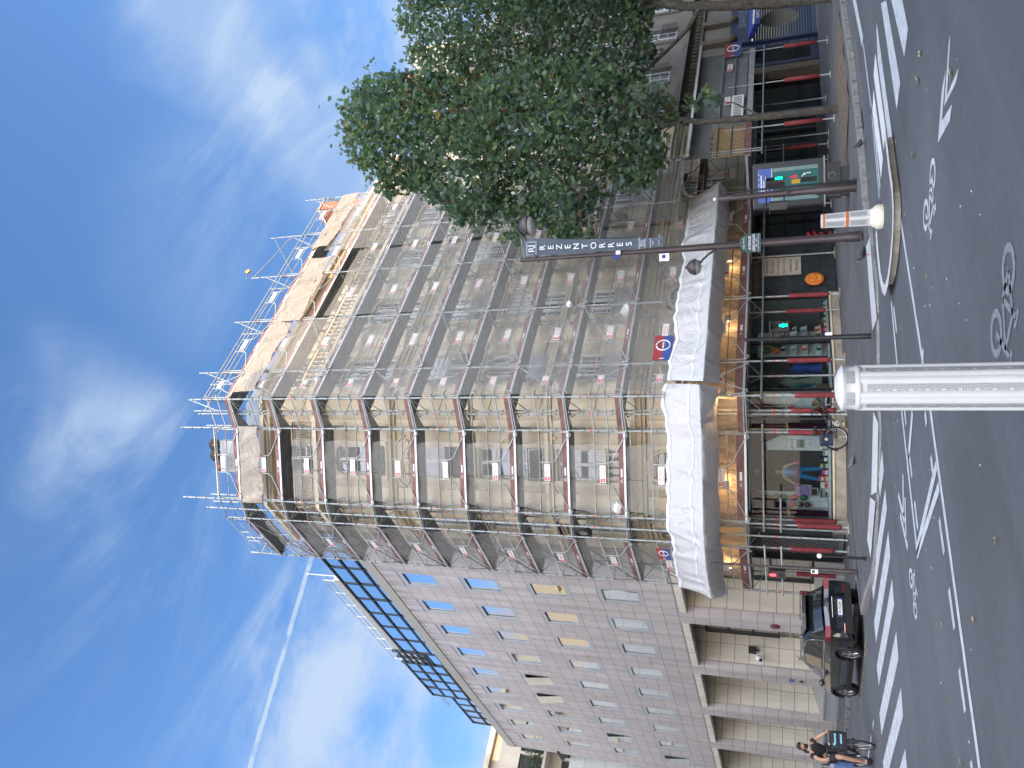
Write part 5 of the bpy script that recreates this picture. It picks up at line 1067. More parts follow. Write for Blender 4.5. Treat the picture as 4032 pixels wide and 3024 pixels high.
# traffic signal posts
m_sig=mat('signal_housing',(.035,.03,.032),.5,var=.15); m_gm=mat('green_signal',(0,.3,.15),.4,var=0,emit=(.0,1,.45),es=5); m_rm=mat('red_signal',(.4,0,0),.4,var=0,emit=(1,.03,.04),es=6)
def manfig(b,u,d,z,s,m):
    b.ball((u,d,z+.42*s),(.09*s,.02,.09*s),m,8,6); b.prism([(u-.1*s,z+.3*s),(u+.1*s,z+.3*s),(u+.07*s,z),(u-.07*s,z)],d-.01,d+.012,m)
    b.prism([(u-.07*s,z-.01*s),(u+.02*s,z-.01*s),(u-.06*s,z-.42*s),(u-.14*s,z-.42*s)],d-.01,d+.012,m); b.prism([(u-.0*s,z-.01*s),(u+.07*s,z-.01*s),(u+.15*s,z-.42*s),(u+.07*s,z-.42*s)],d-.01,d+.012,m)
    b.prism([(u-.1*s,z+.29*s),(u-.08*s,z+.22*s),(u-.2*s,z-.06*s),(u-.23*s,z-.02*s)],d-.01,d+.012,m); b.prism([(u+.1*s,z+.29*s),(u+.08*s,z+.22*s),(u+.2*s,z-.06*s),(u+.23*s,z-.02*s)],d-.01,d+.012,m)
def head(par,f2,u,z,w,h,lit=None):
    b=MB(m_sig,f2); b.bbox(u-w/2,u+w/2,-.12,.1,z,z+h,.02); b.box(u-w/2+.01,u+w/2-.01,.1,.2,z+h-.03,z+h-.012); o=b.done('signal_head',par)
    for k in(0,1): q=MB(m_black,f2); q.lathe([(w*.36,.0),(w*.36,.008)],(u,.1,z+h*(.27+.47*k)),n=18,ax='d'); q.done('signal_lens',o)
    if lit: q=MB(lit,f2); manfig(q,u,.118,z+h*(.27 if lit is m_gm else .74),h*.42,lit); q.done('walking_figure',o)
p=(17.95,12.75); f=CR(p); t=thing('traffic_signal','thick maroon traffic signal post with two dark signal boxes, right of the street lamp','traffic signal',(p[0],p[1],.12))
b=MB(m_post,f); b.lathe([(.13,0),(.125,.95),(.1,1.0),(.082,2.6),(.065,3.4),(.03,3.45)],(0,0,.12),n=16); b.ball((0,0,3.62),(.045,.045,.05),m_ball); b.lathe([(.05,0),(.05,.02)],(0,.11,1.75),m_iron,n=12,ax='d'); b.tube((-.3,0,2.3),(.3,0,2.3),.018); b.tube((-.3,0,1.86),(.3,0,1.86),.018); b.done('post',t)
fs=Fr((p[0],p[1],0),tuple(R0*.35+F0*.94),tuple(R0*.94-F0*.35)); 
def headat(par,c,nrm,z,w,h,lit): nn=nrm.normalized(); head(par,Fr((c.x,c.y,0),(-nn.y,nn.x,0),tuple(nn)),0,z,w,h,lit)
headat(t,f(.3,0,0),R0*.72-F0*.7,1.85,.24,.46,m_gm); headat(t,f(-.32,0,0),-R0*.8+F0*.3,1.78,.24,.46,None)
p=(12.83,13.0); f=CR(p); t=thing('traffic_signal','slim black signal post with a lit green figure before the shop window shelves','traffic signal',(p[0],p[1],.12))
b=MB(m_black,f); b.lathe([(.062,0),(.06,.3),(.056,.31),(.05,1.4),(.032,2.64)],(0,0,.12),n=12); b.done('post',t); b=MB(m_ball,f); b.bbox(.04,.11,-.05,.06,.9,1.04,.015); b.done('push_button',t); b=MB(m_black,f); b.tube((0,0,2.12),(.2,0,2.12),.014); b.tube((0,0,1.88),(.2,0,1.88),.014); b.done('bracket',t); headat(t,f(.26,0,0),R0*.25-F0*.97,1.78,.22,.42,m_gm)
p=(11.18,20.36); f=CR(p); t=thing('traffic_signal','dark stepped signal post with a lit red figure behind the parked car','traffic signal',(p[0],p[1],.12))
b=MB(m_post,f); b.lathe([(.07,0),(.068,.28),(.06,.3),(.055,2.2),(.034,2.3),(.03,3.85)],(0,0,.12),n=12); b.done('post',t); b=MB(m_ball,f); b.bbox(-.1,.02,.05,.12,1.12,1.3,.015); b.box(-.07,-.0,.12,.124,1.2,1.27,m_black); b.done('push_button',t); b=MB(m_sig,f); b.tube((0,0,2.3),(-.15,0,2.3),.02); b.done('bracket',t); headat(t,f(-.19,0,0),-R0*.12-F0*.98,1.95,.23,.46,m_rm)
def post(label,p,h,r,ball=False):
    t=thing('bollard' if h<2 else 'steel_post',label,'bollard' if h<2 else 'post',(p[0],p[1],.12)); b=MB(m_black,ID); b.lathe([(r,0),(r*.9,h*.5),(r*.8,h)],(p[0],p[1],.12),n=10); b.lathe([(r*1.5,0),(r*1.3,.1)],(p[0],p[1],.12),n=10); b.done('post',t)
    if ball: b=MB(m_ball); b.ball((p[0],p[1],.12+h+.05),.062); b.lathe([(.04,0),(.04,.03)],(p[0],p[1],.12+h),n=10); b.done('cap',t)
post('slim black kerb post with a white ball on top, left of the red sleeves',(10.1,17.72),.99,.034,True); post('thin dark pole standing in front of the poster column',(17.85,12.5),3.2,.032)
# poster column
PO=Fr((19.97,13.9,0),tuple(R0),tuple(-F0)); t=thing('poster_column','dark grey poster column with a lit blue and green poster on the pavement','poster display',(19.97,13.9,.12)); m_mu=mat('column_grey',(.05,.055,.06),.45,.2,var=.12)
b=MB(m_mu,PO); b.bbox(-.66,.66,-.16,.12,.78,2.72,.03); b.bbox(-.5,.5,-.12,.1,.35,.78,.02); b.bbox(-.45,.35,-.1,.08,.12,.35,.02); b.box(-.7,.7,-.18,.14,.76,.80,m_tubed); b.done('cabinet',t)
b=MB(mat('poster_blue',(.05,.09,.26),.4,var=.2,scale=2,emit=(.05,.09,.3),es=.25),PO); b.box(-.5,.48,.122,.128,2.2,2.58); po=b.done('poster',t); m_pg=mat('poster_green',(.015,.085,.085),.4,var=.25,scale=3,emit=(.01,.08,.08),es=.2)
b=MB(m_pg,PO); b.box(-.5,.48,.122,.127,.93,2.195); b.done('poster_lower',po); b=MB(m_plate,PO); b.box(-.5,.48,.128,.13,2.185,2.2)
r=random.Random(5)
for i,(z,s,w_) in enumerate(((2.47,.032,.62),(2.42,.018,.5),(2.39,.018,.44),(2.35,.018,.55),(2.31,.018,.3))):
    x=-.34
    while x<-.34+w_: k=r.uniform(.02,.05)*(2 if i==0 else 1); b.box(x,x+k,.1285,.1295,z,z+s); x+=k+.012
for i in range(5): x=-.3+.15*i; b.prism([(x,2.55),(x+.05,2.535),(x+.02,2.575)],.1285,.1295)
b.box(-.36,-.22,.1285,.1295,2.24,2.27,mat('poster_pink',(.5,.2,.3),.5))
for i in range(70):  # dotted border
    z=.96+.0172*i
    for q in range(3): b.box(-.48+.035*q+.01*(i%2),-.46+.035*q+.01*(i%2),.1275,.1282,z,z+.006); b.box(.37+.035*q+.01*(i%2),.39+.035*q+.01*(i%2),.1275,.1282,z,z+.006)
b.box(-.02,.1,.128,.1295,1.43,1.66,mat('poster_yellow',(.5,.3,.02),.5)); b.box(.0,.14,.128,.129,.98,1.4,m_black); b.prism([(.12,1.5),(.26,1.52),(.16,1.74)],.128,.1295,m_red); b.prism([(-.16,1.55),(-.06,1.58),(-.1,1.7)],.128,.1295,m_red)
for x,z,w_,h_ in((.16,1.35,.05,.03),(.2,1.28,.06,.06),(.24,1.14,.03,.12),(.05,1.93,.03,.07),(-.05,1.98,.04,.02)): b.box(x,x+w_,.129,.1298,z,z+h_)
b.done('poster_print',po); b=MB(m_tubed,PO); b.path([(.12+.09*math.cos(x),.11,.58+.09*math.sin(x)) for x in[2*math.pi*i/16 for i in range(16)]],.008,n=4,closed=True); b.done('emblem',t)
# white bollards on the islands
p=(12.69,9.73); f=CR(p); t=thing('bollard','square white bollard with two orange bands and a flared foot on the traffic island','bollard',(p[0],p[1],.13))
def ring(b,levels,m,cap=True):
    vs=[]; n_=4
    for h,r in levels:
        for i in range(4):
            a=math.pi/2*i+.12
            for e in(-.09,.09): vs.append((r*math.cos(a+e),r*math.sin(a+e)*1.0,h))
    k=len(levels); b.add(vs,[(j*8+i,j*8+(i+1)%8,(j+1)*8+(i+1)%8,(j+1)*8+i) for j in range(k-1) for i in range(8)]+([tuple(range(8)),tuple(range(8*k-8,8*k))] if cap else []),m,sm=False)
b=MB(m_bolw,f); ring(b,[(.27,.152),(.3,.15),(1.17,.128),(1.19,.12)],m_bolw); b.done('body',t)
b=MB(mat('cream_foot',(.72,.68,.55),.5,var=.08),f); b.lathe([(.225,0),(.23,.02),(.225,.1),(.165,.19),(.14,.22)],(0,0,.125),n=24); b.done('foot',t)
b=MB(m_orange,f); 
for z0,z1 in((1.12,1.155),(.71,.76)): ring(b,[(z0,.142-.025*(z0-.3)+.014),(z1,.142-.025*(z1-.3)+.014)],m_orange,False)
b.done('orange_band',t); b=MB(m_hatch,f)
for i in range(4):
    a0=math.pi/2*i+.12+.09; a1=math.pi/2*(i+1)+.12-.09
    for z0,z1 in((.4,.68),(.79,1.1)):
        q=lambda a,z,k:(V((math.cos(a0),math.sin(a0),0))*(1-k)+V((math.cos(a1),math.sin(a1),0))*k)*(.1535-.0235*(z-.27)/.9)*1.008
        A=[q(0,z0,.2),q(0,z0,.8),q(0,z1,.8),q(0,z1,.2)]; b.add([(A[0].x,A[0].y,z0),(A[1].x,A[1].y,z0),(A[2].x,A[2].y,z1),(A[3].x,A[3].y,z1)],[(0,1,2,3)])
b.done('reflector',t)
q=F0*4.5-R0*.045; f=Fr((q.x,q.y,0),tuple(R0),tuple(-F0)); t=thing('bollard','big ribbed white plastic bollard close up, with a domed cap and no orange bands','bollard',(q.x,q.y,0))
NB=6; rb=.1175
def fl(a):  # ribs between recessed reflector panels
    k=(a/(2*math.pi/NB))%1; x=abs(k-.5)*2  # 0 at panel centre
    return x
b=MB(m_bolw,f); n_=144; zs=[0,.05,.4,.8,1.2,1.44]; off=math.pi/2-math.pi/NB
vs=[];fc=[]
for z in zs:
    for i in range(n_):
        a=2*math.pi*i/n_+off; x=fl(a-off); r_=rb*(1.03-.02*z/1.44)-(0.0085 if x<.36 else (.0085*(1-min(1,(x-.36)/.1)) ))*(0 if z<.05 else 1)+.004*math.sin(math.pi*min(1,max(0,(x-.4)/.6)))
        vs.append((r_*math.cos(a),r_*math.sin(a),z))
for j in range(len(zs)-1):
    for i in range(n_): fc.append((j*n_+i,j*n_+(i+1)%n_,(j+1)*n_+(i+1)%n_,(j+1)*n_+i))
b.add(vs,fc,sm=True); b.done('body',t)
m,n=nt('prism_reflector'); out=N(n,'ShaderNodeOutputMaterial'); p=N(n,'ShaderNodeBsdfPrincipled'); p.inputs['Roughness'].default_value=.35; p.inputs['Coat Weight'].default_value=.5; L(n,p.outputs[0],out.inputs[0]); tc=N(n,'ShaderNodeTexCoord'); mp=N(n,'ShaderNodeMapping'); mp.inputs['Rotation'].default_value=(.6,.5,.78); L(n,tc.outputs['Object'],mp.inputs[0]); ck=N(n,'ShaderNodeTexChecker',i_Scale=110.); L(n,mp.outputs[0],ck.inputs[0]); ck.inputs[1].default_value=(.30,.31,.33,1); ck.inputs[2].default_value=(.40,.41,.43,1); L(n,ck.outputs[0],p.inputs['Base Color']); m_prism=m
b=MB(m_prism,f)
for i in range(NB):
    a0=off+2*math.pi*(i+.5)/NB; hw=.36*math.pi/NB*.92
    b.sheet(lambda u,v:((rb*1.012-.0065)*math.cos(a0-hw+2*hw*u),(rb*1.012-.0065)*math.sin(a0-hw+2*hw*u),.1+1.31*v),6,1)
    for k in range(34):   # little reflector bars along the rib edge
        z=.16+.037*k; a1=a0+hw*.62; b.sheet(lambda u,v:((rb*1.012-.0055)*math.cos(a1-.035+.07*u),(rb*1.012-.0055)*math.sin(a1-.035+.07*u),z+.018*v),2,1,m_hatch if k%2 else m_bolw)
b.done('reflector',t)
b=MB(m_bolw,f); b.lathe([(.117,1.435),(.121,1.44),(.1215,1.455),(.119,1.46),(.1185,1.515),(.1215,1.52),(.121,1.528),(.09,1.545),(.05,1.558),(.0,1.562)],(0,0,0),n=48,caps=False); b.done('cap',t)
b=MB(m_prism,f)
for i in range(6):
    a0=off+2*math.pi*i/6; b.sheet(lambda u,v:(.1196*math.cos(a0-.33+.66*u),.1196*math.sin(a0-.33+.66*u),1.466+.044*v),6,1)
b.done('cap_reflector',t)
# ---------------------------------------------------------------- bicycles
m_frame=mat('bike_black',(.02,.022,.026),.35,.3,var=.1,coat=.4); m_chrome=mat('chrome',(.6,.61,.62),.2,.9,var=.05); m_bagb=mat('pannier_blue',(.015,.025,.06),.7,var=.25,scale=7); m_yel=mat('reflector_yellow',(.6,.55,.05),.4,var=0); m_sad=mat('saddle',(.02,.02,.02),.6,var=.1)
def wheel(par,f,u,z,r,yaw=0.):
    ca,sa=math.cos(yaw),math.sin(yaw); c=lambda x,y,zz_:(u+x*ca-y*sa,x*sa+y*ca,z+zz_)
    b=MB(m_rub,f); b.path([c(r*math.cos(a),0,r*math.sin(a)) for a in[2*math.pi*i/36 for i in range(36)]],.021,n=7,closed=True); o=b.done('wheel',par)
    b=MB(m_chrome,f); b.path([c((r-.032)*math.cos(a),0,(r-.032)*math.sin(a)) for a in[2*math.pi*i/36 for i in range(36)]],.012,n=5,closed=True)
    for i in range(18): a=2*math.pi*i/18; s=.03 if i%2 else -.03; b.tube(c(.02*math.cos(a+1),s,.02*math.sin(a+1)),c((r-.035)*math.cos(a),0,(r-.035)*math.sin(a)),.0025,n=4,caps=False)
    b.tube(c(0,-.06,0),c(0,.06,0),.022); b.done('rim',o); return o
def bike(t,f,basket,panniers,steer=0.):
    r=.335; wheel(t,f,0,r,r); wheel(t,f,1.08,r,r,steer)
    b=MB(m_frame,f); hd=(.86,0,.86); bb=(.44,0,.3); st_=(.27,0,.78)
    b.path([(.86,0,.9),(.9,0,.74)],.026); b.path([st_,(.33,0,.55),bb],.02); b.path([(.88,0,.8),(.66,0,.5),(.5,0,.34),bb],.026,n=7); b.path([(.88,0,.84),(.6,0,.62),(.32,0,.58)],.02)
    for s in(-.05,.05): b.path([st_,(0,s*1.3,r)],.01); b.path([bb,(0,s*1.3,r)],.011); b.path([(.9,0,.74),(.93,s,.66),(1.08,s*1.1,r)],.015)
    for u,y0,y1 in((0,.4,3.3),(1.08,.35,2.6)): b.path([(u+(r+.045)*math.cos(a),0,r+(r+.045)*math.sin(a)) for a in[y0+(y1-y0)*i/14 for i in range(15)]],.022,n=4)
    b.path([(-.28,.07,.78),(.2,.07,.78),(.22,-.07,.78),(-.28,-.07,.78)],.008,closed=True); b.tube((-.2,.07,.78),(0,.07,r),.006); b.tube((-.2,-.07,.78),(0,-.07,r),.006); b.done('frame',t)
    b=MB(m_frame,f); b.path([(.86,0,.9),(.83,0,1.04)],.018); b.path([(.70,-.32,1.03),(.78,-.24,1.05),(.84,-.1,1.05),(.84,.1,1.05),(.78,.24,1.05),(.70,.32,1.03)],.012); 
    for s in(-1,1): b.path([(.68,s*.34,1.02),(.76,s*.26,1.05)],.019,m_sad); b.path([(.78,s*.2,1.05),(.84,s*.26,1.0)],.007,m_chrome)
    b.tube((.88,0,.98),(.94,0,.97),.035,m_chrome); b.done('handlebar',t)
    b=MB(m_sad,f); b.tube((.27,0,.78),(.24,0,.92),.015,m_chrome); b.prism([(.08,-.09),(.05,.0),(.08,.09),(.2,.08),(.36,.02),(.36,-.02),(.2,-.08)],.92,.97,pl='ud'); b.done('saddle',t)
    b=MB(m_chrome,f); b.lathe([(.09,-.012),(.095,.0),(.09,.012)],(.44,.05,.3),n=20,ax='d'); b.path([(.44,.07,.3),(.5,.09,.14)],.011); b.path([(.44,-.07,.3),(.38,-.09,.46)],.011); b.box(.46,.55,.09,.18,.12,.14,m_sad); b.box(.33,.42,-.18,-.09,.45,.47,m_sad)
    b.path([(.44,.05,.39),(.0,.05,.37)],.005,m_rub); b.path([(.44,.05,.21),(0,.05,.3)],.005,m_rub); b.tube((-.02,.05,r),(.02,.05,r),.04); b.done('crank',t)
    b=MB(m_yel,f); b.box(-.33,-.3,-.03,.03,.74,.8); b.box(.36,.47,.19,.2,.1,.14) if panniers else None; b.done('reflector',t)
    if panniers:
        for s in(-1,1):
            b=MB(m_bagb,f); b.bbox(-.24,.12,s*.1-.06+s*.06,s*.1+.06+s*.06,.42,.8,.04); b.box(-.2,.08,s*.245-.005,s*.245+.005,.7,.74,m_frame); b.ball((-.06,s*.245,.62),(.05,.01,.05),m_cream,10,6); b.done('pannier',t)
    if basket:
        b=MB(m_bag2,f); b.bbox(.96,1.28,-.2,.2,.62,.98,.04); b.box(.99,1.25,-.18,.18,.981,1.0,m_frame); b.done('front_bag',t); b=MB(mat('sticker_blue',(.25,.5,.62),.5),f); b.box(1.281,1.284,-.12,.12,.86,.9); b.box(1.281,1.284,-.12,.1,.73,.77); b.ball((1.283,.13,.9),(.005,.03,.03)); b.done('sticker',t)
m_bag2=mat('bag_black',(.018,.02,.024),.6,var=.3,scale=8)
t=thing('bicycle','black bicycle with blue panniers parked against the corner shop window','bicycle',(16.3,20.9,.12)); fb=Fr((15.78,20.42,.12),(.78,-.52,0),(-.52,-.78,0)); bike(t,fb,False,True,.5)
t=thing('bicycle','dark bicycle with a stickered front bag ridden towards the zebra','bicycle',(6.72,21,0)); fr=Fr((6.72,21.62,0),(.02,-1,0),(-1,-.02,0)); bike(t,fr,True,False,.08)
b=MB(mat('blue_bag',(.10,.17,.36),.7,var=.2,scale=6),fr); b.bbox(-.25,.1,.08,.26,.45,.86,.04); b.box(-.2,.02,.09,.24,.87,.95,mat('pale_cloth',(.45,.52,.62),.8)); b.done('pannier',t)
# ---------------------------------------------------------------- people
def skin(name,par,pts,edges,m,lv=2,smooth=True):
    me=bpy.data.meshes.new(name); me.from_pydata([V(p[:3]) for p in pts],edges,[]); o=bpy.data.objects.new(name,me); COL.objects.link(o); me.materials.append(m)
    k=o.modifiers.new('skin','SKIN'); k.use_smooth_shade=True; k.branch_smoothing=.3
    sv=me.skin_vertices[0].data
    for i,p in enumerate(pts): rr_=p[3] if hasattr(p[3],'__len__') else (p[3],p[3]); sv[i].radius=rr_; sv[i].use_root=(i==0)
    s=o.modifiers.new('sub','SUBSURF'); s.levels=s.render_levels=lv
    if par is not None: o.parent=par; o.matrix_parent_inverse=Matrix.Identity(4); o.location=-pw(par)
    return o
m_skin=mat('skin',(.48,.27,.19),.55,var=.08,scale=9); m_tee=mat('black_tshirt',(.018,.02,.022),.85,var=.2,scale=10); m_hair=mat('dark_hair',(.016,.012,.01),.7,var=.3,scale=30); m_short=mat('dark_shorts',(.02,.022,.03),.85,var=.2)
def fing(b,base,dirs,side,up,m,s=1.,curl=1.):
    # four fingers of unequal length bent round a grip, and a thumb from the side of the palm
    base,dv,sv,uv=V(base),V(dirs).normalized(),V(side).normalized(),V(up).normalized()
    for k,(o_,l) in enumerate(((-.032,.072),(-.011,.082),(.011,.077),(.031,.06))):
        p0=base+sv*o_*s+dv*.045*s; p1=p0+dv*l*.45*s-uv*.012*curl*s; p2=p1+dv*l*.2*s-uv*l*.38*curl*s; p3=p2-dv*l*.22*curl*s-uv*l*.22*curl*s
        b.path([p0,p1,p2,p3],.008,m,n=6,rad=[.0095*s,.009*s,.008*s,.006*s],raw=True)
    q0=base-sv*.035*s-dv*.02*s; q1=q0-sv*.025*s+dv*.03*s-uv*.012*s; q2=q1+dv*.03*s-uv*.016*s+sv*.008*s; b.path([q0,q1,q2],.01,m,n=6,rad=[.012*s,.0105*s,.008*s],raw=True)
P=thing('person','bearded man in a black t-shirt and dark cap riding a bicycle','person',(6.72,21.4,0))
G=lambda u,d,z:fr(u,d,z)
def gp_(u,d,z,r): q=G(u,d,z); return (q.x,q.y,q.z,r)
pts=[gp_(.2,0,1.0,(.15,.12)),gp_(.3,0,1.16,(.145,.1)),gp_(.4,0,1.33,(.16,.1)),gp_(.44,0,1.42,(.09,.07)),gp_(.46,0,1.47,(.055,.055)),gp_(.48,0,1.56,(.062,.072)),gp_(.47,0,1.66,(.07,.085)),
 gp_(.42,.17,1.385,.06),gp_(.5,.27,1.2,.045),gp_(.66,.31,1.085,.034),gp_(.70,.31,1.062,(.036,.022)), gp_(.42,-.17,1.385,.06),gp_(.47,-.29,1.2,.045),gp_(.63,-.33,1.09,.034),gp_(.69,-.325,1.06,(.036,.022)),
 gp_(.28,.1,.95,.085),gp_(.52,.14,.74,.062),gp_(.46,.15,.4,.048),gp_(.4,.15,.17,.036),gp_(.5,.16,.12,.03), gp_(.28,-.1,.97,.085),gp_(.62,-.15,.88,.062),gp_(.5,-.14,.56,.048),gp_(.42,-.13,.46,.034),gp_(.52,-.14,.42,.03)]
ed=[(0,1),(1,2),(2,3),(3,4),(4,5),(5,6),(2,7),(7,8),(8,9),(9,10),(2,11),(11,12),(12,13),(13,14),(0,15),(15,16),(16,17),(17,18),(18,19),(0,20),(20,21),(21,22),(22,23),(23,24)]
body=skin('body',P,pts,ed,m_skin)
tp=[gp_(.19,0,.98,(.175,.14)),gp_(.29,0,1.14,(.17,.12)),gp_(.39,0,1.31,(.185,.12)),gp_(.43,0,1.405,(.11,.085)),gp_(.41,.18,1.375,.085),gp_(.455,.235,1.27,.068),gp_(.41,-.18,1.375,.085),gp_(.44,-.245,1.27,.068)]
skin('tshirt',P,tp,[(0,1),(1,2),(2,3),(2,4),(4,5),(2,6),(6,7)],m_tee)
skin('shorts',P,[gp_(.22,0,.98,(.17,.14)),gp_(.3,.11,.93,.1),gp_(.47,.135,.79,.085),gp_(.3,-.11,.95,.1),gp_(.54,-.145,.89,.085)],[(0,1),(1,2),(0,3),(3,4)],m_short)
b=MB(m_hair,fr)
for s,q in((1,(.45,.155,.1)),(-1,(.47,-.135,.41))): b.bbox(q[0]-.09,q[0]+.17,q[1]-.045,q[1]+.045,q[2]-.03 if s<0 else .05,q[2]+.07 if s<0 else .16,.02,m_black)
b.done('shoe',P)
b=MB(m_skin,fr); hx_=.475
b.ball((hx_+.075,0,1.585),(.022,.018,.026)); b.ball((hx_,.077,1.6),(.02,.012,.03)); b.ball((hx_,-.077,1.6),(.02,.012,.03)); b.ball((hx_+.05,0,1.64),(.035,.062,.05)); b.done('face',P)
b=MB(m_hair,fr); b.ball((hx_-.012,0,1.665),(.105,.09,.075)); b.ball((hx_-.085,.03,1.58),(.05,.06,.09)); b.ball((hx_-.04,.11,1.5),(.035,.03,.06)); b.ball((hx_+.035,0,1.515),(.055,.06,.05)); b.box(hx_+.06,hx_+.083,-.05,.05,1.553,1.565)
for s in(-1,1): b.box(hx_+.068,hx_+.082,s*.033-.02,s*.033+.02,1.635,1.645)
b.done('hair',P)
b=MB(m_plate,fr)
for s in(-1,1): b.ball((hx_+.075,s*.03,1.615),(.008,.013,.008))
b.path([(.45+.075*math.cos(a),.085*math.sin(a),1.43+.02*math.cos(a)) for a in[2*math.pi*i/20 for i in range(20)]],.009,n=5,closed=True); b.done('necklace',P)
b=MB(m_skin)
for s in(1,-1): fing(b,G(.7,s*.32,1.066),G(1,0,0)-G(0,0,0)+V((0,0,-.15)),(G(0,-s,0)-G(0,0,0)),(0,0,1),m_skin,1.05,1.)
b.done('fingers',P)
# ---------------------------------------------------------------- pigeons
m_pig=mat('pigeon_grey',(.12,.13,.15),.7,var=.4,scale=18); m_pigd=mat('pigeon_dark',(.035,.04,.045),.6,var=.3,scale=15)
def pigeon(label,p,ang,m):
    f=Fr((p[0],p[1],p[2]),(math.cos(ang),math.sin(ang),0),(-math.sin(ang),math.cos(ang),0)); b=MB(m,f); 
    b.path([(-.2,0,.1),(-.12,0,.11),(-.05,0,.12),(.03,0,.14),(.08,0,.18),(.1,0,.22),(.115,0,.245),(.14,0,.245)],.05,n=10,rad=[.012,.035,.062,.065,.045,.026,.027,.012])
    t=b.done('pigeon',None,f(0,0,0)); b=MB(m_pigd,f)
    for s in(-1,1): b.path([(.03,s*.05,.14),(-.06,s*.058,.12),(-.2,s*.02,.1)],.02,n=6,rad=[.03,.035,.008]); b.path([(0,s*.025,.08),(.005,s*.025,.005),(.03,s*.03,.004)],.006,m_red,n=5)
    b.path([(.138,0,.244),(.16,0,.236)],.006,m_plate,n=5); b.done('wing',t); tag(t,label,'pigeon','pigeons on the ground')
pigeon('dark pigeon at the edge of the ribbed strip by the island',(14.18,11.85,.13),2.6,m_pigd); pigeon('grey pigeon walking on the pavement before the corner shop',(13.0,17.85,.12),2.2,m_pig); pigeon('dark pigeon in the gutter below the tree bed',(17.6,11.3,.01),1.0,m_pigd)
# ---------------------------------------------------------------- fallen leaves and litter
m_lf=mat('fallen_yellow',(.36,.30,.13),.8,var=.3,scale=30); m_lfb=mat('fallen_tan',(.36,.27,.17),.85,var=.3,scale=30); m_lit=mat('paper_scrap',(.5,.5,.48),.8,var=.1)
def leaf(label,p,s,ang,m,z=.01):
    b=MB(m); r=random.Random(int(p[0]*97)); k=[]
    for i in range(11):
        a=2*math.pi*i/11; rr_=.8*s*(1 if i%2 else .55)*(.8+.4*r.random()); k.append((p[0]+rr_*math.cos(a+ang),p[1]+rr_*.7*math.sin(a+ang),z+.012+.35*s*r.random()))
    b.add([(p[0],p[1],z+.008)]+k,[(0,i+1,(i+1)%11+1) for i in range(11)]); b.path([(p[0],p[1],z+.01),(p[0]+s*1.3*math.cos(ang+.3),p[1]+s*1.3*math.sin(ang+.3),z+.02)],.003,n=4)
    tag(b.done('fallen_leaf'),label,'leaf','fallen leaves on the road')
for a in(('curled yellow leaf on the road above the chevron arrow',(11.36,5.96),.09,0,m_lf),('curled tan leaf on the road between the zebra bars and the chevron',(11.29,6.31),.1,1,m_lfb),('tan leaf lying on the chevron arrow',(9.2,5.1),.09,2,m_lfb),('yellow leaf between the island and the bicycle symbol',(10.98,7.33),.09,.5,m_lf),('small pale leaf beyond the tip of the chevron',(10.47,6.01),.035,1,m_lit),('tiny yellow leaf at the corner of the island kerb',(12.75,8.2),.05,2,m_lf),('yellow leaf in the gutter under the tree',(21.9,11.25),.14,1,m_lf),('brown leaf just off the island tip',(11.02,9.46-1.0),.045,1,m_lfb),('yellow and white leaf in the middle of the open road',(8.81,7.81),.05,.6,m_lf),('small yellow leaf close to the cycle lane line behind the ribbed bollard',(10.04,9.99),.05,.4,m_lf),('yellow leaf on the road below the long white line, left of the ribbed bollard',(4.31,7.09),.055,1.4,m_lf),('bright yellow leaf below the dashed line',(4.2,8.48),.055,.2,m_lf),('pale yellow leaf near the end of a dash',(4.95,10.19),.05,2,m_lf),('small tan leaf left of the bicycle symbol',(6.02,11.37),.04,1,m_lfb),('pale leaf between the zebra bars and the long line',(4.17,10.64),.06,.8,m_lf)): leaf(*a)
leaf('crumpled brown scrap at the lower left of the road',(3.32,10.23),.05,1,m_lfb)
r=random.Random(3); b=MB(m_lit)
for i in range(34):
    x,y=r.uniform(2.2,10),r.uniform(4,13); s=r.uniform(.008,.022); b.ball((x,y,.008),(s,s*.7,.006),m_lit,6,4)
for i in range(60): x=r.uniform(12.5,60); s=r.uniform(.02,.05); b.ball((x,11.35+r.uniform(-.1,.1),.01),(s,s,.01),m_lfb,6,4)
b2=b.done('litter'); st(b2,'stuff')
b=MB(m_lf)
for i in range(160):
    y=r.uniform(20.5,25.5); x=9.35+r.gauss(0,.16); s=r.uniform(.02,.05); b.quad((x-s,y,zg(y)+.01),(x,y-s,zg(y)+.012),(x+s,y,zg(y)+.015),(x,y+s,zg(y)+.011))
st(b.done('leaf_litter'),'stuff')
# ---------------------------------------------------------------- parked car
m_carp=mat('car_paint',(.008,.009,.013),.16,.0,var=.05,spec=.7,coat=1.); m_carg=mirrorglass('car_glass',(.012,.015,.017),.1,.02,gmax=.5); m_tl=mat('tail_red',(.2,.006,.01),.3,var=.1,coat=.2,spec=.3); m_trim=mat('car_trim',(.015,.015,.016),.55,var=.1); m_alloy=mat('alloy',(.5,.51,.52),.3,.8,var=.05)
CO=V((10.46,21.95,zg(22.5))); fc_=Fr(tuple(CO),(0,1,0),(-1,0,0))   # u = forward, d = to the street side
CT=thing('parked_car','black parked estate car with white plate seen from behind at the kerb','car',tuple(CO))
def loft(b,secs,m,mfun=None):
    k=len(secs[0]); vs=[p for s in secs for p in s]
    base=len(b.v)
    for j in range(len(secs)-1):
        for i in range(k-1):
            mm=mfun(j,i) if mfun else m
            b.add([secs[j][i],secs[j][i+1],secs[j+1][i+1],secs[j+1][i]],[(0,1,2,3)],mm,sm=True)
def mirr(s): return [(u,d,z) for u,d,z in s]+[(u,-d,z) for u,d,z in reversed(s)][1:]
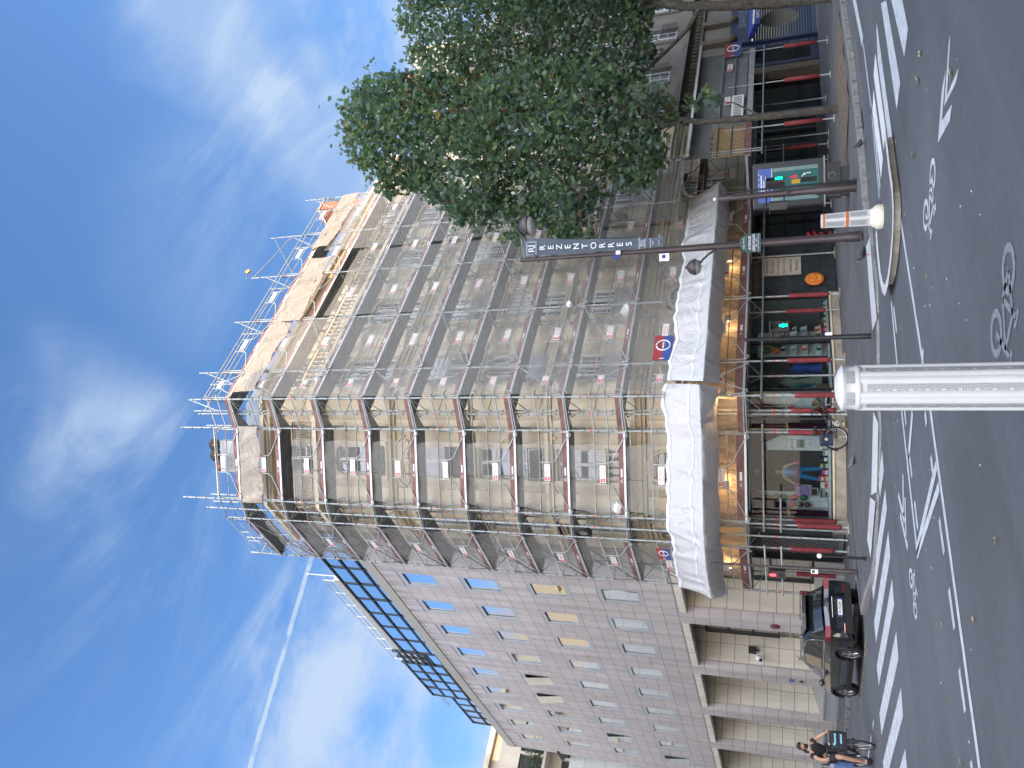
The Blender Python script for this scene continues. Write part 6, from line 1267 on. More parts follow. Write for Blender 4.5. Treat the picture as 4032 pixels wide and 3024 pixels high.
LB=[(-.90,.62,.42,.70),(-.885,.74,.36,.86),(-.84,.82,.32,.97),(-.7,.875,.28,1.02),(-.4,.9,.26,1.025),(.1,.905,.24,1.01),(.8,.905,.22,.99),(1.6,.905,.22,.965),(2.2,.905,.23,.95),(2.7,.9,.26,.93),(3.1,.87,.28,.87),(3.33,.79,.31,.78),(3.44,.66,.36,.68),(3.47,.5,.4,.6)]
def arch(u,z0):
    for c in(0,2.7):
        q=abs(u-c)
        if q<.4: return max(z0,math.sqrt(.4**2-q*q)+.33-.02)
    return z0
us=sorted({x[0] for x in LB}|{c+.4*math.sin(a) for c in(0,2.7) for a in[-1.57+3.14*i/10 for i in range(11)]})
def itp(T,u):
    for a,c in zip(T,T[1:]):
        if a[0]<=u<=c[0]: t=(u-a[0])/(c[0]-a[0]); return [a[i]+(c[i]-a[i])*t for i in range(1,len(a))]
    return list(T[-1][1:])
secs=[]
for u in us:
    w_,zb,zt=itp(LB,u); za=arch(u,zb); lo=max(za,zb); s=[(u,w_-.05,lo),(u,w_+.0,max(lo+.02,zb+.1)),(u,w_+.012,max(lo+.03,.5*(zb+zt))),(u,w_+.0,max(lo+.04,zt-.16)),(u,w_-.045,max(lo+.05,zt-.03)),(u,w_-.11,max(lo+.055,zt)),(u,0,zt+.035)]
    secs.append(s)
b=MB(m_carp,fc_)
for sg in(1,-1): loft(b,[[(u,d*sg,z) for u,d,z in s] for s in secs],m_carp)
w_,zb,zt=LB[0][1:]; b.poly([(-.9,-w_,zb),(-.9,w_,zb),(-.9,w_,zt),(-.9,-w_,zt)])
b.poly([(3.47,-.5,.4),(3.47,.5,.4),(3.47,.5,.6),(3.47,-.5,.6)])
GS=[(-.78,.68,.60,1.0,1.045),(-.5,.75,.6,1.01,1.36),(-.32,.775,.6,1.01,1.49),(.1,.79,.61,1.0,1.555),(.8,.80,.615,.98,1.575),(1.45,.80,.61,.965,1.54),(1.75,.795,.6,.955,1.45),(2.1,.775,.6,.95,1.24),(2.42,.74,.6,.945,1.04),(2.5,.72,.6,.945,.975)]
gs=[]
for u,wb,wt,z0,z1 in GS: e=min(.06,(z1-z0)*.25); gs.append([(u,wb,z0),(u,wb-(wb-wt)*.12,z0+(z1-z0)*.14),(u,wt+.03,z1-e),(u,wt-.04,z1-.012),(u,wt*.5,z1+.01),(u,0,z1+.018)])
def gm(j,i):
    if i==1 and 1<=j<=6: return m_carg
    if i>=2 and (j<=1 or j>=5) : return m_carg
    return m_carp
for sg in(1,-1): loft(b,[[(u,d*sg,z) for u,d,z in s] for s in gs],m_carp,gm)
body=b.done('body',CT)
b=MB(m_carp,fc_); b.prism([(-.62,1.47),(-.3,1.56),(.0,1.56),(0,1.52),(-.3,1.5)],-.58,.58); b.done('spoiler',body)
b=MB(m_trim,fc_); 
for c in(0,2.7):
    for s in(-1,1): b.path([(c+.415*math.cos(a),s*.91,.33+.415*math.sin(a)) for a in[.1+(math.pi-.2)*i/12 for i in range(13)]],.035,n=5)
b.box(-.93,-.8,-.72,.72,.3,.46); b.box(.45,2.25,.87,.925,.23,.36); b.box(.45,2.25,-.925,-.87,.23,.36); b.done('lower_trim',body)
b=MB(m_chrome,fc_)
for s in(-1,1):
    b.path([(-.42,s*.775,1.02),(.1,s*.8,1.02),(.8,s*.81,1.0),(1.5,s*.81,.985),(2.2,s*.785,.97)],.013,n=5); b.path([(-.42,s*.775,1.02),(-.3,s*.72,1.3),(-.1,s*.67,1.46),(.4,s*.665,1.52),(1.0,s*.665,1.52),(1.5,s*.665,1.47),(1.9,s*.7,1.25),(2.2,s*.785,.97)],.011,n=5)
    b.tube((-.2,s*.62,1.6),(1.35,s*.62,1.6),.018); 
    for u in(-.2,.55,1.35): b.tube((u,s*.62,1.55),(u,s*.62,1.6),.014)
    for u in(.45,1.45): b.box(u,u+.2,s*.93-.012,s*.93+.012,.84,.875)
    b.path([(.55,s*.92,.52),(2.1,s*.92,.5)],.012,n=5)
    b.tube((-.905,s*.45,.5),(-.9,s*.72,.5),.012)
b.path([(-.91+.0,.09*math.cos(a),.92+.035*math.sin(a)) for a in[2*math.pi*i/16 for i in range(16)]],.006,n=4,closed=True); b.tube((-.895,-.3,.79),(-.895,.3,.79),.01); b.done('chrome_trim',body)
fcr=Fr(tuple(CO),(1,0,0),(0,-1,0)); b=MB(m_chrome,fcr); b.text('KIA',0,.915,.92,.055)
for k,ch in enumerate('NIRO'): b.text(ch,-.18+.12*k,.9,.72,.06)
b.text('HYBRID',-.52,.885,.74,.05); b.done('emblem',body)
for s in(-1,1):
    b=MB(m_tl,fc_); b.prism([(-.895,.86),(-.84,.985),(-.62,1.0),(-.52,.95),(-.7,.87)],s*.55 if s>0 else -.872,s*.872 if s>0 else -.55); b.done('tail_light',CT); b=MB(m_tl,fc_); b.box(-.935,-.9,s*.58-.1,s*.58+.1,.46,.5); b.done('rear_reflector',CT)
    b=MB(m_carp,fc_); b.ball((1.95,s*1.0,1.03),(.07,.1,.075)); b.tube((1.95,s*.85,.98),(1.95,s*.95,1.0),.025); b.done('wing_mirror',CT)
b=MB(m_plate,fcr); b.box(-.26,.26,.905,.915,.54,.65); b.box(-.26,-.225,.9155,.917,.54,.65,m_blue); b.box(.225,.26,.9155,.917,.54,.65,m_blue); b.text('FV-296-MT',0,.9175,.595,.085,m_black,sx=.93,bold=.008); b.done('number_plate',CT)
for c in(0,2.7):
    for s in(-1,1):
        b=MB(m_rub,fc_); b.lathe([(.2,-.1),(.31,-.1),(.332,-.06),(.332,.06),(.31,.1),(.2,.1)],(c,s*.81,.332),n=28,ax='d',caps=False); wv=b.done('wheel',CT); b=MB(m_trim,fc_); b.lathe([(.0,s*.055),(.22,s*.055)],(c,s*.81,.332),n=24,ax='d',caps=False); b.lathe([(.22,-.08),(.225,.08)],(c,s*.81,.332),n=24,ax='d',caps=False); b.done('wheel_well',wv)
        b=MB(m_alloy,fc_)
        for k in range(5):
            a=2*math.pi*k/5+.3
            for e in(-.16,.16): p=V((math.cos(a+e*1.1),math.sin(a+e*1.1))); q=V((math.cos(a+e*.3),math.sin(a+e*.3))); b.tube((c+q.x*.05,s*.9,.332+q.y*.05),(c+p.x*.215,s*.895,.332+p.y*.215),.019,n=5,r2=.013)
        b.lathe([(.0,s*.1),(.05,s*.1),(.055,s*.08)],(c,s*.81,.332),n=12,ax='d',caps=False); b.path([(c+.215*math.cos(a),s*.9,.332+.215*math.sin(a)) for a in[2*math.pi*i/28 for i in range(28)]],.014,n=5,closed=True); b.done('rim',wv)
# ---------------------------------------------------------------- inside the costume shop windows
def cm(n_,c,r=.6,**k): return mat(n_,c,r,var=k.pop('var',.2),scale=k.pop('scale',6),**k)
m_cloth=cm('white_satin',(.68,.69,.7),.4,bump=.4,bscale=5); m_maroon=cm('maroon_velvet',(.07,.012,.035),.9); m_gold=cm('gold_braid',(.38,.25,.06),.5); m_teal=cm('teal_satin',(.02,.17,.19),.4); m_bluesat=cm('blue_satin',(.01,.22,.5),.3); m_pink=cm('pink_satin',(.6,.03,.25),.4); m_nav=cm('navy_cloth',(.012,.02,.06),.8); m_roy=cm('royal_cloth',(.02,.06,.3),.7); m_sage=cm('sage_cloth',(.25,.3,.24),.8); m_must=cm('mustard_cloth',(.3,.24,.05),.8); m_org=cm('orange_card',(.75,.2,.03),.6); m_manq=cm('mannequin_skin',(.45,.34,.28),.5); m_grn=cm('green_latex',(.03,.16,.07),.5); m_gy=cm('grey_card',(.35,.36,.37),.6); m_pur=cm('purple_print',(.3,.18,.42),.6,scale=14,var=.5)
t=st(bpy.data.objects.new('x',None)) if 0 else None
b=MB(m_cloth,FC); b.box(-2.05,1.2,-.95,-.06,.50,.62); b.box(-2.05,1.2,-.06,-.045,.55,.62); tag(b.done('display_step',None,FC(-.4,-.4,.5)),'white cloth covered step along the corner shop window','display step','display steps of the shop windows'); b=MB(m_cloth,FR); b.box(17.8,22.1,-.9,-.06,.425,.54); tag(b.done('display_step',None,FR(20,-.4,.43)),'white cloth covered step along the right-hand shop window','display step','display steps of the shop windows')
b=MB(m_cloth,FC); b.sheet(lambda u,v:(-2.05+.75*u,-.55+.02*math.sin(19*u+6*v)+.015*math.sin(31*v+4*u),.63+2.25*v),16,20); tag(b.done('satin_backdrop'),'creased white satin backdrop behind the column of masks','backdrop','white backdrops in the shop windows'); b=MB(m_cloth,FC); b.sheet(lambda u,v:(.12+.5*u,-.5+.015*math.sin(9*v),.63+1.9*v),6,8); tag(b.done('satin_backdrop'),'narrow white backdrop with notices left of the middle curtains','backdrop','white backdrops in the shop windows'); b=MB(m_cloth,FC); b.sheet(lambda u,v:(1.28+.78*u,-.5+.015*math.sin(9*v+3*u),.63+2.0*v),6,8); tag(b.done('satin_backdrop'),'white backdrop with a flag hat behind the parked bicycle','backdrop','white backdrops in the shop windows')
def curtain(label,f,ua,ub,ut,zt,zb=.6,ztop=3.0,d=-.2):
    # drawn to ua..ub at the top, gathered at the tie ut, hanging narrow below
    b=MB(m_maroon,f); w_=.2
    def fn(u,v):
        z=zb+(ztop-zb)*v
        if z>zt: k=((z-zt)/(ztop-zt))**.8; lo=ut-w_/2+(ua-ut+w_/2)*k; hi=ut+w_/2+(ub-ut-w_/2)*k
        else: lo=ut-w_*.7; hi=ut+w_*.7
        return (lo+(hi-lo)*u,d+.035*math.sin(u*26)*(.5+.5*v),z)
    b.sheet(fn,40,16); o=b.done('curtain',None,f(ut,d,zb)); b=MB(m_gold,f); b.prism([(ut-.16,zt-.05),(ut+.16,zt+.02),(ut+.15,zt+.1),(ut-.17,zt+.03)],d+.04,d+.06); b.done('tieback',o); return tag(o,label,'curtain','maroon curtains in the shop windows')
curtain('maroon curtain with a gold tie at the left end of the corner window',FC,-2.08,-1.2,-1.97,1.82); curtain('maroon curtain left of the bicycle, gathered toward the middle joint',FC,.25,1.2,.93,1.84); curtain('maroon curtain just right of the window joint, behind the bicycle',FC,1.27,1.85,1.4,1.86)
def mask(label,f,u,d,z,s,m):
    b=MB(m,f); b.ball((u,d,z),(.1*s,.07*s,.13*s),m,14,10); b.ball((u,d+.07*s,z-.01),(.02*s,.03*s,.035*s),m,8,6)
    for k in(-1,1): b.ball((u+k*.04*s,d+.058*s,z+.03*s),(.025*s,.012*s,.012*s),m_black,8,6)
    b.ball((u,d+.056*s,z-.065*s),(.03*s,.012*s,.008*s),m_black,8,6); tag(b.done('mask',None,f(u,d,z)),label,'mask','masks in the costume shop window')
for lb,z,s,m in(('dark green mask at the top of the mask column',2.43,1.25,m_grn),('black mask second from the top of the mask column',2.06,1.05,m_nav),('red mask in the middle of the mask column',1.76,.9,m_red),('black and white mask below the red one',1.52,.95,m_black),('plum coloured mask at the bottom of the mask column',1.27,.9,cm('plum_latex',(.12,.02,.05),.4))): mask(lb,FC,-1.7,-.4,z,s,m)
for lb,z,m in(('tan head at the top of the row of rubber heads',2.3,m_manq),('green rubber head below the tan one',2.0,m_grn),('red rubber head in the row beside the masks',1.68,m_red),('green rubber head lowest in the row beside the masks',1.38,m_grn)): mask(lb,FC,-1.47,-.42,z,1.05,m)
for lb,x,z,m in(('mustard oval mask at the upper left of the shelf unit',20.22,2.52,m_must),('black oval mask at the upper middle of the shelf unit',20.24,2.2,m_black),('orange oval mask beside the black one on the shelf unit',19.95,2.22,m_org),('dark green oval mask at the upper corner of the shelf unit',19.96,2.56,m_grn)): mask(lb,FR,x,-.4,z,1.3,m)
def manikin(t,f,u,d,z0,legm,topm,armm,belt=None,h=1.7):
    k=h/1.7; q=lambda a,c,z,r:(*f(u+a*k,d+c*k,z0+z*k),r*k)
    skin('body',t,[q(0,0,.92,.13),q(0,0,1.08,.105),q(0,0,1.28,.14),q(0,0,1.4,.06),q(0,0,1.47,.045),q(0,.01,1.55,.075),q(0,.01,1.63,.08), q(.17,0,1.35,.05),q(.27,0,1.12,.04),q(.33,.1,.92,.03),q(.35,.14,.84,.03),q(-.17,0,1.35,.05),q(-.3,.02,1.14,.04),q(-.4,.08,.95,.03),q(-.42,.1,.87,.03)],[(0,1),(1,2),(2,3),(3,4),(4,5),(5,6),(2,7),(7,8),(8,9),(9,10),(2,11),(11,12),(12,13),(13,14)],armm)
    skin('trousers',t,[q(0,0,.95,.145),q(.1,0,.84,.1),q(.12,0,.48,.07),q(.14,0,.08,.055),q(-.1,0,.84,.1),q(-.18,0,.48,.07),q(-.24,0,.1,.055)],[(0,1),(1,2),(2,3),(0,4),(4,5),(5,6)],legm); skin('top',t,[q(0,0,.93,.15),q(0,0,1.08,.125),q(0,0,1.27,.16),q(.15,0,1.34,.065),q(-.15,0,1.34,.065)],[(0,1),(1,2),(2,3),(2,4)],topm)
    if belt: b=MB(belt,f); b.lathe([(.16*k,-.04),(.165*k,.0),(.16*k,.04)],(u,d,z0+.98*k),n=18,caps=False); b.ball((u+.34*k,d+.12*k,z0+.9*k),(.06,.06,.08)); b.ball((u-.41*k,d+.1*k,z0+.92*k),(.06,.06,.08)); b.done('belt',t)
    b=MB(m_hair if belt else m_manq,f); b.ball((u,d-.01,z0+1.66*k),(.085*k,.09*k,.06*k)); b.done('hair',t)
t=thing('mannequin','shop mannequin in a shiny blue outfit with pink belt and cuffs','mannequin',FC(-.62,-.5,.62)); manikin(t,FC,-.62,-.5,.62,m_bluesat,m_bluesat,m_manq,m_pink,1.75)
def costume(label,f,u,d,z0,h,m,w_=.2,flare=1.5):
    b=MB(m,f); b.lathe([(w_*flare,0),(w_*flare*.95,.25*h),(w_*.6,.6*h),(w_*.95,.82*h),(w_*.8,.92*h),(.05,.97*h),(.04,h)],(u,d,z0),n=20); o=b.done('costume',None,f(u,d,z0)); b=MB(m,f)
    for s in(-1,1): b.path([(u+s*w_*.8,d,z0+.9*h),(u+s*w_*1.15,d+.03,z0+.7*h),(u+s*w_*1.1,d+.08,z0+.5*h)],.05,n=7)
    b.done('sleeve',o); b=MB(m_black,f); b.tube((u,d,z0-.2),(u,d,z0+.02),.02); b.lathe([(.12,0),(.12,.02)],(u,d,z0-.2-.0),n=14); b.done('stand',o); tag(o,label,'costume','costumes on stands')
costume('long teal satin gown hanging low in the right-hand window',FR,18.1,-.45,.75,1.1,m_teal,.17,1.3); costume('navy coat on a stand behind the teal gown',FR,18.45,-.85,.8,1.5,m_nav,.19,1.1); costume('sage green dress between the navy coat and the blue suit',FR,18.75,-.75,.75,1.35,m_sage,.16,1.2); costume('bright royal blue suit beside the shelf unit',FR,19.1,-.45,.74,1.0,m_roy,.16,1.0); costume('mustard dress high at the corner joint of the windows',FC,2.0,-.75,1.55,1.1,m_must,.16,1.1)
b=MB(m_cream,FR); b.lathe([(.15,0),(.15,.012),(.08,.014),(.08,.09),(0,.095)],(18.0,-.3,1.0),n=20); b.lathe([(.082,.02),(.082,.05)],(18.0,-.3,1.0),m_maroon,n=20); tag(b.done('straw_hat',None,FR(18,-.3,1)),'cream straw boater with a dark band near the bicycle','hat'); b=MB(mat('wicker',(.22,.12,.06),.8,var=.3,scale=20),FR); b.lathe([(.16,0),(.2,.3),(.2,.46),(.17,.46)],(18.0,-.3,.54),n=18); tag(b.done('basket',None,FR(18,-.3,.54)),'brown wicker basket under the straw boater','basket')
b=MB(m_red,FC); b.ball((1.52,-.38,1.78),(.13,.1,.11)); b.ball((1.52,-.38,1.9),(.1,.08,.07),m_plate); b.ball((1.52,-.38,1.98),(.07,.06,.06),m_roy); tag(b.done('flag_hat',None,FC(1.52,-.38,1.75)),'red white and blue felt hat on the white backdrop','hat')
b=MB(m_grn,FC)
for i,mm in enumerate((m_grn,m_cream,m_org,m_teal,m_cream,m_org,m_must)): a=.3+i*.36; b.add([(1.66,-.4,.82),(1.66+.28*math.cos(a),-.38,.82+.28*math.sin(a)),(1.66+.28*math.cos(a+.34),-.39,.82+.28*math.sin(a+.34)),(1.66,-.41,.80)],[(0,1,2,3)],mm)
tag(b.done('paper_fan',None,FC(1.66,-.4,.82)),'multicoloured paper fan behind the bicycle handlebar','paper fan')
b=MB(m_gy,FC); b.ball((-.63,-.5,2.88),.09); b.tube((-.63,-.5,2.96),(-.63,-.5,3.1),.006); tag(b.done('glass_globe',None,FC(-.63,-.5,2.88)),'small grey globe hanging at the top of the corner window','globe')
def board(name,label,cat,f,u0,u1,z0,z1,d,m,lines=(),lm=None,group=None,frame=None):
    b=MB(m,f); b.box(u0,u1,d-.02,d,z0,z1); 
    if frame: 
        for a in((u0-.03,u0,z0-.03,z1+.03),(u1,u1+.03,z0-.03,z1+.03),(u0,u1,z0-.03,z0),(u0,u1,z1,z1+.03)): b.box(a[0],a[1],d-.03,d+.015,a[2],a[3],frame)
    for t_,z,s in lines: b.text(t_,(u0+u1)/2,d+.003,z,s,lm or m_black,ital=.2 if s>.1 else 0)
    return tag(b.done(name,None,f((u0+u1)/2,d,z0)),label,cat,group)
board('print','purple picture board leaning below the blue mannequin','picture',FC,-1.4,-1.06,1.16,1.62,-.45,m_pur,frame=m_gy); board('picture_frame','grey picture frame under the purple board','picture frame',FC,-1.36,-1.14,.96,1.14,-.38,m_maroon,frame=m_gy); board('picture_frame','black and white picture standing lowest beside the masks','picture frame',FC,-1.4,-1.16,.66,.86,-.33,m_black,[('oo',.76,.2)],m_plate,frame=m_gy)
for lb,z0,z1,m,tx in(('notice with a black shirt near the middle curtain',1.92,2.14,m_plate,'*'),('white notice with dark lettering below the shirt notice',1.6,1.86,m_plate,'BODY'),('grey green notice left of the middle curtains',1.36,1.58,m_sage,''),('red and white notice lowest on the narrow backdrop',1.05,1.28,m_plate,'26')): board('notice',lb,'notice',FC,.22,.48,z0,z1,-.46,m,[(tx,(z0+z1)/2,.12)] if tx else (),m_black if tx!='26' else m_red,'notices on the narrow backdrop')
r=random.Random(11); cols=[(m_grn,'green'),(m_pink,'pink'),(m_org,'orange'),(m_plate,'white'),(m_gy,'grey'),(m_red,'red'),(m_nav,'navy'),(m_cream,'cream'),(m_roy,'blue'),(m_must,'mustard')]
for i,(u,z,w_,h_,c) in enumerate(((.1,.62,.2,.16,4),(-.12,.62,.16,.26,6),(-.33,.62,.18,.15,0),(-.33,.78,.14,.1,9),(-.55,.62,.17,.2,1),(-.76,.62,.18,.13,2),(-.76,.755,.16,.16,5),(-.98,.62,.2,.24,3),(-1.15,.62,.1,.12,7),(.32,.62,.16,.2,7),(.5,.62,.14,.14,8))):
    m,nm=cols[c]; b=MB(m,FC); b.box(u-w_/2,u+w_/2,-.34,-.16,z+.001,z+h_); b.box(u-w_/2+.02,u+w_/2-.02,-.159,-.157,z+.02,z+h_*.5,m_plate if c!=3 else m_red); 
    pos=['beside the narrow backdrop','under the narrow backdrop','right of the mannequin','stacked on the green one','at the mannequin\'s feet','left of the mannequin','stacked left of the mannequin','between the mannequin and the pictures','beside the lowest picture','under the notices','next to the middle curtain'][i]
    tag(b.done('box',None,FC(u,-.25,z)),f'small {nm} costume box on the white step {pos}','box','small boxes on the display steps')
SU=thing('shelf_unit','white shelf unit with rows of packets behind the green signal','shelf unit',FR(20.4,-.5,.54)); b=MB(m_white,FR); b.box(19.85,21.05,-.62,-.6,.55,2.85); b.done('back_panel',SU)
for z in(.74,1.2,1.55,1.9): b=MB(m_white,FR); b.box(19.85,21.05,-.6,-.25,z-.02,z); b.done('shelf',SU)
sh=['bottom','third','second','top']
for j,z in enumerate((.74,1.2,1.55,1.9)):
    for i in range(5):
        if j==1 and i%2: continue
        m,nm=cols[(i*3+j*2)%10]; u=19.97+.235*i; h_=.15+.03*((i+j)%3); b=MB(m,FR); b.prism([(-.45,z),(-.33,z),(-.4,z+h_),(-.46,z+h_)],u,u+.17,pl='dz'); b.prism([(-.329,z+.02),(-.328,z+.02),(-.38,z+h_*.8),(-.383,z+h_*.8)],u+.03,u+.13,m_plate,pl='dz')
        tag(b.done('packet',None,FR(u,-.4,z)),f'{nm} costume packet, {["first","second","third","fourth","fifth"][i]} from the left on the {sh[j]} shelf','packet','packets on the shelf unit')
for i in range(8):
    u=20.0+.27*i; m,nm=cols[(i*7+1)%10]; b=MB(m,FR); b.box(u,u+.2,-.3,-.12,.541,.62+.05*(i%3)); b.box(u+.03,u+.17,-.119,-.117,.55,.6,m_plate)
    tag(b.done('box',None,FR(u,-.2,.54)),f'small {nm} box on the right-hand step, {["first","second","third","fourth","fifth","sixth","seventh","eighth"][i]} from the shelf unit','box','small boxes on the right-hand step')
board('shop_board','tall cream board with dark script lettering on the slate wall','sign',FR,23.42,24.44,1.32,2.72,.085,m_cream,[('Costumes',2.56,.17),('de Location',2.35,.17),('Divers & Masques',2.13,.13),('Maison de confiance',1.93,.11),('Accessoires',1.7,.15),('Maquillage',1.47,.15)])
b=MB(m_org,FR); x0,z0=23.05,.86; b.lathe([(.0,.02),(.25,.02),(.33,.0),(.34,-.04),(.0,-.05)],(x0,.16,z0),n=26,ax='d',caps=False); my=mat('pumpkin_face',(.85,.55,.05),.5,var=.1)
for s in(-1,1): b.prism([(x0+s*.07,z0+.05),(x0+s*.17,z0+.05),(x0+s*.12,z0+.14)],.182,.187,my)
b.prism([(x0-.03,z0-.03),(x0+.03,z0-.03),(x0,z0+.03)],.182,.187,my); b.prism([(x0-.18,z0-.07),(x0-.08,z0-.13),(x0,z0-.14),(x0+.08,z0-.13),(x0+.18,z0-.07),(x0+.1,z0-.19),(x0,z0-.21),(x0-.1,z0-.19)],.182,.187,my); b.prism([(x0-.03,z0+.31),(x0+.03,z0+.31),(x0+.06,z0+.42),(x0,z0+.42)],.11,.15,m_grn)
tag(b.done('pumpkin_board',None,FR(x0,.15,z0-.34)),'round orange pumpkin face board standing by the slate wall','pumpkin board')
b=MB(cm('red_bunting',(.35,.02,.03),.8),FR)
for i in range(26): x=25.3+.06*(i%7)+.02*i/5; z=.2+.035*i; b.ball((x,.15+.05*math.sin(i*2.1),z%1.0+.15),(.07,.05,.06),None,7,5)
tag(b.done('costume_bundle',None,FR(25.4,.15,.15)),'dark red ruffled costume hanging low beyond the slate wall','costume')
# ---------------------------------------------------------------- plane trees
def leafmat(name,c,t):
    m,n=nt(name); out=N(n,'ShaderNodeOutputMaterial'); p=N(n,'ShaderNodeBsdfPrincipled'); p.inputs['Base Color'].default_value=c4(c); p.inputs['Roughness'].default_value=.5; p.inputs['Specular IOR Level'].default_value=.4; tl=N(n,'ShaderNodeBsdfTranslucent'); tl.inputs[0].default_value=c4(t); mx=N(n,'ShaderNodeMixShader'); mx.inputs[0].default_value=.42; L(n,p.outputs[0],mx.inputs[1]); L(n,tl.outputs[0],mx.inputs[2]); L(n,mx.outputs[0],out.inputs[0]); return m
LM=[leafmat('leaf_green',(.10,.16,.09),(.18,.30,.11)),leafmat('leaf_dark',(.065,.115,.08),(.13,.23,.11)),leafmat('leaf_light',(.13,.19,.09),(.2,.3,.09)),leafmat('leaf_blue',(.11,.17,.15),(.16,.26,.15)),leafmat('leaf_yellow',(.25,.2,.05),(.3,.22,.05)),leafmat('leaf_brown',(.16,.08,.05),(.2,.08,.04))]
m,n=nt('plane_bark'); out=N(n,'ShaderNodeOutputMaterial'); p=N(n,'ShaderNodeBsdfPrincipled'); p.inputs['Roughness'].default_value=.9; L(n,p.outputs[0],out.inputs[0]); P_=N(n,'ShaderNodeNewGeometry').outputs['Position']; no=N(n,'ShaderNodeTexNoise',i_Scale=7.,i_Detail=6.); L(n,P_,no.inputs['Vector']); r_=N(n,'ShaderNodeValToRGB'); L(n,no.outputs['Fac'],r_.inputs[0]); e=r_.color_ramp.elements; e[0].position=.3; e[0].color=(.03,.027,.023,1); e[1].position=.7; e[1].color=(.09,.08,.064,1); L(n,r_.outputs[0],p.inputs['Base Color']); bp=N(n,'ShaderNodeBump',i_Strength=.8,i_Distance=.03); L(n,no.outputs['Fac'],bp.inputs['Height']); L(n,bp.outputs[0],p.inputs['Normal']); m_bark=m
def inside(x,z,P):
    k=False; j=len(P)-1
    for i in range(len(P)):
        (a,b_),(c,d)=P[i],P[j]
        if (b_>z)!=(d>z) and x<(c-a)*(z-b_)/(d-b_)+a: k=not k
        j=i
    return k
def edist(x,z,P):
    m=9.
    for i in range(len(P)):
        a,c=V(P[i-1]),V(P[i]); d=c-a; t=max(0,min(1,(V((x,z))-a).dot(d)/max(1e-6,d.dot(d)))); m=min(m,(V((x,z))-a-d*t).length)
    return m
def tree(label,base,P,nc,per,limbs,seed,extra=()):
    T=thing('plane_tree',label,'tree',base,'street trees'); r=random.Random(seed); B=V(base); w=lambda a,c,z:B+R0*a-F0*c+V((0,0,z-B.z))
    xs=[p[0] for p in P]; zs=[p[1] for p in P]; C=[]
    while len(C)<nc:
        x,z=r.uniform(min(xs),max(xs)),r.uniform(min(zs),max(zs))
        if not inside(x,z,P): continue
        d=edist(x,z,P); h=min(3.3,.35+1.0*d); k=r.uniform(-1,1); k=math.copysign(abs(k)**.7,k); C.append((x,k*h,z,min(.55,.15+.36*d)))
    C+= list(extra)
    b=MB(m_bark)
    for pts,rad in limbs: b.path([w(*p) for p in pts],.1,n=10,rad=rad,raw=True)
    tips=[(V(l[0][-1]),l[1][-1]) for l in limbs]
    nodes=[V(p) for l in limbs for p in l[0][1:]]
    for x,y,z,s in r.sample(C,min(len(C),110)):
        q=V((x,y,z)); o=min(nodes,key=lambda k:(k-q).length+ (2 if k.z>q.z else 0)); mid=o.lerp(q,.5)+V((r.uniform(-.3,.3),r.uniform(-.3,.3),.15)); b.path([w(*o),w(*mid),w(*q)],.02,n=5,rad=[.035,.022,.008],raw=True)
    b.done('trunk',T)
    lb=[(0,0),(.3,.1),(.52,-.02),(.42,.22),(.75,.35),(.5,.48),(.62,.75),(.3,.62),(0,1)]; lb=lb+[(-x,y) for x,y in lb[-2:0:-1]]
    b=MB(LM[0]); vs=[];fs=[];fm=[]
    for m in LM: b.mi(m)
    for x,y,z,s in C:
        base_=r.choices((0,1,2,3),(5,3.5,2,4.5))[0]
        for _ in range(per):
            q=w(x+r.gauss(0,s),y+r.gauss(0,s),z+r.gauss(0,s*.85)); sz=r.uniform(.11,.225)
            nn=V((r.gauss(0,.7),r.gauss(0,.7),r.uniform(.1,1.2))).normalized(); t=nn.cross(V((r.gauss(0,1),r.gauss(0,1),r.gauss(0,1)))).normalized(); t2=nn.cross(t); k=len(vs); fold=r.uniform(.0,.35)
            for lx,ly in lb: vs.append(q+t*(lx*sz)+t2*((ly-.5)*sz)+nn*(abs(lx)*fold*sz))
            fs.append(tuple(range(k,k+len(lb)))); rr_=r.random(); fm.append(4 if rr_<.012 else 5 if rr_<.02 else base_ if rr_<.7 else r.choice((0,1,2,3)))
    b.v=vs; b.f=fs; b.fm=fm; b.sm=[False]*len(fs); b.done('crown',T); return T
P1=[(2.44,13.03),(3.3,15.07),(3.23,16.35),(3.52,17.0),(3.56,17.73),(3.08,17.52),(2.98,18.19),(2.53,18.8),(2.14,18.28),(1.7,18.44),(1.23,18.9),(.61,18.68),(.21,18.01),(-.27,17.87),(-.53,17.21),(-1.13,17.0),(-1.01,16.34),(-.89,15.55),(-1.43,15.28),(-1.56,14.51),(-2.02,14.31),(-2.63,13.78),(-2.84,12.7),(-2.1,12.03),(-2.56,11.72),(-3.71,11.8),(-3.34,11.15),(-2.6,10.56),(-3.49,9.89),(-3.82,9.46),(-3.69,8.91),(-3.63,8.13),(-2.88,8.66),(-2.51,8.23),(-1.5,7.86),(-2.09,7.16),(-1.77,6.87),(-1.68,6.07),(-.95,6.0),(-.55,5.55),(.34,5.42),(1.18,5.8),(1.51,6.54),(2.1,7.4),(2.72,9.19),(2.94,11.06)]
P2=[(6.89,17.62),(3.27,17.68),(2.56,18.18),(1.4,17.79),(.85,17.55),(.42,18.09),(.08,17.24),(-.21,16.76),(-.96,14.59),(-1.11,11.64),(-1.66,8.86),(-1.69,7.33),(-1.17,6.86),(.67,6.97),(1.34,7.09),(4.67,7.44),(7.5,8.2),(8.3,12),(7.8,16)]
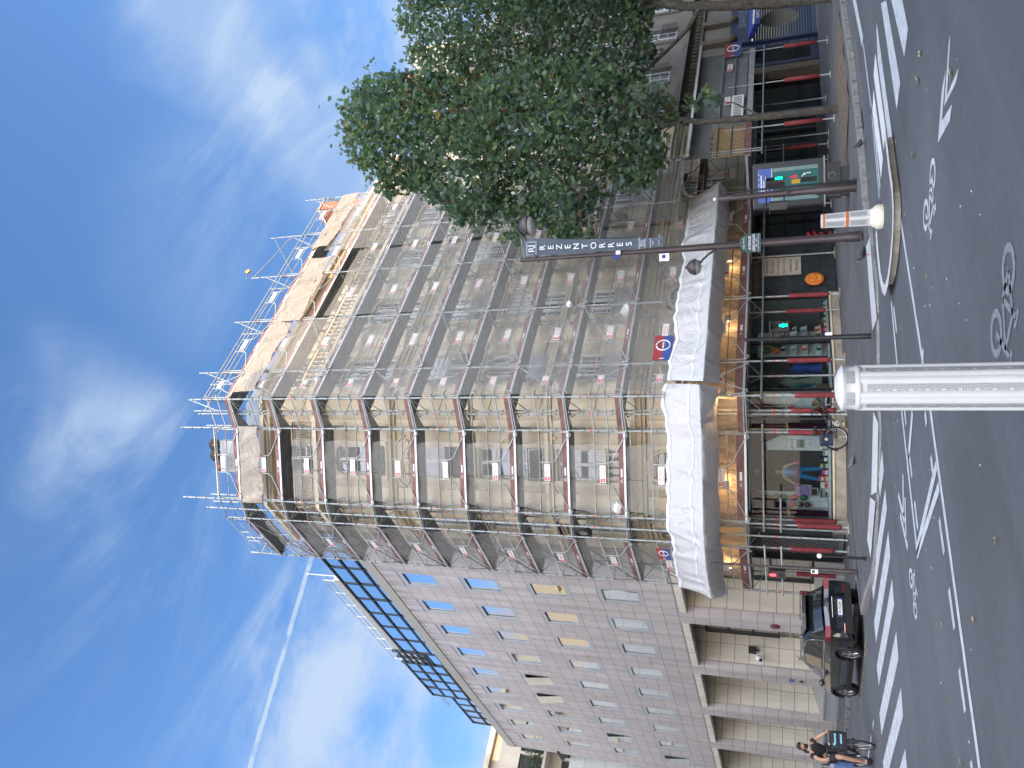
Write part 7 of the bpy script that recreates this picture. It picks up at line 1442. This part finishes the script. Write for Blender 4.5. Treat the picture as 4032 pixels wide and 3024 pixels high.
T1=tree('plane tree with a dense green crown and slim bare trunk in the soil bed','%s'and(24.86,14.54,.12),P1,720,23,[([(0,0,.1),(0,0,.4),(.03,0,2.5),(.12,0,4.6),(.3,0,5.2)],[.17,.135,.12,.1,.095]),([(.3,0,5.2),(.6,.1,6.2),(1.1,.3,8),(1.3,.2,10.5),(1.5,0,13.5),(1.3,0,16.5)],[.09,.08,.075,.06,.045,.02]),([(.3,0,5.2),(0,-.3,6.6),(-.5,-.6,8.5),(-.6,-.6,11),(-.3,-.3,14)],[.075,.065,.055,.045,.02]),([(.0,-.3,6.6),(-1.0,.4,7.2),(-2.2,.8,8.6)],[.05,.04,.015]),([(1.1,.3,8),(2.0,-.8,9.5),(2.6,-1.2,12.5)],[.05,.04,.015])],4,[(.75,.1,4.1,.16),(1.1,.1,4.35,.13),(.9,0,4.9,.2)])
TT=tree('plane tree at the far right whose forked trunk runs up the edge of the view',(31.33,13.9,.12),P2,820,24,[([(.25,0,.1),(.3,0,2),(.55,0,4),(.8,0,5.5),(1.1,0,6.5)],[.24,.2,.18,.17,.15]),([(.7,0,4.9),(-.1,0,5.4),(-.9,0,6.3),(-1.4,-.2,7.1),(-1.3,-.4,9)],[.11,.085,.07,.06,.03]),([(1.1,0,6.5),(.6,.3,8.5),(.3,.3,11),(.4,.2,15)],[.11,.09,.07,.02]),([(1.1,0,6.5),(2.4,-.3,8.5),(3.4,-.5,12),(3.6,-.4,15.5)],[.11,.09,.07,.02]),([(2.4,-.3,8.5),(4.8,.3,10),(6.2,.5,12.5)],[.08,.06,.02])],9)

T3=clone(TT,None,off=(7.6,.2,0)); T3['label']='plane tree farther along the kerb, behind the forked one at the edge'
for o_,lb in(((-8.5,-22,0),'unseen plane tree added to shade the avenue, closest to the photographer'),((.6,-21.6,0),'unseen plane tree added to shade the avenue, second from the photographer'),((9.8,-21.8,0),'unseen plane tree added to shade the avenue, third from the photographer')):  # unseen trees added behind the camera to darken the right-hand road
    q=clone(T1,None,off=o_); q['label']=lb
